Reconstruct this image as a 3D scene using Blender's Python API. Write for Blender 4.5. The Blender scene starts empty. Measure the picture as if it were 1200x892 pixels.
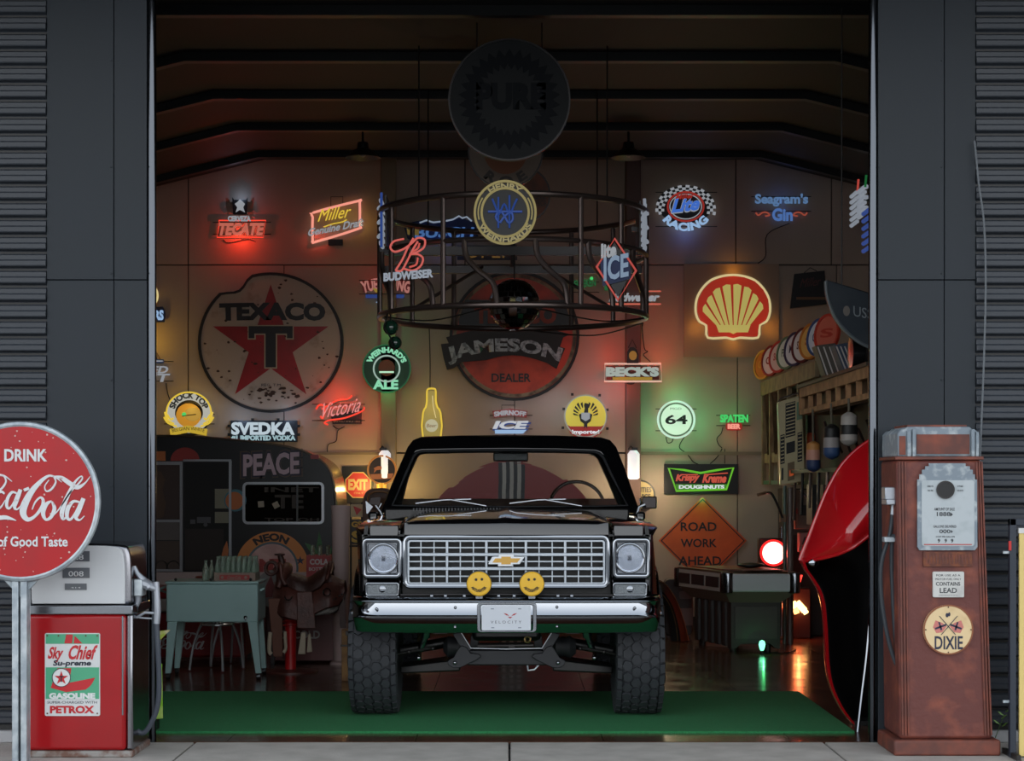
import bpy, bmesh, math, random
from mathutils import Vector, Matrix
random.seed(7)
SC = bpy.context.scene
LK = 0.6      # neon light level
COL = SC.collection
PI = math.pi

# ------------------------------------------------------------------ camera
CAMY, F, HX, HY, H = -10.75, 2160.0, 597.0, 568.0, 1.5
cam = bpy.data.cameras.new('camera'); cam.sensor_width = 36; cam.lens = F/1200*36
cam.shift_x = (600-HX)/1200; cam.shift_y = (HY-446)/1200; cam.clip_end = 300
camo = bpy.data.objects.new('camera', cam); COL.objects.link(camo)
camo.location = (0, CAMY, H); camo.rotation_euler = (PI/2, 0, 0); SC.camera = camo

# ------------------------------------------------------------------ sky, exposure
W = bpy.data.worlds.new('overcast'); SC.world = W; W.use_nodes = True
nt = W.node_tree; bgn = nt.nodes['Background']
tc = nt.nodes.new('ShaderNodeTexCoord'); sp = nt.nodes.new('ShaderNodeSeparateXYZ'); rp = nt.nodes.new('ShaderNodeValToRGB')
nt.links.new(tc.outputs['Generated'], sp.inputs[0]); nt.links.new(sp.outputs['Z'], rp.inputs[0]); nt.links.new(rp.outputs[0], bgn.inputs[0])
rp.color_ramp.elements[0].position = 0.08; rp.color_ramp.elements[0].color = (0.95, 0.975, 1.0, 1)
rp.color_ramp.elements[1].position = 0.7; rp.color_ramp.elements[1].color = (0.42, 0.47, 0.53, 1)
bgn.inputs[1].default_value = 2.5
SC.view_settings.view_transform = 'Standard'; SC.view_settings.look = 'None'
SC.view_settings.gamma = 1; SC.view_settings.use_curve_mapping = False
SC.view_settings.exposure = 0.0

# ------------------------------------------------------------------ coordinates
def S(y): return F/(y-CAMY)
def P(px, py, y):
    k = (y-CAMY)/F
    return Vector(((px-HX)*k, y, H-(py-HY)*k))
class Plane:
    y = 0.0; k = 1.0
PL = Plane()
def at(y): PL.y = y; PL.k = (y-CAMY)/F
def X(px): return (px-HX)*PL.k
def Z(py): return H-(py-HY)*PL.k
def M(px): return px*PL.k

# ------------------------------------------------------------------ materials
def lin(c):
    c = c/255.0
    return c/12.92 if c <= 0.04045 else ((c+0.055)/1.055)**2.4
def rgb(r, g, b): return (lin(r), lin(g), lin(b), 1)
MC = {}
def mat(name, col, rough=0.5, metal=0.0, coat=0.0, spec=None, noise=None, bump=None, trans=0.0, ior=None, alpha=None, rnoise=None):
    """noise=(scale, second colour, low, high) ; bump=(scale, strength)"""
    if name in MC: return MC[name]
    m = bpy.data.materials.new(name); m.use_nodes = True; MC[name] = m
    t = m.node_tree; b = t.nodes['Principled BSDF']
    c = rgb(*col); b.inputs['Base Color'].default_value = c
    b.inputs['Roughness'].default_value = rough; b.inputs['Metallic'].default_value = metal
    b.inputs['Coat Weight'].default_value = coat; b.inputs['Coat Roughness'].default_value = 0.03
    if spec is not None: b.inputs['Specular IOR Level'].default_value = spec
    if trans: b.inputs['Transmission Weight'].default_value = trans
    if ior: b.inputs['IOR'].default_value = ior
    if alpha is not None: b.inputs['Alpha'].default_value = alpha
    if noise or bump or rnoise:
        tx = t.nodes.new('ShaderNodeTexCoord')
    if noise:
        n = t.nodes.new('ShaderNodeTexNoise'); n.inputs['Scale'].default_value = noise[0]; n.inputs['Detail'].default_value = 6
        t.links.new(tx.outputs['Object'], n.inputs['Vector'])
        r = t.nodes.new('ShaderNodeValToRGB'); r.color_ramp.elements[0].color = c; r.color_ramp.elements[1].color = rgb(*noise[1])
        r.color_ramp.elements[0].position = noise[2]; r.color_ramp.elements[1].position = noise[3]
        t.links.new(n.outputs['Fac'], r.inputs[0]); t.links.new(r.outputs[0], b.inputs['Base Color'])
    if rnoise:
        n = t.nodes.new('ShaderNodeTexNoise'); n.inputs['Scale'].default_value = rnoise[0]; n.inputs['Detail'].default_value = 5
        t.links.new(tx.outputs['Object'], n.inputs['Vector'])
        mr = t.nodes.new('ShaderNodeMapRange'); mr.inputs[3].default_value = rnoise[1]; mr.inputs[4].default_value = rnoise[2]
        mr.inputs[1].default_value = 0.3; mr.inputs[2].default_value = 0.7
        t.links.new(n.outputs['Fac'], mr.inputs[0]); t.links.new(mr.outputs[0], b.inputs['Roughness'])
    if bump:
        n = t.nodes.new('ShaderNodeTexNoise'); n.inputs['Scale'].default_value = bump[0]; n.inputs['Detail'].default_value = 4
        t.links.new(tx.outputs['Object'], n.inputs['Vector'])
        u = t.nodes.new('ShaderNodeBump'); u.inputs['Strength'].default_value = bump[1]; u.inputs['Distance'].default_value = 0.01
        t.links.new(n.outputs['Fac'], u.inputs['Height']); t.links.new(u.outputs[0], b.inputs['Normal'])
    return m
def emit(name, col, st=1.0, base=(20, 20, 20)):
    if name in MC: return MC[name]
    m = bpy.data.materials.new(name); m.use_nodes = True; MC[name] = m
    b = m.node_tree.nodes['Principled BSDF']
    b.inputs['Base Color'].default_value = rgb(*base); b.inputs['Roughness'].default_value = 0.4
    b.inputs['Emission Color'].default_value = rgb(*col); b.inputs['Emission Strength'].default_value = st
    m.cycles.emission_sampling = 'NONE' if st < 3 else 'AUTO'
    return m

# ------------------------------------------------------------------ mesh builder
def cr(pts, n=8, closed=False):
    """Catmull-Rom through points of any dimension"""
    pts = [tuple(p) for p in pts]; out = []; N = len(pts)
    rng = range(N if closed else N-1)
    for i in rng:
        if closed: a, b, c, d = pts[(i-1) % N], pts[i], pts[(i+1) % N], pts[(i+2) % N]
        else: a, b, c, d = pts[max(i-1, 0)], pts[i], pts[i+1], pts[min(i+2, N-1)]
        for k in range(n):
            t = k/n
            out.append(tuple(0.5*(2*q+(r-p)*t+(2*p-5*q+4*r-w)*t*t+(-p+3*q-3*r+w)*t**3) for p, q, r, w in zip(a, b, c, d)))
    if not closed: out.append(pts[-1])
    return out
_TXT = {}
def text_mesh(s, bold=0.0):
    key = (s, bold)
    if key in _TXT: return _TXT[key]
    c = bpy.data.curves.new('t', 'FONT'); c.body = s; c.size = 1; c.offset = bold; c.resolution_u = 3; c.extrude = 0
    o = bpy.data.objects.new('t', c); COL.objects.link(o)
    dg = bpy.context.evaluated_depsgraph_get(); dg.update()
    me = o.evaluated_get(dg).to_mesh()
    v = [(p.co.x, p.co.y) for p in me.vertices]; f = [tuple(q.vertices) for q in me.polygons]
    o.evaluated_get(dg).to_mesh_clear(); bpy.data.objects.remove(o); bpy.data.curves.remove(c)
    _TXT[key] = (v, f); return v, f
class MB:
    def __init__(s): s.v = []; s.f = []
    def add(s, vs, fs):
        n = len(s.v); s.v += [Vector(v) for v in vs]; s.f += [tuple(i+n for i in f) for f in fs]; return s
    def __add__(s, o):
        r = MB(); r.add(s.v, s.f); r.add(o.v, o.f); return r
    def xf(s, m):
        s.v = [m @ v for v in s.v]; return s
    def box(s, x0, x1, y0, y1, z0, z1):
        if x0 > x1: x0, x1 = x1, x0
        if y0 > y1: y0, y1 = y1, y0
        if z0 > z1: z0, z1 = z1, z0
        return s.add([(x0,y0,z0),(x1,y0,z0),(x1,y1,z0),(x0,y1,z0),(x0,y0,z1),(x1,y0,z1),(x1,y1,z1),(x0,y1,z1)],
                     [(3,2,1,0),(4,5,6,7),(0,1,5,4),(1,2,6,5),(2,3,7,6),(3,0,4,7)])
    def hexa(s, b, t):
        """b, t: four points each, same winding, bottom and top"""
        return s.add(list(b)+list(t), [(3,2,1,0),(4,5,6,7),(0,1,5,4),(1,2,6,5),(2,3,7,6),(3,0,4,7)])
    def tube(s, pts, r, n=8, closed=False, cap=True):
        pts = [Vector(p) for p in pts]; N = len(pts)
        rs = r if isinstance(r, (list, tuple)) else [r]*N
        vs = []; up = None
        for i in range(N):
            if closed: t = pts[(i+1) % N]-pts[i-1]
            else: t = pts[min(i+1, N-1)]-pts[max(i-1, 0)]
            if t.length < 1e-9: t = Vector((0, 0, 1))
            t.normalize()
            if up is None:
                up = Vector((0, 0, 1)) if abs(t.z) < 0.9 else Vector((0, 1, 0))
            up = (up-t*up.dot(t))
            if up.length < 1e-6: up = t.orthogonal()
            up.normalize(); b = t.cross(up)
            for k in range(n):
                a = 2*PI*k/n; vs.append(pts[i]+(up*math.cos(a)+b*math.sin(a))*rs[i])
        fs = []
        for i in range(N if closed else N-1):
            j = (i+1) % N
            for k in range(n):
                l = (k+1) % n; fs.append((i*n+k, i*n+l, j*n+l, j*n+k))
        if cap and not closed:
            fs.append(tuple(range(n))[::-1]); fs.append(tuple((N-1)*n+k for k in range(n)))
        return s.add(vs, fs)
    def cyl(s, p0, p1, r, r1=None, n=16): return s.tube([p0, p1], [r, r if r1 is None else r1], n)
    def lathe(s, prof, c=(0, 0, 0), ax='Z', n=24, a0=0, a1=2*PI):
        full = abs(a1-a0-2*PI) < 1e-6; m = n if full else n+1; vs = []
        for r, h in prof:
            for k in range(m):
                a = a0+(a1-a0)*k/n; u, w = r*math.cos(a), r*math.sin(a)
                p = {'Z': (u, w, h), 'Y': (u, h, w), 'X': (h, u, w)}[ax]
                vs.append((p[0]+c[0], p[1]+c[1], p[2]+c[2]))
        fs = []
        for i in range(len(prof)-1):
            for k in range(n):
                l = (k+1) % m; fs.append((i*m+k, i*m+l, (i+1)*m+l, (i+1)*m+k))
        if full:
            if prof[0][0] > 1e-6: fs.append(tuple(range(m))[::-1])
            if prof[-1][0] > 1e-6: fs.append(tuple((len(prof)-1)*m+k for k in range(m)))
        return s.add(vs, fs)
    def ball(s, c, r, n=16, sc=(1, 1, 1)):
        k = max(6, n//2); st = len(s.v)
        s.lathe([(max(1e-7, r*math.sin(PI*i/k)), -r*math.cos(PI*i/k)) for i in range(k+1)], (0, 0, 0), 'Z', n)
        for i in range(st, len(s.v)):
            v = s.v[i]; s.v[i] = Vector((v.x*sc[0]+c[0], v.y*sc[1]+c[1], v.z*sc[2]+c[2]))
        return s
    def ext(s, pts, y0, y1, ax='Y'):
        """extrude a 2D polygon along Y (pts = x,z), X (pts = y,z) or Z (pts = x,y)"""
        n = len(pts)
        g = {'Y': lambda p, h: (p[0], h, p[1]), 'X': lambda p, h: (h, p[0], p[1]), 'Z': lambda p, h: (p[0], p[1], h)}[ax]
        return s.add([g(p, y0) for p in pts]+[g(p, y1) for p in pts],
                     [tuple(range(n)), tuple(range(2*n-1, n-1, -1))]+[(i, n+i, n+(i+1) % n, (i+1) % n) for i in range(n)])
    def ringp(s, out, inn, y0, y1):
        """closed band between two outlines of (x,z), extruded in y"""
        n = len(out); vs = [(p[0], y0, p[1]) for p in out]+[(p[0], y0, p[1]) for p in inn]+[(p[0], y1, p[1]) for p in out]+[(p[0], y1, p[1]) for p in inn]
        fs = []
        for i in range(n):
            j = (i+1) % n
            fs += [(i, j, n+j, n+i), (2*n+j, 2*n+i, 3*n+i, 3*n+j), (j, i, 2*n+i, 2*n+j), (n+i, n+j, 3*n+j, 3*n+i)]
        return s.add(vs, fs)
    def grid(s, rows, th=None):
        """rows of points -> surface; th: thickness vector"""
        R, C = len(rows), len(rows[0]); vs = [p for r in rows for p in r]
        fs = [(i*C+j, i*C+j+1, (i+1)*C+j+1, (i+1)*C+j) for i in range(R-1) for j in range(C-1)]
        if th is None: return s.add(vs, fs)
        t = Vector(th); n = R*C
        vs2 = [Vector(p)+t for p in vs]; fs2 = [tuple(n+i for i in f[::-1]) for f in fs]
        bd = [j for j in range(C)]+[i*C+C-1 for i in range(1, R)]+[(R-1)*C+j for j in range(C-2, -1, -1)]+[i*C for i in range(R-2, 0, -1)]
        side = [(bd[i], n+bd[i], n+bd[(i+1) % len(bd)], bd[(i+1) % len(bd)]) for i in range(len(bd))]
        return s.add(list(vs)+vs2, fs+fs2+[f[::-1] for f in side])
def circ(cx, cz, r, n=48, rz=None, a0=0): return [(cx+r*math.cos(a0+2*PI*i/n), cz+(rz or r)*math.sin(a0+2*PI*i/n)) for i in range(n)]
def rrect(x0, x1, z0, z1, r, n=4):
    if x0 > x1: x0, x1 = x1, x0
    if z0 > z1: z0, z1 = z1, z0
    o = []
    for cx, cz, a in ((x1-r, z1-r, 0), (x0+r, z1-r, PI/2), (x0+r, z0+r, PI), (x1-r, z0+r, 3*PI/2)):
        for i in range(n+1): o.append((cx+r*math.cos(a+PI/2*i/n), cz+r*math.sin(a+PI/2*i/n)))
    return o

# ---- flat shapes in pixel units on the current plane; o = metres in front of it
def BX(x0, x1, y0, y1, o=0.0, th=0.02): return MB().box(X(x0), X(x1), PL.y-o-th, PL.y-o, Z(y1), Z(y0))
def DC(cx, cy, r, o=0.0, th=0.02, ry=None, n=48): return MB().ext(circ(X(cx), Z(cy), M(r), n, M(ry) if ry else None), PL.y-o-th, PL.y-o)
def RG(cx, cy, r, r2, o=0.0, th=0.02, n=48): return MB().ringp(circ(X(cx), Z(cy), M(r), n), circ(X(cx), Z(cy), M(r2), n), PL.y-o-th, PL.y-o)
def PO(pts, o=0.0, th=0.02): return MB().ext([(X(a), Z(b)) for a, b in pts], PL.y-o-th, PL.y-o)
def RR(x0, x1, y0, y1, r, o=0.0, th=0.02): return MB().ext(rrect(X(x0), X(x1), Z(y1), Z(y0), M(r)), PL.y-o-th, PL.y-o)
def RRR(x0, x1, y0, y1, r, w, o=0.0, th=0.02):
    return MB().ringp(rrect(X(x0), X(x1), Z(y1), Z(y0), M(r)), rrect(X(x0+w), X(x1-w), Z(y1-w), Z(y0+w), max(M(r-w), M(0.3))), PL.y-o-th, PL.y-o)
def TU(pts, r=0.009, o=0.05, closed=False, sm=6, n=6):
    q = cr(pts, sm, closed) if sm else pts
    return MB().tube([(X(a), PL.y-o, Z(b)) for a, b in q], r, n, closed)
def TX(s, x0, x1, y0, y1, o=0.03, th=0.006, shear=0.0, bold=0.0, arc=0.0, rot=0.0, slope=0.0):
    """text stretched into the pixel box; arc>0: middle rises by arc px; slope: rise in px over the width"""
    v, f = text_mesh(s, bold); m = MB()
    if not v: return m
    ax, bx = min(p[0] for p in v), max(p[0] for p in v); ay, by = min(p[1] for p in v), max(p[1] for p in v)
    if by-ay < 1e-6: by = ay+1
    h = y1-y0; w = x1-x0; q = []
    for a, b in v:
        u = (a-ax)/(bx-ax); t = (b-ay)/(by-ay)
        px = x0+shear*h*t+u*(w-shear*h); py = y1-t*h
        e = 2*(px-x0)/w-1
        py -= arc*(1-e*e)+slope*((px-x0)/w)
        if arc: px += arc*2*e*(t-0.5)*h/w*1.6
        q.append((px, py))
    if rot:
        cx, cy = (x0+x1)/2, (y0+y1)/2; c, s_ = math.cos(rot), math.sin(rot)
        q = [(cx+(a-cx)*c+(b-cy)*s_, cy-(a-cx)*s_+(b-cy)*c) for a, b in q]
    n = len(q); Y0 = PL.y-o-th; Y1 = PL.y-o
    ed = {}
    for g in f:
        for i in range(len(g)):
            k = (g[i], g[(i+1) % len(g)]); ed[k] = 1
    fs = [g for g in f]+[tuple(n+i for i in g[::-1]) for g in f]
    for (a, b) in ed:
        if (b, a) not in ed: fs.append((b, a, n+a, n+b))
    return m.add([(X(a), Y0, Z(b)) for a, b in q]+[(X(a), Y1, Z(b)) for a, b in q], fs)
def RING_TX(s, cx, cy, r, h, a_mid, a_span, o=0.03, th=0.006, bold=0.0, inward=False):
    """letters around a circle; a_mid in degrees (90 = top), a_span in degrees; inward=True reads along the bottom"""
    v, f = text_mesh(s, bold); m = MB()
    ax, bx = min(p[0] for p in v), max(p[0] for p in v); by = max(p[1] for p in v); ay = min(p[1] for p in v)
    q = []
    for a, b in v:
        u = (a-ax)/(bx-ax)-0.5; t = (b-ay)/(by-ay)
        if not inward: ang = math.radians(a_mid-u*a_span); rr = r+(t-0.5)*h
        else: ang = math.radians(a_mid+u*a_span); rr = r-(t-0.5)*h
        q.append((cx+rr*math.cos(ang), cy-rr*math.sin(ang)))
    n = len(q); Y0 = PL.y-o-th; Y1 = PL.y-o; ed = {}
    for g in f:
        for i in range(len(g)): ed[(g[i], g[(i+1) % len(g)])] = 1
    fs = list(f)+[tuple(n+i for i in g[::-1]) for g in f]
    for (a, b) in ed:
        if (b, a) not in ed: fs.append((b, a, n+a, n+b))
    return m.add([(X(a), Y0, Z(b)) for a, b in q]+[(X(a), Y1, Z(b)) for a, b in q], fs)
def BRUSH(strokes, fx, fy, o=0.03, th=0.005, sm=6):
    """strokes of (x, y, width): thick-and-thin lettering; fx, fy map to pixels"""
    m = MB(); sc = abs(fx(1)-fx(0))
    for j, st in enumerate(strokes):
        q = cr(st, sm); N = len(q); L = []; R = []
        for i in range(N):
            a, b = q[max(i-1, 0)], q[min(i+1, N-1)]
            dx, dy = b[0]-a[0], b[1]-a[1]; l = math.hypot(dx, dy) or 1
            nx, ny = -dy/l, dx/l; w = max(q[i][2], 1)/2
            L.append((fx(q[i][0]+nx*w), fy(q[i][1]+ny*w))); R.append((fx(q[i][0]-nx*w), fy(q[i][1]-ny*w)))
        y0, y1 = PL.y-o-th-0.0003*j, PL.y-o
        rows = [[(X(l[0]), y0, Z(l[1])), (X(r[0]), y0, Z(r[1]))] for l, r in zip(L, R)]
        m.grid(rows, (0, y1-y0, 0))
    return m

# ------------------------------------------------------------------ objects
def props(o, label=None, cat=None, group=None, kind=None):
    if label: o['label'] = label
    if cat: o['category'] = cat
    if group: o['group'] = group
    if kind: o['kind'] = kind
    return o
def mesh_obj(name, mb, m, parent, off, bev, sm, bs=2):
    me = bpy.data.meshes.new(name); me.from_pydata([tuple(v-off) for v in mb.v], [], mb.f)
    if sm:
        me.polygons.foreach_set('use_smooth', [True]*len(me.polygons)); me.set_sharp_from_angle(angle=math.radians(sm))
    me.materials.append(m)
    bm = bmesh.new(); bm.from_mesh(me); bmesh.ops.recalc_face_normals(bm, faces=bm.faces); bm.to_mesh(me); bm.free()
    o = bpy.data.objects.new(name, me); COL.objects.link(o)
    if parent: o.parent = parent
    if bev:
        b = o.modifiers.new('bevel', 'BEVEL'); b.width = bev; b.segments = bs; b.limit_method = 'ANGLE'; b.angle_limit = math.radians(40)
    return o
def root_loc(p):
    while p.parent: p = p.parent
    return Vector(p['_o']) if '_o' in p else Vector(p.location)
def parts(name, mbs, m, parent, **k):
    for q in mbs: part(name, q, m, parent, **k)
def thing(name, label, cat, loc, group=None):
    o = bpy.data.objects.new(name, None); o.empty_display_size = 0.05; COL.objects.link(o); o.location = loc
    return props(o, label, cat, group)
def part(name, mb, m, parent, bev=0, sm=35, label=None, kind=None, bs=2):
    o = mesh_obj(name, mb, m, parent, root_loc(parent), bev, sm, bs)
    return props(o, label, kind=kind)
def solo(name, mb, m, label, cat, group=None, bev=0, sm=35, kind=None):
    xs = [v.x for v in mb.v]; ys = [v.y for v in mb.v]; zs = [v.z for v in mb.v]
    loc = Vector(((min(xs)+max(xs))/2, (min(ys)+max(ys))/2, min(zs)))
    o = mesh_obj(name, mb, m, None, loc, bev, sm); o.location = loc
    return props(o, label, cat, group, kind)
def struct(name, mb, m, bev=0, sm=35):
    o = mesh_obj(name, mb, m, None, Vector((0, 0, 0)), bev, sm); o['kind'] = 'structure'; return o
def tree(o, parent=None):
    c = o.copy(); COL.objects.link(c); c.parent = parent
    for ch in o.children: tree(ch, c)
    return c
def lamp(parent, p, col, power, r=0.0):
    l = bpy.data.lights.new('bulb', 'POINT'); l.color = rgb(*col)[:3]; l.energy = power*LK; l.shadow_soft_size = r
    o = bpy.data.objects.new('bulb', l); COL.objects.link(o); o.parent = parent; o.location = Vector(p)-root_loc(parent)
    return o
# ================================================================== materials in common use
m_dark = mat('dark_panel_paint', (46, 51, 57), 0.45, 0.0, spec=0.2, noise=(3, (46, 51, 56), 0.35, 0.7), bump=(2.5, 0.25))
m_slat = mat('shutter_paint', (54, 59, 66), 0.38, 0.0, spec=0.35, noise=(5, (54, 58, 64), 0.3, 0.7), bump=(6, 0.15))
m_black = mat('black_plastic', (18, 18, 19), 0.45)
m_blackgl = mat('black_car_paint', (6, 6, 8), 0.12, coat=1.0)
m_chrome = mat('chrome', (158, 162, 168), 0.06, 1.0)
m_chrome2 = mat('worn_chrome', (146, 150, 156), 0.2, 1.0)
m_alu = mat('brushed_metal', (170, 174, 180), 0.33, 1.0)
m_galv = mat('galvanised_metal', (150, 160, 168), 0.5, 0.6, noise=(14, (190, 198, 202), 0.4, 0.65))
m_rubber = mat('black_rubber', (27, 29, 33), 0.62)
m_tread = mat('tyre_rubber', (46, 49, 54), 0.7, bump=(30, 0.2))
m_wall = mat('beige_wall_paint', (178, 162, 146), 0.6, noise=(1.2, (166, 150, 136), 0.3, 0.7))
m_white = mat('white_enamel', (205, 205, 202), 0.35)
m_offw = mat('aged_white_enamel', (196, 196, 192), 0.4, noise=(9, (160, 160, 158), 0.55, 0.75))
m_steel = mat('dark_steel', (62, 60, 60), 0.4, 0.8)
m_post = mat('post_paint', (140, 124, 100), 0.5)

# ================================================================== setting
SX = 3.85      # half width of the garage
WY = 8.55      # back wall
# ground
apron = struct('floor_2', MB().box(-90, 90, -160, 0.0, -0.2, -0.045), mat('asphalt', (105, 106, 106), 0.85, noise=(6, (120, 121, 120), 0.3, 0.7)))
m_conc = mat('concrete', (182, 178, 172), 0.8, noise=(5, (162, 158, 152), 0.35, 0.7), bump=(60, 0.3))
k = 0
for ix in range(-4, 4):
    for iy in range(2):
        x0 = ix*1.83+0.0; y1 = -0.02-iy*1.5
        part('slab', MB().box(x0+0.006, x0+1.824, y1-1.488, y1, -0.15, 0.0), m_conc, apron, bev=0.006)
floor = struct('floor', MB().box(-SX, SX, 0.0, WY, -0.15, -0.012), mat('floor_joint', (18, 14, 13), 0.5))
m_floor = mat('polished_brown_floor', (88, 60, 46), 0.16, noise=(2.2, (66, 45, 36), 0.3, 0.7), bump=(3, 0.02), rnoise=(4, 0.12, 0.26))
tw = 2*SX/7; tn = 8
for ix in range(7):
    for iy in range(tn):
        part('floor_tile', MB().box(-SX+ix*tw+0.002, -SX+(ix+1)*tw-0.002, iy*WY/tn+0.002, (iy+1)*WY/tn-0.002, -0.03, 0.0), m_floor, floor, sm=0)

# back wall: backing plus the panels that can be told apart
at(WY)
back = struct('wall_back', MB().box(-SX, SX, WY, WY+0.15, 0, 4.95), mat('wall_joint', (60, 52, 46), 0.7))
zt = 4.93; seam = Z(311)
tops = [(-SX, X(221)), (X(221), X(447)), (X(447), X(545)), (X(545), X(733)), (X(733), X(862)), (X(862), X(974)), (X(974), SX)]
for a, b in tops:
    part('panel', MB().box(a+0.006, b-0.006, WY-0.02, WY, seam+0.008, zt), m_wall, back, bev=0.003)
for a, b in ((-SX, X(221)), (X(221), X(333)), (X(333), X(447)), (X(447), X(603)), (X(603), X(733)), (X(733), X(864)), (X(864), X(980)), (X(980), SX)):
    part('panel', MB().box(a+0.005, b-0.005, WY-0.02, WY, Z(530), seam-0.005), m_wall, back, bev=0.003)
    part('panel', MB().box(a+0.005, b-0.005, WY-0.02, WY, 0.1, Z(532)), m_wall, back, bev=0.003)
m_trim = mat('trim_strip', (120, 108, 92), 0.5)
struct('baseboard_back', MB().box(-SX, SX, WY-0.035, WY-0.02, 0.0, 0.12), mat('baseboard_paint', (46, 42, 40), 0.5))
for nm, a, b in (('trim_3', 447, 465), ('trim_4', 733, 750)):
    struct(nm, MB().box(X(a), X(b), WY-0.14, WY-0.02, 0, 4.9), m_post if a < 500 else mat('post_paint_brown', (104, 82, 76), 0.5), bev=0.008)
struct('trim_5', MB().box(-SX, X(446), WY-0.045, WY-0.02, Z(533), Z(530))+MB().box(X(751), SX, WY-0.05, WY-0.02, Z(533.5), Z(529.5)), m_trim)
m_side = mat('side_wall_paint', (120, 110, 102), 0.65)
struct('wall_left', MB().box(-SX-0.15, -SX, 0.08, WY+0.15, -0.15, 5.1), m_side)
struct('wall_right', MB().box(SX, SX+0.15, 0.08, WY+0.15, -0.15, 5.1), m_side)
# ceiling: flat middle, sloping sides, dark, with purlins
m_ceil = mat('dark_ceiling', (10, 10, 11), 0.7, noise=(2, (8, 8, 9), 0.4, 0.6))
zc, ze, xs = 4.90, 4.58, 2.56
ceil = struct('ceiling', MB().ext([(-SX, ze), (-xs, zc), (xs, zc), (SX, ze), (SX, 5.1), (-SX, 5.1)], 0.08, WY+0.15), m_ceil)
for i in range(6):
    y = 0.9+i*1.42
    part('beam', MB().ext([(-SX, ze-0.07), (-xs, zc-0.07), (xs, zc-0.07), (SX, ze-0.07), (SX, ze), (xs, zc), (-xs, zc), (-SX, ze)], y, y+0.09), mat('beam_paint', (9, 9, 10), 0.5), ceil)
for lx_, lb_ in ((-1.38, 'left'), (1.12, 'right')):
    hb_ = thing('ceiling_lamp', 'dark shaded round lamp high under the ceiling, the %s one of two' % lb_, 'lamp', (lx_, 6.6, 4.62))
    part('shade', MB().lathe([(0.05, 4.72), (0.06, 4.66), (0.10, 4.64), (0.16, 4.58), (0.165, 4.575), (0.155, 4.58), (0.09, 4.63), (0.001, 4.65)], (lx_, 6.6, 0), 'Z', 28), mat('lamp_shade_black', (20, 20, 22), 0.4), hb_)
    part('rod', MB().cyl((lx_, 6.6, 4.72), (lx_, 6.6, 4.82), 0.012, n=8), mat('lamp_shade_black', (20, 20, 22), 0.4), hb_)
    part('bulb_glass', MB().ball((lx_, 6.6, 4.61), 0.028, 12), mat('opal', (160, 160, 160), 0.3), hb_)
    q_ = bpy.data.lights.new('bulb', 'SPOT'); q_.energy = 34; q_.color = (1.0, 0.88, 0.74); q_.spot_size = math.radians(130); q_.spot_blend = 0.9; q_.shadow_soft_size = 0.03
    w_ = bpy.data.objects.new('bulb', q_); COL.objects.link(w_); w_.parent = hb_; w_.location = (0, 0, -0.05)
# facade
DX0, DX1, DT = -2.08, 2.115, 4.75
face = struct('wall_front', MB().box(-9, DX0, 0.02, 0.08, -0.04, 6.2)+MB().box(DX1, 9, 0.02, 0.08, -0.04, 6.2)+MB().box(DX0, DX1, 0.02, 0.08, DT, 6.2), mat('facade_core', (40, 43, 47), 0.5))
at(0.0)
zs = Z(328)
for a, b in ((X(55), X(134)), (X(134), DX0-0.03), (DX1+0.03, X(1106)), (X(1106), X(1143))):
    part('panel', MB().box(a+0.002, b-0.002, -0.012, 0.02, 0.0, zs-0.004), m_dark, face, bev=0.003)
    part('panel', MB().box(a+0.002, b-0.002, -0.016, 0.02, zs, 6.0), m_dark, face, bev=0.003)
for k in range(7):
    for xx in (X(131), X(176), X(1030), X(1103)):
        zz = 0.25+0.62*k
        part('rivet', MB().lathe([(0.006, -0.016), (0.005, -0.021), (0.0, -0.022)], (xx, 0, zz), 'Y', 8), m_dark, face)
m_rim = mat('corner_guard_metal', (84, 88, 94), 0.12, 1.0)
struct('trim_1', MB().cyl((DX0-0.004, 0.0, 0), (DX0-0.004, 0.0, DT), 0.024, n=24)+MB().box(DX0-0.03, DX0+.004, 0.01, 0.09, 0, DT), m_rim)
struct('trim_2', MB().cyl((DX1+0.004, 0.0, 0), (DX1+0.004, 0.0, DT), 0.024, n=24)+MB().box(DX1-.004, DX1+0.03, 0.01, 0.09, 0, DT), m_rim)
# ribbed shutters either side: each slat a piece
for nm, x0, x1 in (('wall_shutter_left', -6.2, X(55)), ('wall_shutter_right', X(1143), 6.2)):
    sh = struct(nm, MB().box(x0, x1, 0.0, 0.018, -0.03, 6.0), m_black)
    pitch = 0.0985
    prof = [(0.0, 0.0), (-0.004, 0.004), (-0.030, 0.012), (-0.034, 0.018), (-0.034, 0.042), (-0.022, 0.052), (-0.022, 0.076), (-0.005, 0.086), (0.0, 0.0865)]
    me = None
    for i in range(60):
        if me is None:
            sl = part('slat', MB().ext(prof, x0, x1, 'X'), m_slat, sh, sm=0); me = sl; sl.location.z = 0.10
        else:
            c = me.copy(); COL.objects.link(c); c.parent = sh; c.location.z = 0.10+i*pitch
    part('bottom_rail', MB().box(x0, x1, -0.045, 0.0, 0.0, 0.07), mat('pale_rail', (165, 167, 170), 0.5), sh, bev=0.006)
# unseen overhang, added above the front to shade the upper facade
roof = struct('added_overhang', MB().box(-9, 9, -2.3, 0.2, 5.0, 5.12), m_ceil)
part('added_fascia', MB().box(-9, 9, -2.36, -2.3, 4.8, 5.2), m_dark, roof)

# ================================================================== things at the front
# green turf mat
mt = MB(); 
mt.box(-2.72, 2.08, 0.36, 2.5, 0.0, 0.014)
m_turf = mat('green_turf', (30, 108, 62), 0.95, noise=(180, (48, 146, 86), 0.35, 0.7), bump=(240, 1.0))
solo('turf_mat', mt, m_turf, 'long green artificial turf mat spread across the doorway under the truck', 'mat')

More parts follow.
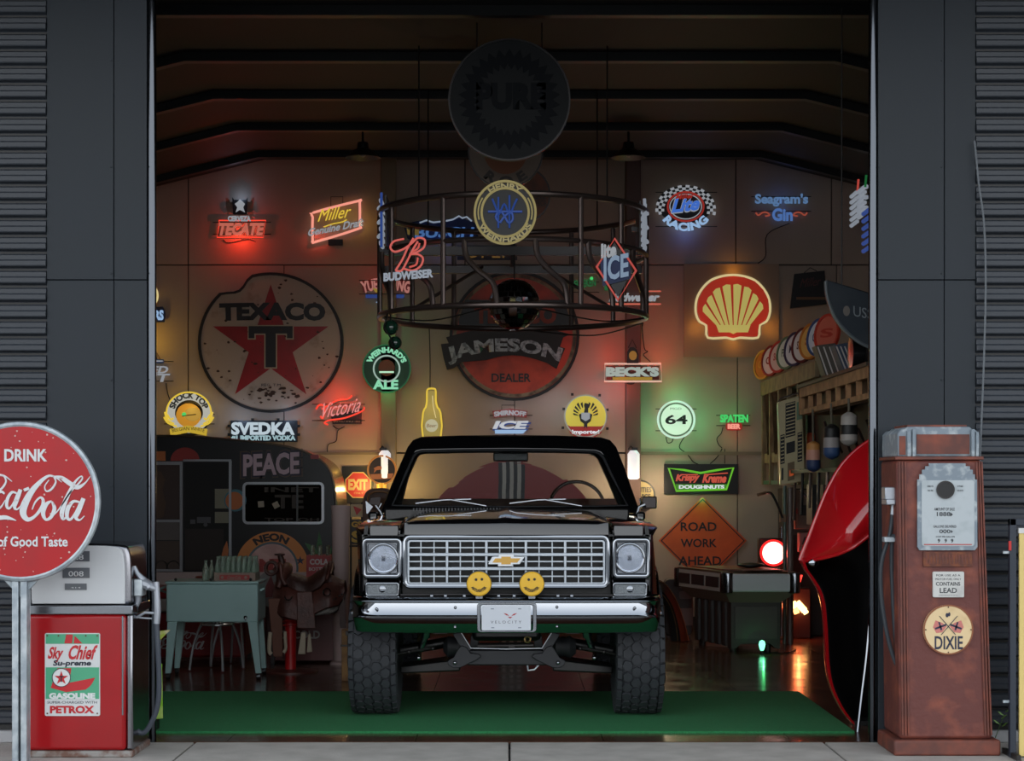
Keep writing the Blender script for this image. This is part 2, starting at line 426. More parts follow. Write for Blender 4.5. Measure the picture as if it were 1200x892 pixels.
# ---- round red drink sign on a pole
Y = -0.90; at(Y)
t = thing('pole_sign', 'large round red drink sign on grey galvanised pole, left of the gas pump', 'sign', (X(25), Y, 0.0))
cx, cy, R = 25, 588, 92
m_redsign = mat('faded_red_enamel', (172, 18, 25), 0.35, spec=0.4, noise=(4, (156, 30, 34), 0.4, 0.7))
part('disc', DC(cx, cy, 88.5, 0.0, 0.03), m_redsign, t)
part('rim', MB().tube([(X(cx)+M(90)*math.cos(a), Y-0.015, Z(cy)+M(90)*math.sin(a)) for a in [2*PI*i/72 for i in range(72)]], 0.019, 8, True), m_galv, t)
post = part('post', MB().box(X(15), X(22.5), Y-0.02, Y+0.05, -0.04, Z(678))+MB().box(X(25), X(32.5), Y-0.02, Y+0.05, -0.04, Z(678))+MB().box(X(15), X(32.5), Y+0.05, Y+0.06, -0.04, Z(690)), m_galv, t, bev=0.004)
part('bracket', PO([(-4, 672), (52, 672), (33, 692), (33, 700), (15, 700), (15, 692)], -0.03, 0.02), m_galv, t, bev=0.003)
m_wl = mat('worn_white_lettering', (205, 208, 210), 0.45, noise=(25, (170, 150, 148), 0.6, 0.7))
parts('lettering', [TX('DRINK', 7, 57, 526.5, 541, 0.03, 0.004, bold=0.03), TX('Sign of Good Taste', -27, 81, 628.5, 644, 0.03, 0.004, bold=0.02)], m_wl, t)
CO = [[(300,345,3),(262,318,8),(225,322,14),(165,380,26),(125,450,34),(118,495,30),(140,522,20),(175,505,14),(207,462,16),(212,430,14),(198,418,10),(175,440,8),(160,475,5)],
      [(262,318,6),(272,345,8),(252,378,10),(228,388,7),(220,365,5),(240,335,5)],
      [(262,318,6),(300,325,18),(340,352,22),(375,370,20),(410,350,8),(435,318,3)],
      [(252,435,8),(228,450,18),(212,490,20),(225,522,12),(250,510,16),(266,470,18),(254,437,8)],
      [(264,500,5),(290,470,6),(340,395,7),(380,352,8),(398,328,7),(390,318,6),(358,352,12),(322,425,20),(302,488,22),(308,520,12),(332,500,5)],
      [(385,440,8),(355,437,14),(330,470,20),(326,510,16),(342,522,12),(366,490,10),(388,440,8)],
      [(404,422,20),(380,480,24),(368,512,18),(385,525,8),(408,505,4)]]
CC = [[(a-235, b-3, w) for a, b, w in CO[0]], [(a-235, b-3, w) for a, b, w in CO[1]],
      [(-45,505,4),(-10,515,18),(30,512,20),(60,518,12),(85,527,3)],
      [(a-278, b-22, w) for a, b, w in CO[3]],
      [(30,400,8),(14,390,12),(-8,402,18),(-18,440,20),(-10,474,12),(14,462,8),(34,430,3)],
      [(88,398,7),(66,393,12),(46,420,15),(40,455,14),(52,470,10),(72,445,8),(90,400,7)],
      [(106,380,18),(88,430,20),(78,462,16),(90,474,8),(112,452,4)],
      [(122,384,14),(146,374,14)]]
COCA = CO+CC
part('script', BRUSH(COCA, lambda a: a/4.054, lambda b: 480+b/4.054, 0.03, 0.004), m_wl, t)
chips = MB()
for i in range(70):
    a = random.uniform(0, 2*PI); r = 85*math.sqrt(random.random()); q = random.uniform(0.4, 1.5)
    chips += MB().ext([(X(cx+r*math.cos(a)+q*random.uniform(.6, 1)*math.cos(b)), Z(cy+r*math.sin(a)+q*random.uniform(.6, 1)*math.sin(b))) for b in [2*PI*j/7 for j in range(7)]], Y-0.0312, Y-0.03)
part('paint_chips', chips, mat('primer_chip', (200, 176, 170), 0.7), t, kind='stuff')

# ---- red and white fuel pump
Y = -0.50; at(-0.62)
t = thing('fuel_pump', 'short red and white vintage fuel pump with a green and white gasoline plate', 'fuel pump', (X(92), -0.4, 0.0))
yf, yb = -0.62, -0.14
m_pred = mat('red_pump_paint', (160, 12, 20), 0.22, coat=0.3, noise=(3, (146, 14, 20), 0.4, 0.7))
m_pside = mat('pump_side_metal', (150, 150, 155), 0.2, 1.0)
def vext(pts, y0, y1): return MB().ext([(X(a), Z(b)) for a, b in pts], y0, y1)
part('base', MB().box(X(26), X(156), yf-0.01, yb+0.01, 0.0, Z(880)), mat('rusty_base', (104, 74, 62), 0.6, noise=(12, (140, 136, 132), 0.45, 0.6)), t, bev=0.008)
part('body', MB().box(X(32), X(147), yf, yb, Z(880), Z(720)), m_pred, t, bev=0.02)
part('side_cover', MB().box(X(147), X(155), yf+0.015, yb, Z(880), Z(720)), m_pside, t, bev=0.012)
part('band', MB().box(X(31), X(156), yf-0.012, yb, Z(720), Z(709.5)), m_chrome2, t, bev=0.005)
hd = cr([(34, 709.5), (34, 670), (37, 645), (50, 638), (95, 636.5), (140, 638.5), (150, 646), (152.5, 670), (153, 709.5)], 5)
part('head', vext(hd, yf+0.02, yb), m_pside, t, bev=0.02)
hd2 = cr([(37, 708), (37, 670), (41, 648), (53, 641), (95, 639.5), (134, 641), (143, 648), (146, 670), (146, 708)], 5)
part('dial_face', vext(hd2, yf+0.004, yf+0.05), mat('dial_white', (196, 199, 202), 0.35), t, bev=0.006)
m_dg = mat('counter_window', (88, 92, 98), 0.25)
for a, b, c, d, s_ in ((73, 105, 646, 658, '028'), (73.5, 105, 665.5, 677.5, '008'), (76, 101.5, 684, 691.5, '414')):
    w = part('counter_window', BX(a, b, c, d, 0.0, 0.004).xf(Matrix.Translation((0, 0.002, 0))), m_dg, t)
    part('digits', TX(s_, a+7, b-7, c+4, d-2, 0.002, 0.002), m_wl, w)
part('edge_strip', MB().box(X(143.2), X(144.8), yf-0.008, yf, Z(838), Z(722)), m_chrome2, t)
# plate
pl = part('gasoline_plate', RR(53, 117.5, 742, 839, 2, 0.0, 0.008), mat('plate_white', (205, 208, 208), 0.3), t)
part('green_field', BX(54, 116.5, 743, 754.5, 0.008, 0.0015)+BX(54, 116.5, 782, 819, 0.008, 0.0015), mat('plate_green', (74, 160, 122), 0.35), pl)
m_pr = mat('plate_red', (186, 32, 40), 0.35)
parts('red_bar', [PO([(76, 754), (78, 743.5), (86, 743.5), (85, 754)], 0.0096, 0.001), PO([(87, 754), (88, 745), (97, 754)], 0.0096, 0.001), PO([(60, 806), (68, 783), (84, 783), (82, 800), (112, 794), (109, 800), (106, 804), (101, 808), (78, 811)], 0.0096, 0.001)], m_pr, pl)
parts('red_word', [TX('Sky', 55, 76, 758, 776, 0.008, 0.002, shear=0.25, bold=0.03), TX('Chief', 79, 115, 756, 773, 0.008, 0.002, shear=0.25, bold=0.03), TX('PETROX', 59, 111, 827, 836, 0.008, 0.002, bold=0.045)], m_pr, pl)
parts('small_word', [TX('Su-preme', 62, 108, 773.5, 782, 0.0085, 0.002, shear=0.2, bold=0.03), TX('SUPER-CHARGED WITH', 56, 114, 821.5, 824.5, 0.008, 0.001)], mat('plate_navy', (28, 36, 52), 0.4), pl)
part('white_lettering', TX('GASOLINE', 58, 112, 812, 819, 0.0096, 0.002, bold=0.06), mat('plate_white2', (215, 218, 218), 0.4), pl)
part('round_emblem', DC(72.5, 794, 11, 0.0106, 0.0015, n=32), MC['plate_white2'], pl)
part('emblem_rim', RG(72.5, 794, 11, 10.2, 0.012, 0.001, 32), MC['plate_navy'], pl)
def star(cx, cy, R, r=None, a=PI/2):
    r = r or R*0.382
    return [(cx+(R if i % 2 == 0 else r)*math.cos(a+PI*i/5), cy-(R if i % 2 == 0 else r)*math.sin(a+PI*i/5)) for i in range(10)]
part('emblem_star', PO(star(72.5, 794.5, 8.5), 0.0121, 0.001), m_pr, pl)
part('emblem_letter', BX(69.5, 75.5, 792, 793.3, 0.0131, 0.0006)+BX(71.8, 73.2, 792, 799, 0.0131, 0.0006), MC['plate_navy'], pl)
for a, b in ((56, 745), (114.5, 745), (56, 836), (114.5, 836), (69, 745), (101, 745)):
    part('screw', DC(a, b, 1.0, 0.0096, 0.002, n=8), mat('rust_screw', (90, 50, 35), 0.7), pl)
# nozzle and hose on the right side
nz = part('nozzle', MB().tube([P(157, 664, -0.5), P(161, 672, -0.5), P(170, 682, -0.5), P(176, 688, -0.5)], [0.012, 0.013, 0.022, 0.03], 10)
          +MB().tube([P(148, 684, -0.45), P(158, 683, -0.5), P(170, 684, -0.5), P(183, 690, -0.5)], [0.015, 0.02, 0.032, 0.02], 10)
          +MB().tube([P(183, 682, -0.5), P(184, 700, -0.5), P(184.5, 716, -0.5), P(183.5, 731, -0.5)], [0.017, 0.018, 0.02, 0.018], 10)
          +MB().tube([P(152, 692, -0.5), P(162, 694, -0.5), P(162, 704, -0.5), P(160, 710, -0.5)], [0.02, 0.025, 0.018, 0.014], 10)
          +MB().tube([P(160, 724, -0.5), P(170, 718, -0.5), P(184, 719, -0.5)], 0.008, 8)+MB().tube([P(163, 724, -0.5), P(178, 725, -0.5)], 0.005, 6), mat('cast_aluminium', (165, 170, 178), 0.4, 0.7), t)
part('nozzle_holder', MB().box(X(153), X(163), yf+0.08, yf+0.2, Z(700), Z(680)), m_galv, t, bev=0.006)
hose = cr([P(183.5, 731, -0.5), P(185, 760, -0.5), P(186.5, 800, -0.48), P(184, 830, -0.46), P(174, 853, -0.45), P(165, 859, -0.45), P(155, 848, -0.45), P(149.5, 820, -0.46), P(150, 780, -0.47), P(155, 740, -0.48), P(160, 706, -0.5)], 6)
part('hose', MB().tube(hose, 0.015, 10), mat('grey_hose', (58, 64, 74), 0.5), t)

# ---- lime green leaflet boards behind the left corner
at(0.42)
t = thing('leaflet_stand', 'lime green leaflet stand showing at the left door edge behind the hose', 'stand', (X(172), 0.42, 0))
part('lower_board', MB().hexa([P(152, 846, .40), P(191, 842, .40), P(191, 842, .43), P(152, 846, .43)], [P(152, 782, .40), P(190, 778, .40), P(190, 778, .43), P(152, 782, .43)]), mat('lime_print', (130, 190, 40), 0.5, noise=(9, (180, 205, 110), 0.45, 0.6)), t)
part('upper_board', MB().hexa([P(152, 756, .40), P(187, 751, .40), P(187, 751, .43), P(152, 756, .43)], [P(152, 744, .40), P(200, 738, .40), P(200, 738, .43), P(152, 744, .43)]), mat('lime_print2', (170, 190, 60), 0.5, noise=(14, (225, 190, 190), 0.4, 0.6)), t)
part('back_panel', MB().box(X(150), X(187), 0.44, 0.46, Z(800), Z(742)), m_galv, t)
part('foot', MB().box(X(150), X(184), 0.36, 0.5, 0.014, Z(845)), m_black, t)

# ---- rusty tall fuel pump
yf = -0.55; at(yf); yb = -0.1
t = thing('fuel_pump', 'tall rusty brown vintage fuel pump with pale dial and round cream plate', 'fuel pump', (X(1108), -0.35, 0))
m_rust = mat('rusted_brown_paint', (98, 50, 44), 0.6, noise=(7, (150, 80, 58), 0.52, 0.85), bump=(30, 0.35))
m_rust2 = mat('rusted_brown_edge', (92, 52, 44), 0.6, noise=(10, (130, 66, 48), 0.4, 0.7))
part('base', MB().box(X(1047), X(1172), yf-0.02, yb, 0.0, Z(867)), m_rust2, t, bev=0.012)
def taper(x0b, x1b, x0t, x1t, pyb, pyt, y0, y1): return MB().hexa([(X(x0b), y0, Z(pyb)), (X(x1b), y0, Z(pyb)), (X(x1b), y1, Z(pyb)), (X(x0b), y1, Z(pyb))], [(X(x0t), y0, Z(pyt)), (X(x1t), y0, Z(pyt)), (X(x1t), y1, Z(pyt)), (X(x0t), y1, Z(pyt))])
body = part('body', taper(1055, 1164, 1051, 1151.5, 867, 539, yf+0.01, yb), m_rust, t, bev=0.02)
for i, (a, b) in enumerate(((1057, 1053), (1060.5, 1056.5), (1064, 1060), (1154, 1143.5), (1157.5, 1147), (1161, 1149.8))):
    part('rib', taper(a, a+2.2, b, b+2, 862, 541, yf+0.001, yf+0.02), m_rust2, body, bev=0.002)
part('side_rib', MB().hexa([(X(1164), yf+0.09, Z(862)), (X(1165.3), yf+0.09, Z(862)), (X(1165.3), yf+0.36, Z(862)), (X(1164), yf+0.36, Z(862))], [(X(1151), yf+0.09, Z(545)), (X(1152.8), yf+0.09, Z(545)), (X(1152.8), yf+0.36, Z(545)), (X(1151), yf+0.36, Z(545))]), m_rust2, body)
part('shoulder', MB().box(X(1049), X(1153), yf, yb, Z(539), Z(535)), m_rust2, t, bev=0.004)
m_pg = mat('weathered_grey_paint', (122, 134, 144), 0.5, noise=(14, (172, 180, 184), 0.5, 0.65))
hdp = [(1053, 535), (1053, 508), (1057, 503), (1062, 503), (1064, 500), (1138, 500), (1140, 503), (1144, 503), (1149, 508), (1149, 535)]
hb = part('light_box', vext(hdp, yf+0.02, yb), m_pg, t, bev=0.008)
part('front_panel', BX(1075, 1137, 509, 532, -0.02, 0.006), m_rust2, hb)
part('side_panel', BX(1054.5, 1062, 511, 533, -0.02, 0.006), m_rust2, hb)
part('column', BX(1063.5, 1068, 505, 535, -0.02, 0.016)+BX(1069.5, 1073.5, 503, 535, -0.02, 0.02)+BX(1138.5, 1142.5, 503, 535, -0.02, 0.02)+BX(1144, 1147.5, 506, 535, -0.02, 0.016), m_pg, hb, bev=0.003)
part('cap', MB().box(X(1066), X(1136), yf+0.06, yb-0.04, Z(500), Z(497.5)), m_rust2, hb)
out = [(1074.5, 641), (1074.5, 562), (1077, 562), (1077, 556), (1080, 556), (1080, 550.5), (1083.5, 550.5), (1083.5, 546.5), (1088, 546.5), (1088, 543), (1131, 543), (1131, 546.5), (1136, 546.5), (1136, 550.5), (1139.5, 550.5), (1139.5, 556), (1142, 556), (1142, 562), (1144.5, 562), (1145, 641), (1142, 645), (1077, 645)]
part('dial_frame', PO(out, 0.0, 0.012), m_pg, t, bev=0.002)
part('dial_face', RR(1079.5, 1141, 563, 640, 3, 0.012, 0.003), mat('dial_pale', (176, 184, 188), 0.35, noise=(9, (158, 168, 172), 0.5, 0.7)), t)
part('round_port', MB().lathe([(M(9.5), yf-0.024), (M(9.5), yf-0.012)], (X(1107), 0, Z(574)), 'Y', 28), m_black, t)
part('port_rim', RG(1107, 574, 10.6, 9, 0.013, 0.014, 28), m_steel, t)
m_ink = mat('faded_ink', (48, 52, 56), 0.5)
tx = []
for s_, a, b, c, d in (('AMOUNT OF SALE', 1094, 1118, 595, 598.5), ('1888', 1097, 1113, 600, 605), ('GALLONS DELIVERED', 1093, 1120, 615.5, 618.5), ('000', 1100, 1113, 620.5, 625), ('COST PER GALLON', 1096, 1118, 628, 630), ('HERE TO', 1086, 1093, 569, 571), ('OTHER', 1121, 1128, 569, 571), ('TAX INC', 1086, 1093, 574, 576), ('STATE', 1121, 1128, 574, 576)):
    tx.append(TX(s_, a, b, c, d, 0.015, 0.001, bold=0.02))
for a in (1099.5, 1107.5, 1115): tx.append(TX('9', a-1.5, a+1.5, 631.5, 636, 0.015, 0.001, bold=0.04))
tx += [PO([(1113, 600.5), (1116, 603), (1113, 605.5)], 0.015, 0.001), PO([(1113.5, 621), (1116, 623), (1113.5, 625)], 0.015, 0.001)]
parts('dial_print', tx, m_ink, t)
part('red_line', BX(1082, 1138, 637.5, 638.8, 0.0155, 0.001), mat('faded_red', (170, 80, 76), 0.5), t)
gp = part('grille_band', BX(1082, 1139, 647, 664, -0.008, 0.012), mat('rust_orange', (120, 66, 40), 0.7, noise=(30, (90, 50, 40), 0.4, 0.6)), t)
for i in range(14): part('slot', BX(1085+i*3.8, 1086.4+i*3.8, 650, 661, 0.004, 0.002), m_rust2, gp)
wp = part('warning_plate', RR(1093, 1129.5, 670, 700, 1.5, -0.01, 0.016), m_offw, t)
parts('plate_word', [TX('CONTAINS', 1096.5, 1125, 682, 686.5, 0.006, 0.001, bold=0.02), TX('LEAD', 1101, 1121, 689, 695, 0.006, 0.001, bold=0.02), TX('FOR USE AS A', 1097, 1125, 673, 675.5, 0.006, 0.001), TX('MOTOR FUEL ONLY', 1096, 1126, 677.5, 680, 0.006, 0.001), TX('(TETRAETHYL)', 1100, 1122, 697, 698.5, 0.006, 0.001)], m_ink, wp)
dp = part('round_plate', DC(1111, 738, 29, -0.01, 0.016), mat('cream_enamel', (222, 196, 150), 0.35, noise=(12, (205, 176, 128), 0.5, 0.75)), t)
part('plate_rim', RG(1111, 738, 29.3, 27.6, 0.005, 0.003), mat('rust_rim', (140, 84, 52), 0.6), dp)
m_nv = mat('dixie_navy', (34, 38, 62), 0.4)
part('lettering', TX('DIXIE', 1095, 1128, 745.5, 761, 0.006, 0.002, bold=0.02), m_nv, dp)
part('flag_cloth', PO([(1093, 735), (1096, 727), (1104, 730), (1109, 734), (1104, 741), (1097, 742)], 0.006, 0.001)+PO([(1129, 735), (1126, 727), (1118, 730), (1113, 734), (1118, 741), (1125, 742)], 0.006, 0.001), mat('flag_red', (196, 116, 108), 0.5), dp)
part('flag_bars', PO([(1095, 736), (1108, 731), (1109, 733), (1096, 738)], 0.007, 0.001)+PO([(1099, 729), (1101, 729), (1104, 738), (1102, 739)], 0.007, 0.001)+PO([(1127, 736), (1114, 731), (1113, 733), (1126, 738)], 0.007, 0.001)+PO([(1123, 729), (1121, 729), (1118, 738), (1120, 739)], 0.007, 0.001)
     +PO([(1100, 722), (1101, 722), (1120, 744), (1119, 744)], 0.008, 0.001)+PO([(1122, 722), (1121, 722), (1102, 744), (1103, 744)], 0.008, 0.001)+DC(1109.5, 721, 1.8, 0.007, 0.001, ry=2.6, n=10)+DC(1112, 720, 1.4, 0.007, 0.001, ry=2.4, n=10), m_nv, dp)
for a, b in ((1084.5, 738), (1137.5, 738), (1111, 711.5), (1111, 764.5)): part('screw', DC(a, b, 0.9, 0.006, 0.003, n=8), MC['rust_screw'], dp)
part('hose_fitting', MB().box(X(1040), X(1056), -0.48, -0.38, Z(586), Z(571))+MB().box(X(1041), X(1052), -0.5, -0.36, Z(592), Z(585))+MB().cyl(P(1047, 590, -0.43), P(1046, 604, -0.43), 0.014)+MB().box(X(1053), X(1056), -0.50, -0.36, Z(583), Z(553)), mat('cast_aluminium', (165, 170, 178), 0.4, 0.7), t, bev=0.006)
m_hose2 = mat('aged_hose', (48, 54, 60), 0.6)
part('hose', MB().tube(cr([P(1046, 600, -.43), P(1043, 625, -.43), P(1033, 660, -.43), P(1033, 700, -.43), P(1040, 745, -.43), P(1050, 778, -.43), P(1058, 788, -.43), P(1060, 770, -.45), P(1060, 700, -.47), P(1057, 655, -.48), P(1052, 632, -.48), P(1046, 628, -.45)], 6), 0.012, 8)
     +MB().tube(cr([P(1046, 628, -.45), P(1045, 660, -.42), P(1048, 730, -.42), P(1054, 800, -.41), P(1056, 866, -.40), P(1057, 890, -.40)], 6), 0.0125, 8), m_hose2, t)
part('hose_bracket', MB().box(X(1040), X(1056), -0.47, -0.40, Z(636), Z(630)), m_galv, t, bev=0.003)

# ---- board in a black frame at the far right, cable
at(-0.62)
t = thing('framed_board', 'yellow board in a black tubular frame at the right edge', 'sign', (X(1235), -0.6, 0))
part('frame', MB().box(X(1183), X(1190.5), -0.63, -0.59, 0, Z(608))+MB().box(X(1183), X(1290), -0.63, -0.59, Z(616), Z(608))+MB().box(X(1283), X(1290), -0.63, -0.59, 0, Z(608)), mat('frame_blueblack', (34, 42, 54), 0.4), t, bev=0.003)
part('board', BX(1194, 1281, 622, 886, -0.01, 0.02), mat('yellow_board', (214, 190, 116), 0.5), t)
part('board_cap', BX(1193, 1282, 619, 625, -0.01, 0.024), m_white, t)
part('bolt', BX(1176, 1183, 646, 649, -0.02, 0.015)+BX(1176, 1183, 821, 824, -0.02, 0.015), m_galv, t)
parts('foot', [MB().box(X(1184), X(1189), -0.75, -0.45, 0, 0.03), MB().box(X(1284), X(1289), -0.75, -0.45, 0, 0.03)], m_steel, t)
part('red_clip', BX(1181, 1184, 634, 645, 0.012, 0.01), mat('clip_red', (190, 40, 36), 0.5), t)
at(-0.07)
solo('cable', MB().tube(cr([P(1142, 165, -.06), P(1147, 215, -.07), P(1153, 262, -.07), P(1155, 330, -.07), P(1153, 420, -.07), P(1149, 520, -.06), P(1146, 600, -.06)], 6), 0.006, 6), mat('grey_cable', (92, 98, 104), 0.5), 'grey cable hanging in a curve down the right shutter', 'cable')
t = thing('weed', 'small green weed at the foot of the right shutter', 'plant', (X(1172), -0.05, 0))
part('stem', MB().tube([P(1166, 866, -.1), P(1172, 850, -.1), P(1177, 838, -.1)], 0.0025, 5), mat('stem_green', (70, 100, 50), 0.7), t)
for a, b, c in ((1171, 848, -1), (1173, 842, 1), (1176, 838, -1), (1178, 834, 1), (1174, 851, 1)):
    part('leaf', MB().grid([[P(a, b, -.1), P(a+.5, b+1, -.1)], [P(a+c*4, b-3.5, -.11), P(a+c*3.4, b-.6, -.11)], [P(a+c*7, b-4.5, -.12), P(a+c*7.1, b-4.3, -.12)]]), mat('leaf_green', (110, 150, 70), 0.6), t)
# ================================================================== the black open-topped truck
at(0.62)
TC = X(593.5)
truck = thing('pickup_truck', 'black open-topped four-wheel truck facing the camera with chrome grille and bumper', 'truck', (TC, 2.6, 0.0))
m_satin = mat('satin_black_steel', (34, 36, 40), 0.4, 0.3)
m_trimbk = mat('black_trim', (14, 14, 15), 0.35)
yG = 0.62
hw = 0.628
# hood
rows = []
for yy, zz, w in ((0.596, 1.192, hw), (0.597, 1.20, hw), (0.607, 1.250, hw), (0.612, 1.264, hw), (0.632, 1.272, hw), (0.72, 1.276, hw), (1.0, 1.288, hw-.003), (1.4, 1.302, hw-.006), (1.8, 1.314, hw-.01), (2.02, 1.318, hw-.012)):
    r = []
    for i in range(21):
        u = -1+i/10; b = 0.014*(1-u*u)+(0.010 if abs(u) < 0.06 else 0)-(0.012 if abs(u) > 0.97 else 0)
        r.append((TC+u*w, yy-(0.02*(1-u*u)), zz+(b if zz > 1.266 else 0)))
    rows.append(r)
part('hood', MB().grid(rows, (0, 0.02, -0.02)), m_blackgl, truck, sm=50)
part('cowl', MB().box(TC-0.85, TC+0.85, 2.03, 2.14, 1.24, 1.335), m_trimbk, truck, bev=0.012)
at(2.03); cw = truck.children[-1]
for i in range(31):
    px = 484+i*3.75
    if 586 < px < 604: continue
    part('cowl_slot', MB().box(X(px), X(px+1.6), 2.022, 2.03, Z(599), Z(595.3)), mat('slot_grey', (70, 72, 76), 0.5), cw)
# fender + body side polygons in (y,z), wheel arches cut out
def arch(cy, r, z0, n=12): return [(cy+r*math.cos(PI-PI*i/n), max(z0, 0.47+r*math.sin(PI-PI*i/n))) for i in range(n+1)]
FW, RW, WR = 1.25, 3.98, 0.42
fpoly = [(0.668, 1.225), (0.675, 0.82)]+[(y, z) for y, z in arch(FW, 0.50, 0.70)]+[(2.06, 0.70), (2.06, 1.305), (1.4, 1.285), (0.8, 1.262)]
rpoly = [(2.08, 0.70)]+arch(RW, 0.50, 0.70)+[(5.0, 0.74), (5.05, 1.27), (2.08, 1.31)]
for sx in (-1, 1):
    a, b = TC+sx*0.645, TC+sx*0.955
    fo = MB().ext(fpoly, min(a, b), max(a, b), 'X')
    for v in fo.v:
        t_ = abs(v.x-TC)
        if t_ > 0.9 and v.z > 1.2: v.z -= 0.03
        if t_ > 0.9 and v.y < 0.7: v.x = TC+sx*0.90
    fn = part('fender', fo, m_blackgl, truck, bev=0.022, bs=3)
    lip = [(TC+sx*0.962, y, z) for y, z in arch(FW, 0.505, 0.70)]
    part('arch_trim', MB().tube(lip, 0.008, 6), m_chrome, fn)
    a, b = TC+sx*0.90, TC+sx*0.965
    sd = part('body_side', MB().ext(rpoly, min(a, b), max(a, b), 'X'), m_blackgl, truck, bev=0.015)
    lip = [(TC+sx*0.967, y, z) for y, z in arch(RW, 0.505, 0.70)]
    part('arch_trim', MB().tube(lip, 0.008, 6), m_chrome, sd)
    part('door_handle', MB().box(TC+sx*0.965, TC+sx*0.985, 2.9, 3.05, 1.05, 1.08), m_chrome, sd, bev=0.004)
    part('side_moulding', MB().box(TC+sx*0.965, TC+sx*0.972, 2.1, 3.4, 0.86, 0.885), m_chrome, sd)
part('tailgate', MB().box(TC-0.90, TC+0.90, 5.0, 5.06, 0.72, 1.26), m_blackgl, truck, bev=0.01)
part('floor_pan', MB().box(TC-0.89, TC+0.89, 1.9, 5.0, 0.68, 0.72)+MB().box(TC-0.6, TC+0.6, 0.9, 1.9, 0.62, 0.66), m_trimbk, truck)
for sx in (-1, 1):
    st = part('front_seat', MB().box(TC+sx*0.42-0.27, TC+sx*0.42+0.27, 2.95, 3.45, 0.80, 0.98), mat('brown_seat', (64, 44, 36), 0.6), truck, bev=0.04)
    part('seat_back', MB().hexa([(TC+sx*0.42-0.27, 3.38, .98), (TC+sx*0.42+0.27, 3.38, .98), (TC+sx*0.42+0.27, 3.5, .98), (TC+sx*0.42-0.27, 3.5, .98)], [(TC+sx*0.42-0.24, 3.5, 1.36), (TC+sx*0.42+0.24, 3.5, 1.36), (TC+sx*0.42+0.24, 3.58, 1.36), (TC+sx*0.42-0.24, 3.58, 1.36)]), MC['brown_seat'], st, bev=0.03)
# dashboard, steering wheel
part('dashboard', MB().hexa([(TC-0.86, 2.15, 1.15), (TC+0.86, 2.15, 1.15), (TC+0.86, 2.62, 1.15), (TC-0.86, 2.62, 1.15)], [(TC-0.85, 2.2, 1.345), (TC+0.85, 2.2, 1.345), (TC+0.83, 2.55, 1.40), (TC-0.83, 2.55, 1.40)]), mat('brown_dash', (50, 34, 28), 0.5, noise=(8, (64, 46, 36), 0.4, 0.6)), truck, bev=0.02)
wc = Vector((P(676, 590, 2.7).x, 2.72, 1.33))
wh = [wc+Vector((0.20*math.cos(a), 0.07*math.sin(a), 0.19*math.sin(a))) for a in [2*PI*i/32 for i in range(32)]]
part('steering_wheel', MB().tube(wh, 0.013, 8, True)+MB().tube([wh[0], wc, wh[16]], 0.010, 6)+MB().tube([wc, wh[24]], 0.01, 6)+MB().cyl(wc, wc+Vector((0, -0.2, -0.08)), 0.02), mat('steering_brown', (60, 40, 32), 0.35), truck)
# windshield frame (raked)
YB, YT = 2.12, 2.50
def wp(px, py): yy = YB+(600-py)/(600-511)*(YT-YB); return P(px, py, yy)
outer = [(446, 601), (455, 578), (467, 549), (478, 524), (484, 516), (494, 512), (540, 510.5), (596, 510), (652, 510.5), (704, 512.5), (715, 516), (722, 524), (732, 549), (742, 578), (750, 601), (700, 602), (596, 602), (500, 602)]
inner = [(459, 593), (466, 577), (474, 556), (484, 534), (488, 530), (494, 528.5), (540, 527.5), (596, 527), (652, 527.5), (697, 529), (703, 531), (708, 536), (718, 557), (728, 578), (736, 593), (700, 594), (596, 594.5), (500, 594)]
def fring(a, b, y0, y1):
    n = len(a); m = MB(); d0, d1 = Vector((0, y0, 0)), Vector((0, y1, 0))
    vs = [wp(*p)+d0 for p in a]+[wp(*p)+d0 for p in b]+[wp(*p)+d1 for p in a]+[wp(*p)+d1 for p in b]; fs = []
    for i in range(n):
        j = (i+1) % n; fs += [(i, j, n+j, n+i), (2*n+j, 2*n+i, 3*n+i, 3*n+j), (j, i, 2*n+i, 2*n+j), (n+i, n+j, 3*n+j, 3*n+i)]
    return m.add(vs, fs)
wf = part('windshield_frame', fring(outer, inner, -0.03, 0.05), m_blackgl, truck, bev=0.012)
inner2 = [(470, 596), (472, 584), (478, 560), (489, 536), (492, 533), (497, 532), (540, 531), (596, 530.5), (652, 531), (692, 532), (697, 534), (701, 538), (711, 560), (721, 584), (727, 596), (700, 597), (596, 597), (500, 597)]
part('pillar_trim', fring(inner, inner2, 0.03, 0.13), m_trimbk, wf, bev=0.006)
gasket = [(a+(2 if a < 596 else -2)*(1 if abs(a-596) > 80 else 0), b+(1.5 if b < 560 else -1.5)) for a, b in inner]
part('gasket', fring(inner, gasket, -0.034, -0.01), m_rubber, wf)
m_glass = mat('windshield_glass', (235, 240, 240), 0.0, trans=1.0, ior=1.45)
n = len(gasket); gl = MB().add([wp(*p)+Vector((0, -0.012, 0)) for p in gasket]+[wp(*p)+Vector((0, -0.007, 0)) for p in gasket], [tuple(range(n)), tuple(range(2*n-1, n-1, -1))]+[(i, n+i, n+(i+1) % n, (i+1) % n) for i in range(n)])
part('windshield', gl, m_glass, wf, sm=0)
part('mirror', MB().box(*[P(578, 0, 2.52).x, P(619, 0, 2.52).x], 2.50, 2.53, P(0, 541, 2.52).z, P(0, 530.5, 2.52).z)+MB().cyl(P(596, 531, 2.51), P(597, 525, 2.48), 0.012), m_trimbk, wf, bev=0.01)
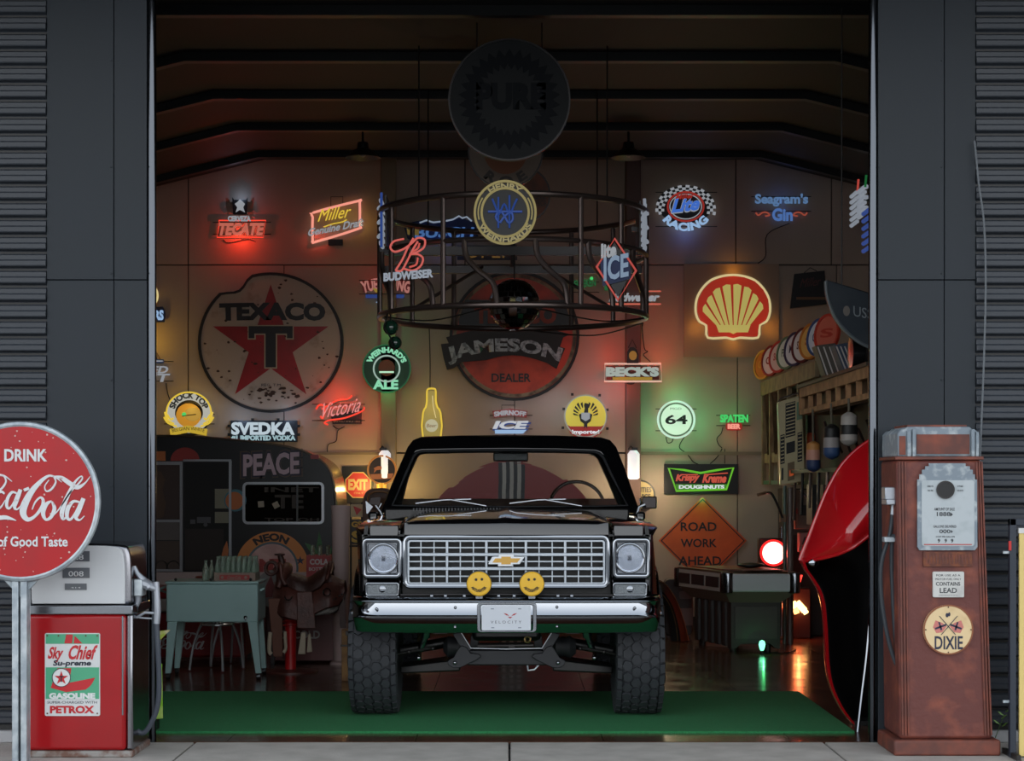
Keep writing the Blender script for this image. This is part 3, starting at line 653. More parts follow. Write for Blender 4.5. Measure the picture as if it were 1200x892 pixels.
for a, b, c in (((487, 590), (552, 585), (570, 593)), ((597, 590), (663, 585), (682, 593))):
    w = part('wiper', MB().tube([P(a[0], a[1], 2.10), P((a[0]+b[0])/2, (a[1]+b[1])/2-1.5, 2.105), P(b[0], b[1], 2.11)], 0.007, 6), m_chrome2, truck)
    part('wiper_arm', MB().tube([P(c[0], c[1], 2.08), P((b[0]+a[0])/2+8, b[1]+0.5, 2.095)], 0.006, 6), m_chrome2, w)
# door mirrors
ml = part('door_mirror', MB().hexa([P(432, 591, 2.1), P(444, 593, 2.1), P(444, 593, 2.2), P(432, 591, 2.2)], [P(434, 583, 2.12), P(447, 582, 2.12), P(447, 582, 2.2), P(434, 583, 2.2)]), mat('mirror_back_brown', (44, 30, 26), 0.25), truck, bev=0.004)
part('chrome_shell', MB().hexa([P(429.5, 602, 2.1), P(431, 602, 2.1), P(431, 602, 2.16), P(429.5, 602, 2.16)], [P(428.5, 587, 2.1), P(437, 594, 2.1), P(437, 594, 2.16), P(428.5, 587, 2.16)]), m_chrome2, ml)
part('mirror_arm', MB().tube([P(440, 592, 2.15), P(446, 600, 2.15), P(449, 606, 2.15)], 0.009, 6)+MB().tube([P(447, 590, 2.15), P(443, 597, 2.15)], 0.006, 6), m_chrome, ml)
mr = part('door_mirror', MB().box(P(752, 0, 2.15).x, P(769, 0, 2.15).x, 2.1, 2.16, P(0, 596, 2.15).z, P(0, 582, 2.15).z), mat('mirror_back_brown', (44, 30, 26), 0.25), truck, bev=0.008)
part('mirror_arm', MB().tube([P(756, 591, 2.1), P(749, 594, 2.1), P(746, 603, 2.1)], 0.011, 6)+MB().tube([P(750, 584, 2.1), P(751, 592, 2.1), P(757, 594, 2.1)], 0.008, 6), m_chrome, mr)
# front panel, grille, lamps
at(yG)
part('radiator_panel', MB().box(TC-0.90, TC+0.90, 0.70, 0.73, 0.80, 1.20), m_black, truck)
part('radiator_core', MB().box(TC-0.60, TC+0.60, 0.74, 0.80, 0.84, 1.16), mat('radiator', (46, 50, 54), 0.5, bump=(90, 0.6)), truck)
part('header_panel', MB().box(X(425), X(762), 0.63, 0.68, Z(629.5), Z(626)), m_blackgl, truck, bev=0.004)
for a, b in ((433, 467), (719, 754)): part('fender_cap', MB().hexa([(X(a), .606, Z(628.5)), (X(b), .606, Z(628.5)), (X(b), .70, Z(628.5)), (X(a), .70, Z(628.5))], [(X(a), .618, Z(615.5)), (X(b), .618, Z(615.5)), (X(b), .70, Z(615.5)), (X(a), .70, Z(615.5))]), m_blackgl, truck, bev=0.006)
for a, b in ((425, 431.5), (755.5, 762)): part('corner_cap', MB().hexa([(X(a), .63, Z(630)), (X(b), .63, Z(630)), (X(b), .67, Z(630)), (X(a), .67, Z(630))], [(X(a+(2 if a < 500 else 0)), .63, Z(616)), (X(b-(0 if a < 500 else 2)), .63, Z(616)), (X(b-(0 if a < 500 else 2)), .67, Z(616)), (X(a+(2 if a < 500 else 0)), .67, Z(616))]), m_blackgl, truck, bev=0.004)
gr = part('grille', MB().tube([(a, 0.60, b) for a, b in rrect(X(475), X(711.5), Z(686.5), Z(629.5), M(6), 5)], 0.017, 10, True), m_chrome, truck)
m_grille = mat('silver_grille_paint', (176, 184, 192), 0.28, 0.75)
part('inner_frame', MB().ringp(rrect(X(478), X(708.5), Z(684), Z(633), M(3)), rrect(X(480), X(706.5), Z(682.5), Z(634.8), M(2)), 0.585, 0.63), m_grille, gr)
for x in (524, 570, 616.2, 662.2): part('upright', MB().box(X(x-1.5), X(x+1.5), 0.588, 0.64, Z(683), Z(634)), m_grille, gr, bev=0.003)
for z in (649.8, 666.2): part('crossbar', MB().box(X(479), X(707.5), 0.582, 0.64, Z(z+1.9), Z(z-1.9)), m_grille, gr, bev=0.003)
for z in (641.8, 658, 675.3): part('thin_crossbar', MB().box(X(479), X(707.5), 0.598, 0.62, Z(z+0.7), Z(z-0.7)), m_grille, gr)
for c in range(5):
    for d in (1, 2):
        x = 478+46.1*c+46.1*d/3; part('thin_upright', MB().box(X(x-0.6), X(x+0.6), 0.60, 0.625, Z(683), Z(634)), m_grille, gr)
bt = [(577, 649.5), (615, 649.5), (606, 662.8), (572, 662.8)]
m_emb = mat('emblem_silver', (210, 214, 218), 0.3, 0.5)
bow = part('bow_emblem', PO([(577, 652), (584.5, 652), (584.5, 649), (602, 649), (602, 652), (615, 652), (609, 661), (601, 661), (601, 663.5), (583.5, 663.5), (583.5, 661), (572, 661)], 0.045, 0.014), m_emb, gr, bev=0.002)
part('gold_inlay', PO([(580.5, 654), (587.5, 654), (587.5, 652), (598.5, 652), (598.5, 654), (610, 654), (606, 659), (598.5, 659), (598.5, 661), (587.5, 661), (587.5, 659), (577, 659)], 0.059, 0.002), mat('gold', (206, 160, 72), 0.4), bow)
m_lens = mat('lamp_glass', (240, 242, 246), 0.03, trans=1.0, ior=1.25, bump=(26, 0.25))
for cx, cy, a, b in ((449.3, 654.7, 424, 471.5), (737.7, 654, 717.3, 762.6)):
    bz = part('headlamp_bezel', MB().tube([(p, 0.606, q) for p, q in rrect(X(a+2.6), X(b-2.6), Z(675), Z(632.6), M(4), 5)], 0.0155, 10, True), m_chrome, truck, sm=60)
    part('bezel_step', MB().tube([(p, 0.618, q) for p, q in rrect(X(a+6.6), X(b-6.6), Z(671), Z(636.6), M(2.5), 5)], 0.005, 8, True), m_chrome, bz, sm=60)
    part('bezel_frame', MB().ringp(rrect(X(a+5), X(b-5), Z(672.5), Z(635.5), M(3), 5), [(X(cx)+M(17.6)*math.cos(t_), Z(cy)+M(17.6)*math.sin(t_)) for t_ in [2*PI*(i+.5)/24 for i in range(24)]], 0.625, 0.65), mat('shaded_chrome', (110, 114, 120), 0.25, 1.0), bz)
    part('retaining_ring', MB().tube([(X(cx)+M(16.8)*math.cos(t_), 0.606, Z(cy)+M(16.8)*math.sin(t_)) for t_ in [2*PI*i/40 for i in range(40)]], 0.007, 8, True), m_chrome, bz)
    hl = part('headlamp', MB().lathe([(M(16), 0.612), (M(13), 0.602), (M(8), 0.596), (M(0.01), 0.594), (M(0.01), 0.598), (M(8), 0.600), (M(13), 0.606), (M(16), 0.616)], (X(cx), 0, Z(cy)), 'Y', 40), m_lens, bz)
    part('reflector', MB().lathe([(M(16), 0.622), (M(12), 0.645), (M(6), 0.660), (M(0.01), 0.665)], (X(cx), 0, Z(cy)), 'Y', 40), mat('lamp_reflector', (225, 228, 232), 0.12, 1.0), hl)
    part('bulb_shield', MB().box(X(cx-2.2), X(cx+2.2), 0.62, 0.64, Z(cy+3), Z(cy-3)), m_chrome, hl)
for a, b in ((428.3, 468), (718, 758.3)):
    ts = part('turn_lamp', MB().tube([(p, 0.606, q) for p, q in rrect(X(a+1), X(b-1), Z(697.5), Z(683.5), M(2))], 0.0065, 8, True), m_chrome, truck, sm=60)
    part('lens', MB().box(X(a+2), X(b-2), 0.612, 0.63, Z(696.5), Z(684.5)), mat('clear_lens', (116, 122, 126), 0.2, bump=(130, 0.8)), ts)
    part('reflector_spot', MB().lathe([(M(4), 0.610), (M(2.5), 0.606), (M(0.01), 0.605)], (X((a+b)/2), 0, Z(690.5)), 'Y', 16), m_chrome2, ts)
part('valance', MB().box(X(432), X(756), 0.60, 0.68, Z(712), Z(700)), m_trimbk, truck)
part('valance_rod', MB().tube([(X(470), 0.57, Z(697)), (X(560), 0.57, Z(696.5)), (X(718), 0.57, Z(697.5))], 0.008, 8), m_steel, truck)
for x in (505, 521, 543, 583, 601, 652, 668): part('fastener', MB().cyl((X(x), 0.55, Z(697.5)), (X(x+3), 0.55, Z(697.5)), 0.011), m_chrome2, truck)
# bumper: swept profile
at(0.45)
def bprof(u):     # (y offset, z)
    return [(0.10, .815), (0.030, .812), (0.0, .800), (-0.004, .790), (0.012, .783), (0.012, .708), (0.0, .698), (0.004, .686), (0.062, .602), (0.10, .590)]
rows = []
xs_ = [-0.955, -0.952, -0.94, -0.90, -0.80, -0.5, -0.22, 0.22, 0.5, 0.80, 0.90, 0.94, 0.952, 0.955]
ys_ = [0.40, 0.20, 0.09, 0.035, 0.008, 0.0, 0.0, 0.0, 0.0, 0.008, 0.035, 0.09, 0.20, 0.40]
for xx, yo in zip(xs_, ys_):
    rows.append([(TC+xx*(0.985 if z < 0.65 else 1), 0.45+yo+y, z) for y, z in bprof(xx)])
bp = part('front_bumper', MB().grid(rows, (0, 0.012, 0)), m_chrome, truck, sm=60)
for x, z in ((533.5, 712.3), (533, 736), (652.7, 711.7), (653, 735.3), (744, 713), (441, 714)):
    yy = 0.462 if z < 720 else 0.492
    part('bolt', MB().ball((X(x), yy, Z(z)), 0.010, 12), m_chrome2, bp)
part('plate_recess', MB().ringp(rrect(X(559), X(629), Z(741), Z(706.5), M(4)), rrect(X(563.5), X(624.5), Z(739), Z(709), M(2)), 0.44, 0.47), m_chrome2, bp, bev=0.004)
lp = part('number_plate', MB().ext(rrect(X(564.5), X(622), Z(738.7), Z(709.8), M(1.5)), 0.43, 0.436), mat('plate_white3', (196, 202, 210), 0.35), bp)
at(0.43)
part('lettering', TX('V E L O C I T Y', 575, 611, 727.5, 730.8, 0.0, 0.001), mat('plate_grey', (90, 94, 100), 0.5), lp)
part('wing_mark', PO([(590, 718.5), (594, 719.5), (597, 722), (593, 721)], 0, .001)+PO([(599, 722), (602, 719.5), (606, 718.5), (603, 721)], 0, .001)+PO([(595, 723), (600.5, 723), (598, 725)], 0, .001), mat('plate_red2', (170, 40, 44), 0.5), lp)
for a, b in ((577, 713.7), (609, 713.7), (577.5, 735.8), (609, 735.8)): part('slot', BX(a-1.8, a+1.8, b-0.5, b+0.5, 0, 0.001), mat('plate_slot', (110, 120, 132), 0.5), lp)
# two yellow smiley lamp covers
at(0.47); m_yel = mat('yellow_cover', (226, 178, 44), 0.45)
for cx in (561.5, 623.2):
    lm = part('fog_lamp', MB().lathe([(M(14.8), 0.43), (M(14.8), 0.50), (M(8), 0.54), (M(3), 0.55)], (X(cx), 0, Z(684)), 'Y', 40), m_trimbk, truck)
    part('lamp_stalk', MB().cyl((X(cx), 0.49, 0.80), (X(cx), 0.49, Z(697)), 0.018)+MB().box(X(cx-4), X(cx+4), 0.46, 0.53, .806, .825), m_chrome2, lm)
    cv = part('lamp_cover', MB().lathe([(M(14.6), 0.435), (M(14.2), 0.425), (M(13), 0.42), (M(0.01), 0.417)], (X(cx), 0, Z(684)), 'Y', 40), m_yel, lm)
    at(0.418)
    part('eye', DC(cx-3.6, 679.3, 1.6, 0.001, 0.003, n=12), m_black, cv); part('eye', DC(cx+3.2, 679, 1.6, 0.001, 0.003, n=12), m_black, cv)
    part('smile_lettering', RING_TX('HITLIGHTER'.replace('HIT', 'ART'), cx-0.3, 683, 9.2, 3.4, 270, 118, 0.002, 0.002, bold=0.03, inward=True), m_black, cv)
    at(0.47)
# wheels
def hexlug(cx, w, a0, da, r0, r1, jx, seed):
    """one raised tread block: x centre/half-width, angle centre/half-span"""
    rr = random.Random(seed); k = 6; pts = []
    for i in range(k):
        t_ = 2*PI*i/k+PI/6*jx
        pts.append((cx+w*math.cos(t_)*rr.uniform(.86, 1.06), a0+da*math.sin(t_)*rr.uniform(.86, 1.06)))
    return pts
def wheel(cx, cy, front):
    c = Vector((cx, cy, WR+0.0152)); W2 = 0.155
    prof = [(0.20, -0.11), (0.24, -0.135), (0.33, -W2), (0.375, -W2*0.99), (0.398, -W2*0.86), (0.406, -0.06), (0.408, 0), (0.406, 0.06), (0.398, W2*0.86), (0.375, W2*0.99), (0.33, W2), (0.24, 0.135), (0.20, 0.11)]
    w = part('wheel', MB().lathe(prof, tuple(c), 'X', 64), m_tread, truck, label=None)
    lg = MB(); N = 34
    for j, (x, hx, da, off) in enumerate(((-0.085, 0.036, 0.092, 0.0), (-0.030, 0.034, 0.098, 0.5), (0.028, 0.036, 0.095, 0.1), (0.086, 0.034, 0.094, 0.6))):
        for i in range(N):
            a0 = 2*PI*(i+off)/N; pts = hexlug(x, hx, a0, da, 0, 0, (i+j) % 2, int(cx*100)+i*7+j*131)
            n_ = len(pts); vs = []
            for rr_, sc in ((0.400, 1.0), (0.4205, 0.93)):
                for (px_, pa) in pts:
                    qx = x+(px_-x)*sc; qa = a0+(pa-a0)*sc
                    vs.append(c+Vector((qx, rr_*math.cos(qa), rr_*math.sin(qa))))
            lg.add(vs, [tuple(range(n_, 2*n_))]+[(k_, (k_+1) % n_, n_+(k_+1) % n_, n_+k_) for k_ in range(n_)])
    for sgn in (-1, 1):
        for i in range(N):
            a0 = 2*PI*(i+(0.25 if sgn > 0 else 0.75))/N; da = 0.076*(1 if i % 2 else .9)
            vs = []
            for (r_, x_) in ((0.355, 0.158 if i % 2 else 0.156), (0.414, 0.148), (0.4195, 0.119), (0.395, 0.119), (0.36, 0.147)):
                for q in (-1, 1): vs.append(c+Vector((sgn*x_, r_*math.cos(a0+q*da), r_*math.sin(a0+q*da))))
            lg.add(vs, [(0, 1, 3, 2), (2, 3, 5, 4), (4, 5, 7, 6), (6, 7, 9, 8), (8, 9, 1, 0), (0, 2, 4, 6, 8), (9, 7, 5, 3, 1)])
    part('tread_blocks', lg, m_tread, w, sm=20, kind='stuff')
    s_ = 1 if cx > TC else -1
    part('rim', MB().lathe([(0.215, s_*0.12), (0.20, s_*0.128), (0.19, s_*0.06), (0.12, s_*0.05), (0.07, s_*0.10), (0.001, s_*0.11)], tuple(c), 'X', 32)+MB().lathe([(0.205, -s_*0.12), (0.19, -s_*0.1), (0.18, s_*0.03), (0.001, s_*0.03)], tuple(c), 'X', 32), m_alu, w)
    return w
WX = 0.848
for cy in (FW, RW):
    for sx in (-1, 1): wheel(TC+sx*WX, cy, cy == FW)
# running gear under the bumper
at(0.95)
part('crossmember', MB().box(X(548), X(641), 0.90, 0.99, Z(779), Z(761)), m_satin, truck, bev=0.008)
for sx, q in ((1, lambda a: a), (-1, lambda a: 2*593.5-a)):
    g = part('gusset_plate', PO([(q(a), b) for a, b in ((541, 755), (547, 757), (552, 764), (561, 765), (564, 768), (559, 772), (540, 781), (532, 781.5), (526, 778), (525, 773), (532, 769), (537, 760))], 0.07, 0.02), m_satin, truck, bev=0.004)
    part('bolt', MB().ball((X(q(533.5)), 0.85, Z(775)), 0.013, 12), m_chrome2, g)
    part('frame_strut', PO([(q(a), b) for a, b in ((531, 742), (540, 740), (552, 759), (549, 766), (543, 762))], 0.05, 0.03), m_satin, truck, bev=0.003)
    part('brush_bar', MB().tube([(X(q(541)), 0.88, Z(741)), (X(q(552)), 0.88, Z(758.5)), (X(594), 0.88, Z(759.5))], 0.005, 6), m_alu, truck)
    at(1.2)
    part('lower_arm', MB().hexa([(X(q(540)), 1.05, Z(784)), (X(q(470)), 1.10, Z(788)), (X(q(470)), 1.35, Z(788)), (X(q(540)), 1.40, Z(784))], [(X(q(540)), 1.05, Z(770)), (X(q(470)), 1.10, Z(779)), (X(q(470)), 1.35, Z(779)), (X(q(540)), 1.40, Z(770))]), m_trimbk, truck, bev=0.01)
    part('shock_absorber', MB().cyl(P(q(498.5), 745, 1.02), P(q(493), 762, 1.06), 0.022)+MB().cyl(P(q(500), 738, 1.0), P(q(498.5), 746, 1.02), 0.03), m_chrome2, truck)
    part('tie_rod', MB().tube([P(q(466), 767, .98), P(q(480), 764, .98), P(q(508), 759.5, .98)], 0.008, 8)+MB().ball(P(q(479), 764, .975), 0.014)+MB().ball(P(q(507), 760, .975), 0.014), m_steel, truck)
    part('ball_joint', MB().ball(P(q(490.5), 771, .98), 0.017), m_chrome2, truck)
    part('axle_boot', MB().lathe([(0.03, 0.0), (0.07, 0.03), (0.06, 0.08), (0.075, 0.12), (0.045, 0.16)], (X(q(520))-(0.0 if sx > 0 else 0.12), 1.12, Z(757)), 'X', 20), m_rubber, truck)
    part('shackle', PO([(q(a), b) for a, b in ((561, 742), (552.5, 742), (551, 757), (562, 757))], 0.10, 0.03), m_satin, truck, bev=0.004)
    at(0.95)
part('engine_pan', MB().box(TC-0.28, TC+0.28, 1.0, 1.8, 0.60, 0.86)+MB().box(TC-0.22, TC+0.22, 1.02, 1.7, 0.50, 0.60), m_trimbk, truck, bev=0.03)
part('frame_rail', MB().box(TC-0.45, TC-0.37, 0.62, 4.9, 0.58, 0.72), m_trimbk, truck)
part('frame_rail', MB().box(TC+0.37, TC+0.45, 0.62, 4.9, 0.58, 0.72), m_trimbk, truck)
part('steering_box', MB().cyl((X(560), .93, Z(757)), (X(625), .93, Z(756)), 0.02)+MB().box(X(596), X(603), .90, .94, Z(759), Z(755)), m_steel, truck)
part('eye_bolt', MB().tube([(X(618)+0.018*math.cos(a), 0.85, Z(748)+0.018*math.sin(a)) for a in [2*PI*i/16 for i in range(16)]], 0.006, 6, True), mat('brass', (190, 160, 110), 0.3, 0.9), truck)
parts('half_shaft', [MB().cyl((TC-0.69, FW, WR), (TC-0.35, FW, WR+.06), 0.035), MB().cyl((TC+0.69, FW, WR), (TC+0.35, FW, WR+.06), 0.035)], m_trimbk, truck)
part('rear_axle', MB().cyl((TC-0.70, RW, WR), (TC+0.70, RW, WR), 0.045)+MB().ball((TC+0.1, RW, WR), 0.14), m_trimbk, truck)
part('hanging_hook', MB().tube([(X(618), 0.92, Z(779)), (X(619), 0.90, Z(785)), (X(626), 0.90, Z(784)), (X(632), 0.92, Z(778))], 0.006, 6), m_galv, truck)
# ================================================================== signs on the back wall
WS = WY-0.02
at(WS)
nW = emit('neon_white', (222, 226, 232), 0.9); nR = emit('neon_red', (255, 70, 50), 1.0); nRW = emit('neon_rose', (255, 160, 140), 0.9)
nB = emit('neon_blue', (70, 120, 220), 0.7); nBW = emit('neon_pale_blue', (160, 195, 235), 0.75); nG = emit('neon_green', (70, 220, 110), 0.8); nGW = emit('neon_pale_green', (190, 240, 200), 0.9)
nY = emit('neon_yellow', (240, 205, 70), 0.8); nYW = emit('neon_cream', (235, 215, 150), 0.8); nO = emit('neon_orange', (250, 130, 40), 0.8)
nDW = emit('neon_dim_white', (190, 195, 202), 0.5); nDY = emit('neon_dim_yellow', (190, 160, 60), 0.45); nDR = emit('neon_dim_red', (200, 60, 50), 0.45); nDB = emit('neon_dim_blue', (50, 80, 160), 0.45)
m_wire = mat('black_wire', (14, 14, 14), 0.5)
m_board = mat('black_board', (16, 17, 20), 0.4)
ALLS = []
def sign(label, cx, cy, parts, light=None, name='neon_sign', cat='sign', wires=None, cord=None, group=None):
    t = thing(name, label, cat, (X(cx), PL.y, Z(cy)), group)
    for pr in parts:
        nm, mb, m = pr[:3]
        part(nm, mb, m, t, kind=(pr[3] if len(pr) > 3 else None))
    if wires:
        x0, x1, ys = wires
        for y in ys: part('support_wire', MB().tube([(X(x0), PL.y-0.028, Z(y)), (X(x1), PL.y-0.028, Z(y))], 0.0045, 5), m_wire, t)
    if cord: part('cord', MB().tube([(X(a), PL.y-0.012, Z(b)) for a, b in cr(cord, 5)], 0.005, 5), m_wire, t)
    if light:
        for (col, pw, lx, ly, d) in light: lamp(t, (X(lx), PL.y-d, Z(ly)), col, pw)
    ALLS.append(t); return t
def bars(x0, x1, y0, y1, n, r=0.004, o=0.03): 
    m = MB()
    for i in range(n): m += TU([(x0+(x1-x0)*i/(n-1), y0), (x0+(x1-x0)*i/(n-1), y1)], r, o, sm=0)
    return m
RED = (255, 60, 35); WHT = (235, 238, 255); YEL = (255, 200, 70); GRN = (90, 255, 140); BLU = (80, 130, 255); ORG = (255, 150, 50); BLW = (190, 215, 255)

# --- row near the ceiling
sign('red neon word under a small black eagle box, highest sign at the left', 283, 262, [
    ('eagle_box', BX(275, 289, 235, 252, 0.0, 0.05), m_board), ('eagle_frame', PO([(273, 232), (277, 238), (288, 238), (291, 232), (290, 252), (274, 252)], 0.045, 0.01), m_board),
    ('eagle', PO([(276, 240), (280, 237), (282, 234.5), (285, 237), (288, 240), (286, 244), (288, 250), (282, 247), (277, 250), (279, 244)], 0.056, 0.004)+TX('T', 280, 284.5, 238, 246, 0.061, 0.003, bold=0.04), nDW),
    ('top_word', TX('CERVEZA', 268, 295, 254, 260.5, 0.06, 0.008, bold=0.06), nDW),
    ('red_word', TX('TECATE', 255, 311, 262, 277, 0.05, 0.01, shear=0.2, bold=0.05), emit('neon_tecate', (225, 120, 100), 0.62)),
    ('red_outline', TU([(257, 259), (312, 259), (309, 279), (255, 279), (258, 262)], 0.006, 0.04, True, sm=0), nR)],
    light=[(RED, 5.0, 283, 279, 0.16), (BLW, 0.5, 283, 232, 0.12)], wires=(250, 318, (261, 275)), cord=[(262, 281), (268, 285), (290, 281), (300, 284)])
fr = [(368, 250), (420, 236.5), (422, 238), (422, 264), (420, 269), (371, 284), (367, 282), (367, 255)]
t = sign('tilted neon frame with yellow and white script, second from left in the top row', 395, 258, [
    ('frame_tube', TU(fr, 0.013, 0.05, True, sm=3), nRW),
    ('yellow_script', TX('Miller', 373, 414, 247, 261, 0.055, 0.010, shear=0.35, bold=0.0, slope=6), nY), ('script_swash', TU([(380, 267), (390, 263.5), (402, 261), (407, 258)], 0.006, 0.058), nY),
    ('white_script', TX('Genuine Draft', 361, 428, 269.5, 278.5, 0.07, 0.008, shear=0.25, bold=0.025, slope=13), nDW),
    ('transformer', BX(385, 402, 281, 288, 0.0, 0.04), m_board),
    ('hanger', TU([(388, 244), (388, 231), (402, 231), (402, 242)], 0.004, 0.02, sm=0), m_wire)],
    light=[(RED, 0.9, 372, 280, 0.12), (YEL, 0.5, 424, 262, 0.15)])
sign('blue and white oval race neon sign with checkered border at the upper right', 803, 245, [
    ('backing', DC(803, 240, 33, 0.0, 0.01, ry=22), m_board),
    ('oval_ring', MB().ringp(circ(X(803), Z(243), M(22), 40, M(18)), circ(X(803), Z(243), M(20), 40, M(16)), PL.y-0.06, PL.y-0.045), nDR),
    ('oval_ring', MB().ringp(circ(X(803), Z(243), M(19), 40, M(15)), circ(X(803), Z(243), M(18), 40, M(14)), PL.y-0.06, PL.y-0.045), nDW),
    ('red_script', TX('Miller', 791, 814, 229, 235, 0.06, 0.008, shear=0.3, bold=0.03, slope=2), nDR),
    ('blue_script', TX('Lite', 786, 822, 235, 251, 0.07, 0.01, shear=0.3, bold=0.04, slope=4), nB),
    ('pale_outline', TX('Lite', 785, 823, 234, 252, 0.05, 0.005, shear=0.3, bold=0.06, slope=4), nDW),
    ('lower_word', RING_TX('RACING', 803, 236, 31, 10, 270, 100, 0.06, 0.01, bold=0.05, inward=True), nBW)],
    light=[(BLU, 0.5, 803, 275, 0.15)], wires=(768, 840, (226, 266)))
ck = MB()
for i in range(26):
    for j in range(3):
        if (i+j) % 2: continue
        a0, a1 = math.radians(-12+i*204/26), math.radians(-12+(i+1)*204/26); r0, r1 = 24.5+3.3*j, 24.5+3.3*(j+1)
        ck += PO([(803+r*1.03*math.cos(a), 247-r*0.85*math.sin(a)) for r, a in ((r0, a0), (r1, a0), (r1, a1), (r0, a1))], 0.045, 0.01)
part('checkered_border', ck, nDW, ALLS[-1], kind='stuff')
sign('pale blue gothic neon letters over red scrolls in the upper right corner', 915, 240, [
    ('upper_word', TX("Seagram's", 884, 946, 228, 243, 0.05, 0.01, bold=0.035), emit('neon_s', (110, 150, 200), 0.5)),
    ('lower_word', TX('Gin', 904, 928, 245, 260, 0.05, 0.01, bold=0.04), emit('neon_s2', (90, 130, 200), 0.6)),
    ('left_scroll', TU([(885, 250), (888, 253), (893, 250), (898, 250), (901, 253), (896, 254)], 0.009, 0.05), emit('neon_scroll', (190, 90, 70), 0.5)),
    ('right_scroll', TU([(945, 250), (942, 253), (937, 250), (932, 250), (929, 253), (934, 254)], 0.009, 0.05), MC['neon_scroll'])],
    light=[(BLU, 0.25, 915, 235, 0.15)], wires=(880, 950, (231, 248)), cord=[(925, 262), (899, 275), (897, 300), (888, 309)])
# --- left edge, partly hidden by the door frame
sign('yellow oval sign with blue lettered strip, cut off by the left door edge', 172, 352, [
    ('oval', DC(170, 347, 16, 0.0, 0.05, ry=21), mat('yellow_sign', (216, 180, 80), 0.5)), ('oval_tube', RG(170, 347, 17, 15, 0.05, 0.012), nYW),
    ('strip', PO([(150, 362), (192, 360), (195, 367), (194, 378), (150, 379)], 0.04, 0.02), mat('sign_navy', (28, 40, 80), 0.5)), ('strip_word', TX("COORS", 158, 193, 364, 376, 0.061, 0.008, bold=0.05), nBW)],
    light=[(YEL, 2.4, 178, 400, 0.25)])
sign('white italic neon letters under a blue bar, peeking past the left door frame', 186, 435, [
    ('upper_bar', BX(165, 193, 421.5, 426, 0.04, 0.02), mat('sign_blue', (50, 84, 160), 0.4)), ('bar_line', BX(165, 192, 423, 424.4, 0.06, 0.006), nDW),
    ('upper_word', TX('RED', 168, 199.5, 429.5, 438, 0.05, 0.01, shear=0.3, bold=0.03), nDW), ('lower_word', TX('KIT', 164, 200.5, 438.5, 448, 0.05, 0.01, shear=0.3, bold=0.03), nDW),
    ('hanger', TU([(184, 421), (184, 413), (188, 421)], 0.004, 0.02, sm=0), m_wire)], wires=(165, 204, (424, 447)), cord=[(195, 449), (197, 462), (201, 472)])
# --- big round white sign with red star
cx, cy = 318, 402
def dent(pts):      # knocked-in rim at the upper left
    out = []
    for a, b in pts:
        dx, dy = a-cx, b-cy; an = math.degrees(math.atan2(-dy, dx)); r = math.hypot(dx, dy)
        if 108 < an < 135 and r > 66: f = 1-0.13*math.sin(PI*(an-108)/27); a, b = cx+dx*f, cy+dy*f
        out.append((a, b))
    return out
def pc(r, n=72): return dent([(cx+r*math.cos(2*PI*i/n), cy-0.965*r*math.sin(2*PI*i/n)) for i in range(n)])
def pr2(a, b, o, th): return MB().ringp([(X(p), Z(q)) for p, q in a], [(X(p), Z(q)) for p, q in b], PL.y-o-th, PL.y-o)
m_wenam = mat('stained_white_enamel', (172, 155, 138), 0.4, noise=(7, (128, 108, 90), 0.58, 0.8))
sign('huge worn round white enamel sign with a red star and black T', cx, cy, [
    ('disc', PO(pc(84), 0.02, 0.03), m_wenam), ('rim', pr2(pc(85), pc(81.5), 0.015, 0.045), mat('rim_black', (24, 22, 21), 0.5)),
    ('star', PO(star(cx, 405, 71, 27), 0.05, 0.003), mat('star_red', (150, 22, 26), 0.35, noise=(6, (128, 22, 24), 0.4, 0.7))),
    ('letter_edge', PO([(291, 381.5), (345, 381.5), (345, 398.5), (335.5, 398.5), (335.5, 393), (325.5, 393), (325.5, 432.5), (310.5, 432.5), (310.5, 393), (300.5, 393), (300.5, 398.5), (291, 398.5)], 0.053, 0.002), mat('letter_edge_tan', (170, 156, 130), 0.4)),
    ('letter', PO([(292.3, 382.8), (343.7, 382.8), (343.7, 397), (337, 397), (337, 391.5), (324, 391.5), (324, 431), (312, 431), (312, 391.5), (299, 391.5), (299, 397), (292.3, 397)], 0.055, 0.002), mat('sign_ink', (26, 24, 24), 0.4)),
    ('lettering', TX('TEXACO', 258, 382, 356, 377, 0.054, 0.003, bold=0.055, arc=1), MC['sign_ink']), ('small_lettering', TX('REG. T.M.', 307, 331, 450, 453, 0.05, 0.002), MC['sign_ink'])], name='enamel_sign')
rs = MB()
for i in range(60):
    a = random.uniform(0, 2*PI); r = 80*math.sqrt(random.random()); q = random.uniform(0.4, 2.2); x_, y_ = cx+r*math.cos(a), cy+r*.96*math.sin(a)
    rs += PO([(x_+q*random.uniform(.4, 1)*math.cos(b)*1.5, y_+q*random.uniform(.4, 1)*math.sin(b)) for b in [2*PI*j/7 for j in range(7)]], 0.0575, 0.0008)
for i in range(26):
    x_, y_ = 318+random.gauss(0, 14), 462+random.gauss(0, 4); q = random.uniform(1, 3)
    rs += PO([(x_+q*2*random.uniform(.4, 1)*math.cos(b), y_+q*random.uniform(.4, 1)*math.sin(b)) for b in [2*PI*j/7 for j in range(7)]], 0.0575, 0.0008)
part('rust_spots', rs, mat('rust_spot', (64, 44, 32), 0.8), ALLS[-1], kind='stuff')
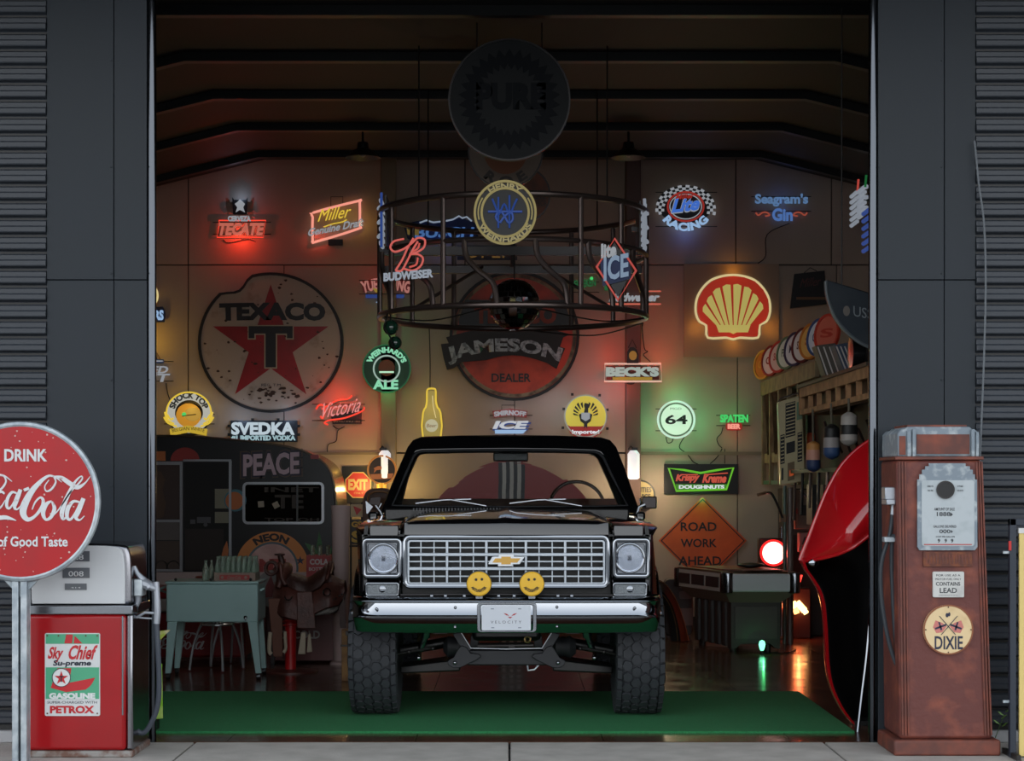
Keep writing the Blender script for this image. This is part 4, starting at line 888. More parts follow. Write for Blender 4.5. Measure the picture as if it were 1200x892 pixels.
# --- big round orange dealer sign with dark banner
cx, cy = 603, 394
sign('large rusty orange disc sign crossed by a dark lettered banner behind the hanging ring', cx, cy, [
    ('disc', DC(cx, cy, 74, 0.0, 0.03), mat('rust_orange_enamel', (196, 70, 44), 0.45, noise=(5, (150, 52, 34), 0.45, 0.7))),
    ('tan_ring', RG(cx, cy, 72, 68, 0.03, 0.004), mat('tan_ring', (150, 128, 96), 0.5, noise=(9, (96, 72, 52), 0.45, 0.6))), ('rim', RG(cx, cy, 76, 72.5, 0.0, 0.05), MC['rim_black']),
    ('upper_block', PO([(545, 352), (661, 352), (668, 375), (668, 384), (538, 384), (538, 375)], 0.034, 0.003), MC['sign_ink']),
    ('old_letters', TX('TEXACO', 556, 652, 359, 380, 0.037, 0.002, bold=0.05), mat('old_letter', (150, 70, 46), 0.5)),
    ('lower_word', TX('DEALER', 576, 622, 438, 448, 0.034, 0.002, bold=0.02), MC['sign_ink'])], name='enamel_sign')
T = ALLS[-1]
bp_ = [(517, 404), (526, 403), (523, 396)]+[(523+(158)*i/12, 396-14*math.sin(PI*i/12)) for i in range(1, 12)]+[(660, 396), (656, 407), (662, 409), (652, 433), (641, 426)]+[(641-(81)*i/8, 426-9*math.sin(PI*i/8)*1.0) for i in range(1, 8)]+[(541, 425), (532, 432), (524, 434), (520, 420)]
b = part('banner', PO(bp_, 0.05, 0.03), mat('banner_dark', (30, 25, 24), 0.5), T)
part('lettering', TX('JAMESON', 524, 657, 409, 429, 0.08, 0.006, bold=0.045, arc=12), mat('banner_letters', (170, 180, 188), 0.4, noise=(30, (110, 118, 124), 0.45, 0.6)), b)
# --- shell-shaped lit sign on a square board
sh = []
cx0, cy0 = 858, 371
outp = [(829, 396), (827, 382), (819, 377), (815, 366), (816, 352), (822, 340), (832, 330), (845, 325), (858, 323.5), (871, 325), (884, 330), (894, 340), (900, 352), (901, 366), (897, 377), (889, 382), (887, 396), (866, 396), (858, 398), (850, 396)]
def scl(p, f, c=(858, 366)): return [(c[0]+(a-c[0])*f, c[1]+(b-c[1])*f) for a, b in p]
sign('glowing red and yellow scallop shell sign on a square board', 857, 365, [
    ('board', BX(801, 912, 310, 419, 0.0, 0.05), mat('shell_board', (150, 132, 116), 0.6)),
    ('halo_tube', TU(scl(outp, 1.01), 0.012, 0.06, True, sm=3), emit('halo_cream', (225, 205, 150), 0.8)),
    ('shell', PO(scl(outp, 0.97), 0.05, 0.05), emit('shell_red', (205, 56, 34), 0.42, (120, 26, 18)))], light=None)
T = ALLS[-1]
for i in range(8):
    a0 = math.radians(168-i*19.5); a1 = a0-math.radians(14.5)
    ex = lambda a, r: (858+r*math.cos(a), 374-r*1.03*math.sin(a)-(0 if True else 0))
    r = 38 if 1 < i < 6 else 36.5
    bx = 858+(i-3.5)*4.2
    part('ray', PO([ex(a0, r), ex((a0+a1)/2, r*1.03), ex(a1, r), (bx+1.6, 386), (bx-1.6, 386)], 0.101, 0.004), emit('shell_yellow', (226, 214, 120), 0.46, (150, 135, 60)), T)
part('foot', PO([(838, 382), (878, 382), (875, 390.5), (862, 390.5), (858, 392.5), (854, 390.5), (841, 390.5)], 0.101, 0.006), MC['shell_yellow'], T)
for lx, ly in ((815, 385), (858, 318), (901, 385), (858, 402)): lamp(T, (X(lx), PL.y-0.16, Z(ly)), (255, 170, 60), 0.7)
# --- dark unlit sign at the right
sign('unlit dark neon panel hanging above the round signs at the right', 946, 340, [
    ('panel', PO([(930, 322), (965, 318), (968, 357), (925, 362)], 0.03, 0.04), m_board), ('faint_script', TX('Miller', 936, 962, 328, 338, 0.072, 0.004, shear=0.3, slope=3), mat('faint_red', (90, 40, 40), 0.5)),
    ('lower_strip', BX(932, 966, 349, 352, 0.072, 0.006), mat('tan_strip', (110, 80, 50), 0.5)), ('hanger', TU([(942, 320), (949, 314), (957, 318)], 0.004, 0.02, sm=0), m_wire)], name='neon_sign')
# --- middle rows
sign('round gold and white neon sign with wheat ears, above the trailer roof', 221, 487, [
    ('backing', DC(222, 486, 25, 0.0, 0.012), m_board),
    ('white_arch', MB().ringp(circ(X(222), Z(484), M(25.5), 48, M(23.5)), circ(X(222), Z(484), M(16.5), 48, M(15)), PL.y-0.035, PL.y-0.02), emit('arch_white', (215, 215, 205), 0.6)),
    ('arch_tube', TU([(222+26*math.cos(math.radians(a)), 484-24*math.sin(math.radians(a))) for a in range(-20, 201, 20)], 0.010, 0.04), nY),
    ('arch_word', RING_TX('SHOCK TOP', 222, 484, 20.5, 7.5, 90, 150, 0.036, 0.003, bold=0.05), mat('arch_ink', (40, 60, 90), 0.5)),
    ('head', DC(222, 487, 14.5, 0.04, 0.02, ry=14), emit('gold_head', (205, 150, 50), 0.5, (170, 120, 40))),
    ('face', DC(227, 486, 9.5, 0.06, 0.006, ry=8), emit('gold_face', (225, 175, 75), 0.55)), ('mouth', TU([(215, 488), (222, 487), (231, 486)], 0.005, 0.07, sm=2), m_wire), ('eye', DC(217, 486, 2.6, 0.066, 0.006, n=12), nG),
    ('ribbon', PO([(200, 503), (222, 499), (244, 503), (243, 511), (222, 507), (201, 511)], 0.05, 0.015), emit('ribbon_gold', (225, 190, 60), 0.65)), ('ribbon_word', TX('BELGIAN WHITE', 203, 241, 503, 507, 0.066, 0.003, arc=2.5), MC['arch_ink'])]
    +[('wheat_ear', TU([(222+s_*a, b) for a, b in pts], 0.010, 0.045, sm=3), nY) for s_ in (-1, 1) for pts in ([(28, 483), (25, 492), (17, 497)], [(29, 489), (24, 496), (14, 500)], [(25, 486), (21, 492), (18, 490)])],
    light=[(YEL, 2.0, 222, 478, 0.3)], wires=(193, 252, (486, 497)))
sign('rectangular black box sign with two lines of white lit capitals above the trailer', 310, 504, [
    ('box', BX(271, 349, 493, 518, 0.0, 0.05), mat('box_blueblack', (24, 34, 44), 0.4)), ('upper_word', TX('SVEDKA', 272, 346, 495, 510, 0.055, 0.012, bold=0.045), emit('svedka', (205, 222, 232), 0.75)),
    ('lower_word', TX('#1 IMPORTED VODKA', 272, 347, 510.5, 517, 0.055, 0.012, bold=0.045), emit('svedka2', (185, 220, 228), 0.65))]
    +[('peg', BX(a, a+3, b, b+3, 0.02, 0.03), m_wire) for a, b in ((267.5, 498), (267.5, 508), (349, 498), (349, 508), (295, 490.5), (325, 490.5))],
    light=[(BLW, 1.4, 283, 490, 0.25), (BLW, 1.4, 337, 488, 0.25)])
sign('red neon script sign over a small black plate, left of the truck roof line', 400, 481, [
    ('plate', PO([(388, 488), (424, 479), (424, 497), (390, 497)], 0.01, 0.012), m_board), ('plate_word', TX('BREWED SINCE 1865', 391, 422, 492.5, 495, 0.023, 0.002), mat('cream_ink', (190, 180, 160), 0.5)),
    ('script', TX('Victoria', 374, 427, 474, 491, 0.055, 0.010, shear=0.35, bold=0.0, slope=9), emit('neon_victoria', (245, 150, 145), 0.8)),
    ('swash', TU([(371, 480), (375, 475), (381, 477), (379, 490), (376, 488)], 0.010, 0.055), nR), ('swash', TU([(378, 480), (395, 470), (408, 468), (413, 464)], 0.009, 0.055), nR),
    ('under_swash', TU([(385, 498), (381, 496), (386, 493), (405, 490), (425, 482), (427, 477)], 0.009, 0.055), nR)],
    light=[(RED, 3.4, 398, 466, 0.2), (RED, 1.4, 425, 490, 0.2)], wires=(366, 428, (474, 493)), cord=[(390, 499), (397, 503), (404, 500), (396, 505), (394, 517), (385, 521), (384, 530)])
sign('round green neon ale sign on the left steel post', 454, 433, [
    ('disc', DC(454, 433, 28, 0.10, 0.02), mat('ale_green', (20, 70, 48), 0.4)), ('rim_glow', RG(454, 433, 28.4, 26.8, 0.12, 0.008), emit('ale_rim', (40, 150, 90), 0.25)),
    ('inner_ring', RG(454, 433, 16, 14.2, 0.12, 0.012), emit('ale_ring', (190, 220, 205), 0.6)), ('picture', DC(454, 432, 9.5, 0.12, 0.006), mat('ale_picture', (130, 66, 50), 0.5)),
    ('picture_band', BX(445.5, 462.5, 436, 438, 0.127, 0.004), nGW),
    ('upper_word', RING_TX("WEINHARD'S", 454, 433, 22, 7, 90, 140, 0.12, 0.01, bold=0.05), emit('ale_word', (150, 235, 190), 0.75)), ('lower_word', TX('ALE', 438, 467.5, 446, 457, 0.12, 0.012, bold=0.045), MC['ale_word'])],
    light=[(GRN, 0.9, 454, 463, 0.3), (GRN, 0.7, 455, 392, 0.3)])
bo = [(496.5, 513), (496.5, 481), (499, 474), (500, 460), (500, 456.5), (504, 454.5), (508, 456.5), (508, 460), (510, 474), (516, 481), (516.5, 513)]
bo = [(496, 513), (496, 484), (499, 478), (500.5, 470), (500.5, 459), (503, 456), (509, 456), (511, 459), (511, 470), (513, 478), (516.5, 484), (516.5, 513)]
sign('yellow bottle-shaped neon sign standing above the truck windshield', 506, 485, [
    ('bottle', PO(scl(bo, 0.93, (506, 487)), 0.02, 0.02), emit('bottle_glow', (216, 190, 96), 0.42)), ('outline_tube', TU(bo, 0.010, 0.05, True, sm=2), nY),
    ('label', DC(506, 499, 7.5, 0.042, 0.004, n=24), emit('bottle_label', (230, 222, 180), 0.55)), ('label_word', TX('Beer', 500, 512, 497, 501, 0.047, 0.003, shear=0.2), mat('label_brown', (150, 110, 60), 0.5)),
    ('stem_line', TU([(507, 464), (508, 476), (511, 490)], 0.005, 0.05), nYW)], light=[(YEL, 1.5, 506, 478, 0.3)], cord=[(504, 455), (504, 420), (503, 385)])
sign('small red oval sign over white slanted neon letters above the truck roof', 598, 491, [
    ('red_board', PO([(577, 482), (598, 479), (618, 482), (617, 490), (598, 487), (579, 490)], 0.03, 0.02), emit('smirn_red', (170, 45, 40), 0.35)), ('upper_word', TX('SMIRNOFF', 579, 616.5, 483, 489, 0.051, 0.006, bold=0.05, arc=2), nDW),
    ('big_word', TX('ICE', 577, 620, 493.5, 503, 0.05, 0.012, shear=0.5, bold=0.05), emit('smirn_ice', (215, 218, 224), 0.7)), ('blue_edge', TX('ICE', 577, 623, 495, 505, 0.045, 0.004, shear=0.5, bold=0.05), nDB), ('under_bar', PO([(580, 504), (617, 504), (613, 508.5), (580, 508.5)], 0.05, 0.01), nBW),
    ('hanger', TU([(588, 480), (588, 475), (603, 475), (603, 480)], 0.004, 0.02, sm=0), m_wire)], light=[(WHT, 0.9, 598, 480, 0.3)], wires=(574, 624, (487, 503)))
# eagle disc
eg = [('disc', DC(686, 488, 24.5, 0.02, 0.04), emit('eagle_yellow', (208, 196, 70), 0.5, (170, 160, 60))), ('rim', RG(686, 488, 25.2, 23.6, 0.02, 0.05), emit('eagle_rim', (205, 205, 190), 0.4)),
    ('body', PO([(684, 475), (688, 473), (691, 476), (689, 479), (689, 484), (694, 486), (692, 494), (688, 497), (688, 503), (686, 500), (684, 503), (684, 497), (680, 494), (678, 486), (684, 484), (685, 479)], 0.06, 0.005), mat('eagle_ink', (26, 30, 34), 0.4)),
    ('shield', PO([(681, 484), (691, 484), (691, 491), (686, 494), (681, 491)], 0.066, 0.003), nDW),
    ('red_band', PO([(664, 498), (668, 500), (704, 500), (708, 498), (704, 508), (696, 513), (676, 513), (668, 508)], 0.06, 0.004), emit('eagle_red', (200, 40, 36), 0.4)), ('lower_word', TX('Imported', 670, 702, 504, 510, 0.066, 0.004, bold=0.04), nW)]
for s_ in (-1, 1):
    for i in range(6):
        a = math.radians(15+i*15); r0, r1 = 9+i*0.6, 19-1.2*abs(i-3)
        eg.append(('feather', PO([(686+s_*r0*math.cos(a), 489-r0*math.sin(a)), (686+s_*r1*math.cos(a+.06), 489-r1*math.sin(a+.06)), (686+s_*(r1-1)*math.cos(a-.10), 489-(r1-1)*math.sin(a-.10)), (686+s_*r0*math.cos(a-.1), 489-r0*math.sin(a-.1))], 0.06, 0.004), MC['eagle_ink']))
eg += [('peg', BX(a, a+3, b, b+3, 0.02, 0.03), m_wire) for a, b in ((659, 478), (710, 479), (658, 500), (710, 501), (669, 461), (701, 462))]
sign('round yellow lit sign with a dark spread-winged bird, right above the truck roof', 686, 488, eg, light=[(WHT, 1.6, 655, 475, 0.3), (WHT, 1.6, 712, 465, 0.3)])
# beck's
sign('wide neon box with pale block letters under a bottle crest, on the right post', 741, 437, [
    ('frame_tube', TU([(708, 427.5), (773, 427.5), (774, 448), (707.5, 448)], 0.010, 0.15, True, sm=0), emit('beck_frame', (240, 190, 170), 0.8)),
    ('backing', BX(710, 771, 430, 446, 0.13, 0.005), mat('beck_back', (90, 40, 30), 0.5)), ('word', TX("BECK'S", 709, 771, 431, 442.5, 0.15, 0.012, bold=0.07), emit('beck_word', (190, 205, 195), 0.6)),
    ('yellow_bar', BX(717, 763, 443, 446.5, 0.14, 0.01), emit('beck_bar', (200, 160, 50), 0.5)),
    ('crest', PO([(733.5, 427), (733.5, 414), (737, 408.5), (741, 408), (745, 411), (747, 417), (747, 427)], 0.14, 0.02), mat('crest_black', (30, 24, 20), 0.4)), ('crest_gold', DC(740.5, 418, 4.6, 0.161, 0.006, ry=5.5, n=16), emit('crest_gold', (190, 130, 50), 0.45)),
    ('hanger', TU([(735, 409), (740, 399), (745, 409)], 0.004, 0.13, sm=0), m_wire), ('plug', DC(738, 449, 5, 0.12, 0.02, ry=3, n=16), m_wire)],
    light=[(RED, 3.6, 728, 452, 0.32), (RED, 2.4, 712, 420, 0.25), (RED, 2.4, 772, 420, 0.25)], cord=[(752, 380), (755, 408), (759, 412), (754, 416), (762, 424)])
sign('round white neon sign with black numerals and a green halo', 792, 492, [
    ('face', DC(792, 492, 18.5, 0.03, 0.02), emit('sixty_face', (214, 218, 212), 0.6, (180, 180, 175))), ('outer_tube', RG(792, 492, 22.4, 20.2, 0.03, 0.03), emit('sixty_ring', (215, 245, 225), 0.85)),
    ('inner_ring', RG(792, 492, 19.6, 18, 0.04, 0.015), emit('sixty_green', (120, 170, 120), 0.35)), ('numerals', TX('64', 779, 805, 486.5, 497.5, 0.051, 0.004, bold=0.025), m_black),
    ('small_word', TX('MGD', 785, 798, 478, 480.5, 0.051, 0.002), mat('grey_ink', (120, 120, 116), 0.5)), ('cord_loop', TU([(780, 512), (782, 519), (787, 518), (789, 512)], 0.005, 0.03), m_wire)],
    light=[((110, 255, 170), 2.4, 792, 466, 0.2), ((110, 255, 170), 1.6, 818, 495, 0.2), ((110, 255, 170), 1.6, 768, 500, 0.2), ((110, 255, 170), 1.2, 792, 520, 0.2)], wires=(768, 816, (479.5, 505)),
    cord=[(802, 512), (796, 524), (805, 532), (812, 541), (818, 544)])
sign('small green and red neon beer sign right of the round green-lit one', 859, 494, [
    ('upper_word', TX('SPATEN', 843, 876, 486, 495.5, 0.05, 0.012, bold=0.05), nG), ('lower_board', RR(850, 869, 495.5, 504.5, 3, 0.03, 0.015), emit('spaten_red', (190, 40, 34), 0.5)), ('lower_word', TX('BEER', 852, 867, 497, 503, 0.05, 0.01, bold=0.06), nRW)],
    light=[(RED, 0.3, 860, 508, 0.15), (GRN, 0.3, 860, 482, 0.15)], wires=(839, 879, (487, 499)), cord=[(847, 501), (845, 508), (840, 514), (842, 521), (846, 525)])
# doughnut shop sign
t = sign('black panel with red script in a green neon tray shape above the road sign', 821, 561, [
    ('panel', BX(778, 864.5, 544, 579, 0.0, 0.05), m_board),
    ('green_tube', TU([(783, 549), (801, 551), (820, 554.5), (840, 551), (858.5, 548.5), (850.5, 573.5), (792, 575.5)], 0.013, 0.07, True, sm=0), emit('kk_green', (110, 200, 50), 0.75)),
    ('red_script', TX('Krispy', 790.5, 820, 556, 566.5, 0.06, 0.010, shear=0.25, bold=0.05, slope=1)+TX('Kreme', 822, 852, 555.5, 566, 0.06, 0.010, shear=0.25, bold=0.05), emit('kk_red', (226, 92, 72), 0.65)),
    ('roof_line', TU([(798, 556.5), (817, 556.5)], 0.006, 0.065, sm=0)+TU([(826, 556.5), (852, 554.5)], 0.006, 0.065, sm=0), MC['kk_red']),
    ('green_tray', PO([(791, 567.5), (851.5, 567.5), (850, 573), (793, 574)], 0.052, 0.008), emit('kk_green2', (80, 170, 40), 0.5)), ('lower_word', TX('DOUGHNUTS', 795, 848, 568.5, 573, 0.061, 0.006, bold=0.05), nW)],
    light=[(GRN, 0.6, 821, 585, 0.3)])
part('cord', TU([(846, 526), (840, 536), (832, 543.5)], 0.005, 0.02)+TU([(849, 526), (849, 543.5)], 0.005, 0.02), m_wire, t)
for i in range(7): part('corner_hook', BX(0, 1, 0, 1, 0, 0.001) if False else DC([781, 862, 781, 862, 821, 800, 845][i], [546, 546, 577, 577, 546, 577, 577][i], 1.2, 0.05, 0.004, n=8), m_wire, t)
# round utilities plate
sign('small round cream and black service sign beside the right wall lamp', 750, 579, [
    ('disc', DC(750, 580, 17, 0.03, 0.02, ry=16), mat('utility_cream', (190, 170, 110), 0.4)), ('rim', RG(750, 580, 17.5, 15.6, 0.03, 0.03), m_black), ('upper_word', TX('UTILITIES', 737, 763, 571, 577, 0.051, 0.003, bold=0.03), m_black), ('word', TX('SERVICE', 739, 762, 579, 585, 0.051, 0.003, bold=0.03), m_black)], name='enamel_sign', light=None)
# road sign standing on the floor behind the table
rt = [(823.3, 582), (875, 633.5), (823.3, 686), (771.6, 633.5)]
def dia(r): return [(823.3, 633.7-r), (823.3+r, 633.7), (823.3, 633.7+r), (823.3-r, 633.7)]
m_org = mat('sign_orange', (214, 96, 24), 0.4, noise=(4, (196, 84, 20), 0.4, 0.7))
at(8.35)
t = sign('orange diamond road sign with black words, leaning behind the game table', 823, 634, [
    ('plate', PO(dia(51.7), 0.0, 0.01), m_org), ('border', MB().ringp([(X(a), Z(b)) for a, b in dia(49.3)], [(X(a), Z(b)) for a, b in dia(47.6)], PL.y-0.012, PL.y-0.0105), m_black),
    ('word', TX('ROAD', 797.5, 839.5, 612, 622.5, 0.011, 0.002, bold=0.02), m_black), ('word', TX('WORK', 797.5, 840, 631.5, 641.5, 0.011, 0.002, bold=0.02), m_black), ('word', TX('AHEAD', 795, 845, 652, 662.5, 0.011, 0.002, bold=0.02), m_black),
    ('prop', MB().box(X(819), X(828), 8.36, 8.40, 0, Z(640)), m_steel)], name='road_sign')
at(WS)
# --- wall lamps on the two posts
for cx, lb in ((742.5, 'tall white lit wall lamp on the right steel post'), (451, 'white wall lamp on the left steel post behind the truck mirror')):
    t = thing('wall_lamp', lb, 'lamp', (X(cx), WS, Z(545)), 'wall lamps on the steel posts' if False else None)
    part('tube_shade', MB().tube([P(cx, 562, WS-0.2), P(cx, 560, WS-0.2), P(cx, 532, WS-0.2), P(cx, 528, WS-0.2)], [0.04, 0.062, 0.062, 0.035], 16), emit('lamp_white', (225, 228, 235), 0.75, (200, 200, 200)), t)
    part('bracket', MB().box(X(cx)-0.03, X(cx)+0.03, WS-0.2, WS-0.12, Z(529), Z(525))+MB().tube([P(cx, 526, WS-0.2), P(cx-3, 523, WS-0.16), P(cx-6, 527, WS-0.13)], 0.008, 6), m_steel, t)
    for dx in (-0.22, 0.22): lamp(t, (X(cx)+dx, WS-0.34, Z(570)), (255, 215, 130) if cx < 500 else (255, 228, 185), 8 if cx < 500 else 8)
# --- between trailer and truck
sign('black board carrying a red octagonal exit sign right of the trailer', 420, 569, [
    ('board', BX(401, 437, 546.5, 590, 0.0, 0.02), m_board), ('octagon', MB().ext([(X(420)+M(16.2)*math.cos(PI/8+PI/4*i), Z(568.5)+M(16.2)*math.sin(PI/8+PI/4*i)) for i in range(8)], WS-0.034, WS-0.02), mat('exit_red', (190, 40, 40), 0.4)),
    ('edge', MB().ringp([(X(420)+M(16.4)*math.cos(PI/8+PI/4*i), Z(568.5)+M(16.4)*math.sin(PI/8+PI/4*i)) for i in range(8)], [(X(420)+M(15.2)*math.cos(PI/8+PI/4*i), Z(568.5)+M(15.2)*math.sin(PI/8+PI/4*i)) for i in range(8)], WS-0.036, WS-0.034), mat('exit_edge', (206, 180, 120), 0.4)),
    ('word', TX('EXIT', 408.5, 431, 561.5, 574.5, 0.035, 0.003, bold=0.05), MC['exit_edge']), ('small_word', TX('ONLY', 415, 426, 577, 579, 0.035, 0.002), MC['exit_edge'])], name='exit_sign')
sign('round black sign with a leaping orange deer and glowing amber rim', 449, 551, [
    ('disc', DC(449.5, 551, 15, 0.2, 0.05), mat('deer_black', (30, 20, 16), 0.4)), ('rim_tube', RG(449.5, 551, 17.2, 15.2, 0.2, 0.06), emit('deer_rim', (214, 130, 50), 0.55)),
    ('deer', PO([(440, 549), (445, 546.5), (450, 547), (455, 543), (456, 545), (453, 550), (457, 554), (454, 553), (449, 550.5), (443, 551.5), (440, 555), (441, 550.5)], 0.25, 0.004), emit('deer_orange', (206, 110, 50), 0.45)),
    ('lower_band', PO([(436, 556), (463, 555), (461, 561), (438, 562)], 0.25, 0.004), MC['deer_orange']), ('stem', MB().cyl(P(447, 566, WS-0.22), P(447, 572, WS-0.22), 0.05), mat('amber_stem', (190, 150, 60), 0.5))], light=[(YEL, 1.6, 430, 538, 0.3)])
at(8.2)
t = thing('radio_cabinet', 'brown arch-topped wooden cabinet under the round deer sign', 'cabinet', (X(445), 8.2, 0))
part('cabinet', MB().ext([(X(a), Z(b)) for a, b in cr([(427, 735), (427, 600), (428, 582), (434, 574), (446, 572), (458, 574), (464, 582), (465, 600), (465, 735)], 4)], 8.0, 8.35), mat('cabinet_brown', (86, 52, 32), 0.5, noise=(10, (60, 36, 24), 0.4, 0.6)), t, bev=0.01)
part('arch_trim', MB().tube([(X(a), 7.995, Z(b)) for a, b in cr([(432, 600), (433, 584), (437, 578), (446, 576), (456, 578), (460, 586), (461, 600)], 4)], 0.009, 6), mat('cabinet_trim', (130, 92, 56), 0.5), t)
part('grille_cloth', BX(436, 458, 584, 597, 0.2, 0.005), mat('speaker_cloth', (70, 50, 36), 0.9), t)
at(8.1)
t = thing('sign_stand', 'narrow stand of small yellow and red metal signs beside the brown cabinet', 'stand', (X(418), 8.1, 0))
part('post', MB().box(X(410), X(412), 8.1, 8.14, 0, Z(588))+MB().box(X(423), X(425), 8.1, 8.14, 0, Z(588)), m_wire, t)
part('triangle_plate', BX(411, 425, 591, 606, 0.0, 0.01), mat('plate_cream', (196, 176, 140), 0.5), t)
part('red_triangle', PO([(414, 593), (424, 597), (418, 604)], 0.01, 0.003), mat('exit_red', (190, 40, 40), 0.4), t)
for i, (a, b, c, d, s_) in enumerate(((412, 424, 611, 618, 'GS'), (412, 424, 622, 636, 'S'))):
    part('letter_plate', BX(a-1, b+1, c-2, d+2, 0.0, 0.01), m_board, t); part('letters', TX(s_, a, b, c, d, 0.011, 0.003, bold=0.05), mat('plate_yellow', (196, 160, 60), 0.5), t)
part('shelf', MB().box(X(409), X(425.5), 8.05, 8.2, Z(641), Z(639)), m_wire, t)
# --- big red arched sign behind the truck
at(7.9)
def dome(f=1, dz=0): 
    o = [(600+f*86*math.sin(a), 752-dz-f*(211)*max(0, math.cos(a))**0.62) for a in [math.radians(-90+180*i/40) for i in range(41)]]
    return o
dm = [(494, 735), (496, 650), (503, 610), (511, 592), (519, 579), (532, 567), (548, 556), (566, 547), (584, 542), (600, 541), (616, 542), (634, 547), (652, 556), (668, 567), (681, 579), (690, 592), (698, 610), (704, 650), (706, 735)]
t = thing('arched_sign', 'big red round-topped panel with black and white stripes, seen through the windshield', 'sign', (X(600), 7.9, 0))
part('panel', PO([(a, min(b, 739)) for a, b in cr(dm, 4)], 0.0, 0.06), mat('deep_red_enamel', (150, 20, 24), 0.35), t)
for i in range(7):
    a = 584+i*4.4; part('stripe', BX(a, a+4.4, 542.5 if 1 < i < 6 else 543.5, 739, 0.06, 0.004), mat('stripe_white', (180, 180, 176), 0.4) if i % 2 else mat('stripe_navy', (30, 34, 44), 0.4), t)
# ================================================================== standing things, left side
# trailer, long side towards the door
at(6.8)
t = thing('camper_trailer', 'black rounded camper trailer covered in painted signs at the left', 'trailer', (X(280), 7.4, 0))
m_trl = mat('trailer_black', (16, 18, 21), 0.35, noise=(3, (22, 25, 29), 0.4, 0.6))
side = [(100, 743), (100, 522), (140, 514), (180, 512), (225, 512.5), (290, 518), (340, 525), (365, 534), (380, 545), (388, 560), (392, 590), (393, 640), (391, 743)]
part('side_wall', vext(cr(side[1:-1], 4)+[(391, 743), (100, 743)], 6.8, 6.86).xf(Matrix.Identity(4)) if False else PO(cr(side[1:-1], 4)+[(391, 735), (100, 735)], -0.06, 0.06), m_trl, t)
roof_ = cr([(100, 519), (140, 513), (180, 511), (225, 511.5), (290, 517), (340, 524), (365, 533), (381, 544), (389.5, 560), (394, 590), (395, 640), (393, 735)], 4)
rr_ = [[(X(a), 6.79, Z(b)) for a, b in roof_], [(X(a), 7.95, Z(b)) for a, b in roof_]]
part('skin', MB().grid(rr_, (0.0, 0, -0.012)), mat('trailer_skin', (120, 106, 90), 0.25, 0.9), t)
part('edge_moulding', MB().tube([(X(a), 6.79, Z(b)) for a, b in roof_], 0.010, 6), mat('moulding', (92, 84, 74), 0.3, 0.9), t)
part('dark_end', MB().box(X(390), X(392), 7.0, 7.9, Z(700), Z(600)), m_board, t)
part('rear_wall', MB().ext([(X(a), Z(b)) for a, b in cr(side[1:-1], 3)+[(391, 735), (100, 735)]], 7.92, 7.95), m_trl, t)
# door opening, its inner shade put into a flat near-black sheet; screen door
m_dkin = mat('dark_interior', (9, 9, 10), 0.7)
part('doorway', BX(215, 270, 542, 670, 0.0, 0.006), m_dkin, t)
dr = part('screen_door', MB().ringp([(X(a), Z(b)) for a, b in ((178, 541), (215, 541), (215, 670), (178, 670))], [(X(a), Z(b)) for a, b in ((181, 545), (211.5, 545), (211.5, 667), (181, 667))], 6.76, 6.79), m_alu, t)
part('door_panel', BX(181, 211.5, 612, 633, 0.01, 0.01), mat('door_grey', (92, 86, 84), 0.5), dr); part('lower_panel', BX(181, 211.5, 634, 667, 0.01, 0.01), mat('door_brown', (76, 62, 54), 0.6), dr)
part('mesh_screen', BX(181, 211.5, 545, 608, 0.01, 0.01), mat('screen_brown', (58, 42, 36), 0.6), dr); part('rail', BX(181, 211.5, 609, 612, 0.02, 0.01), m_alu, dr)
part('figure_panel', PO([(181, 551), (189, 553), (194, 562), (191, 575), (195, 590), (192, 606), (181, 608)], 0.02, 0.003), mat('faded_tan', (78, 56, 40), 0.6), dr)
for cx in (190, 204): part('hoop', MB().tube([(X(cx)+M(8)*math.cos(a), 6.765, Z(668)+M(11)*math.sin(a)) for a in [PI*i/12 for i in range(13)]], 0.004, 5), m_wire, dr)
part('door_trim', BX(268.5, 271.5, 540, 670, 0.0, 0.02)+BX(215, 271, 538.5, 541, 0.0, 0.02), m_alu, t)
part('inner_panel', BX(252, 268, 573, 596, 0.006, 0.004), mat('panel_pale', (120, 118, 100), 0.5), t); part('inner_panel', BX(252, 268, 600, 613, 0.006, 0.004), MC['panel_pale'], t)
part('inner_counter', BX(217, 262, 620, 668, 0.006, 0.003), mat('dark_wood_in', (34, 24, 20), 0.6), t)
part('shelf_items', BX(223, 229, 609, 614, 0.006, 0.004)+BX(231, 247, 606, 613, 0.006, 0.004)+DC(241, 615, 2.4, 0.006, 0.006, n=10), mat('dull_chrome', (74, 76, 80), 0.5), t)
# window
w = part('window', RRR(284.5, 380, 565, 614.5, 6, 3, 0.0, 0.02), m_alu, t)
part('pane', RR(287, 377.5, 567.5, 612, 4, 0.0, 0.008), mat('dark_pane', (16, 14, 13), 0.08), w)
part('mullion', BX(347.5, 349.5, 568, 611, 0.008, 0.01), mat('dull_chrome', (74, 76, 80), 0.5), w)
parts('pane_word', [TX('INET', 310, 374, 571, 577, 0.0085, 0.001, bold=0.03), TX('TE', 322, 356, 580, 596, 0.0085, 0.001, bold=0.03), TX('TOP OH', 310, 374, 607, 611, 0.0085, 0.001, bold=0.03)], mat('shadow_brown', (46, 36, 28), 0.6), w)
for a, b, r in ((306, 591, 0.7), (323.5, 592, 0.3)): part('paper_square', PO([(a+5*math.cos(r+PI/2*i), b+5*math.sin(r+PI/2*i)) for i in range(4)], 0.01, 0.002), mat('paper', (150, 140, 124), 0.6), w)
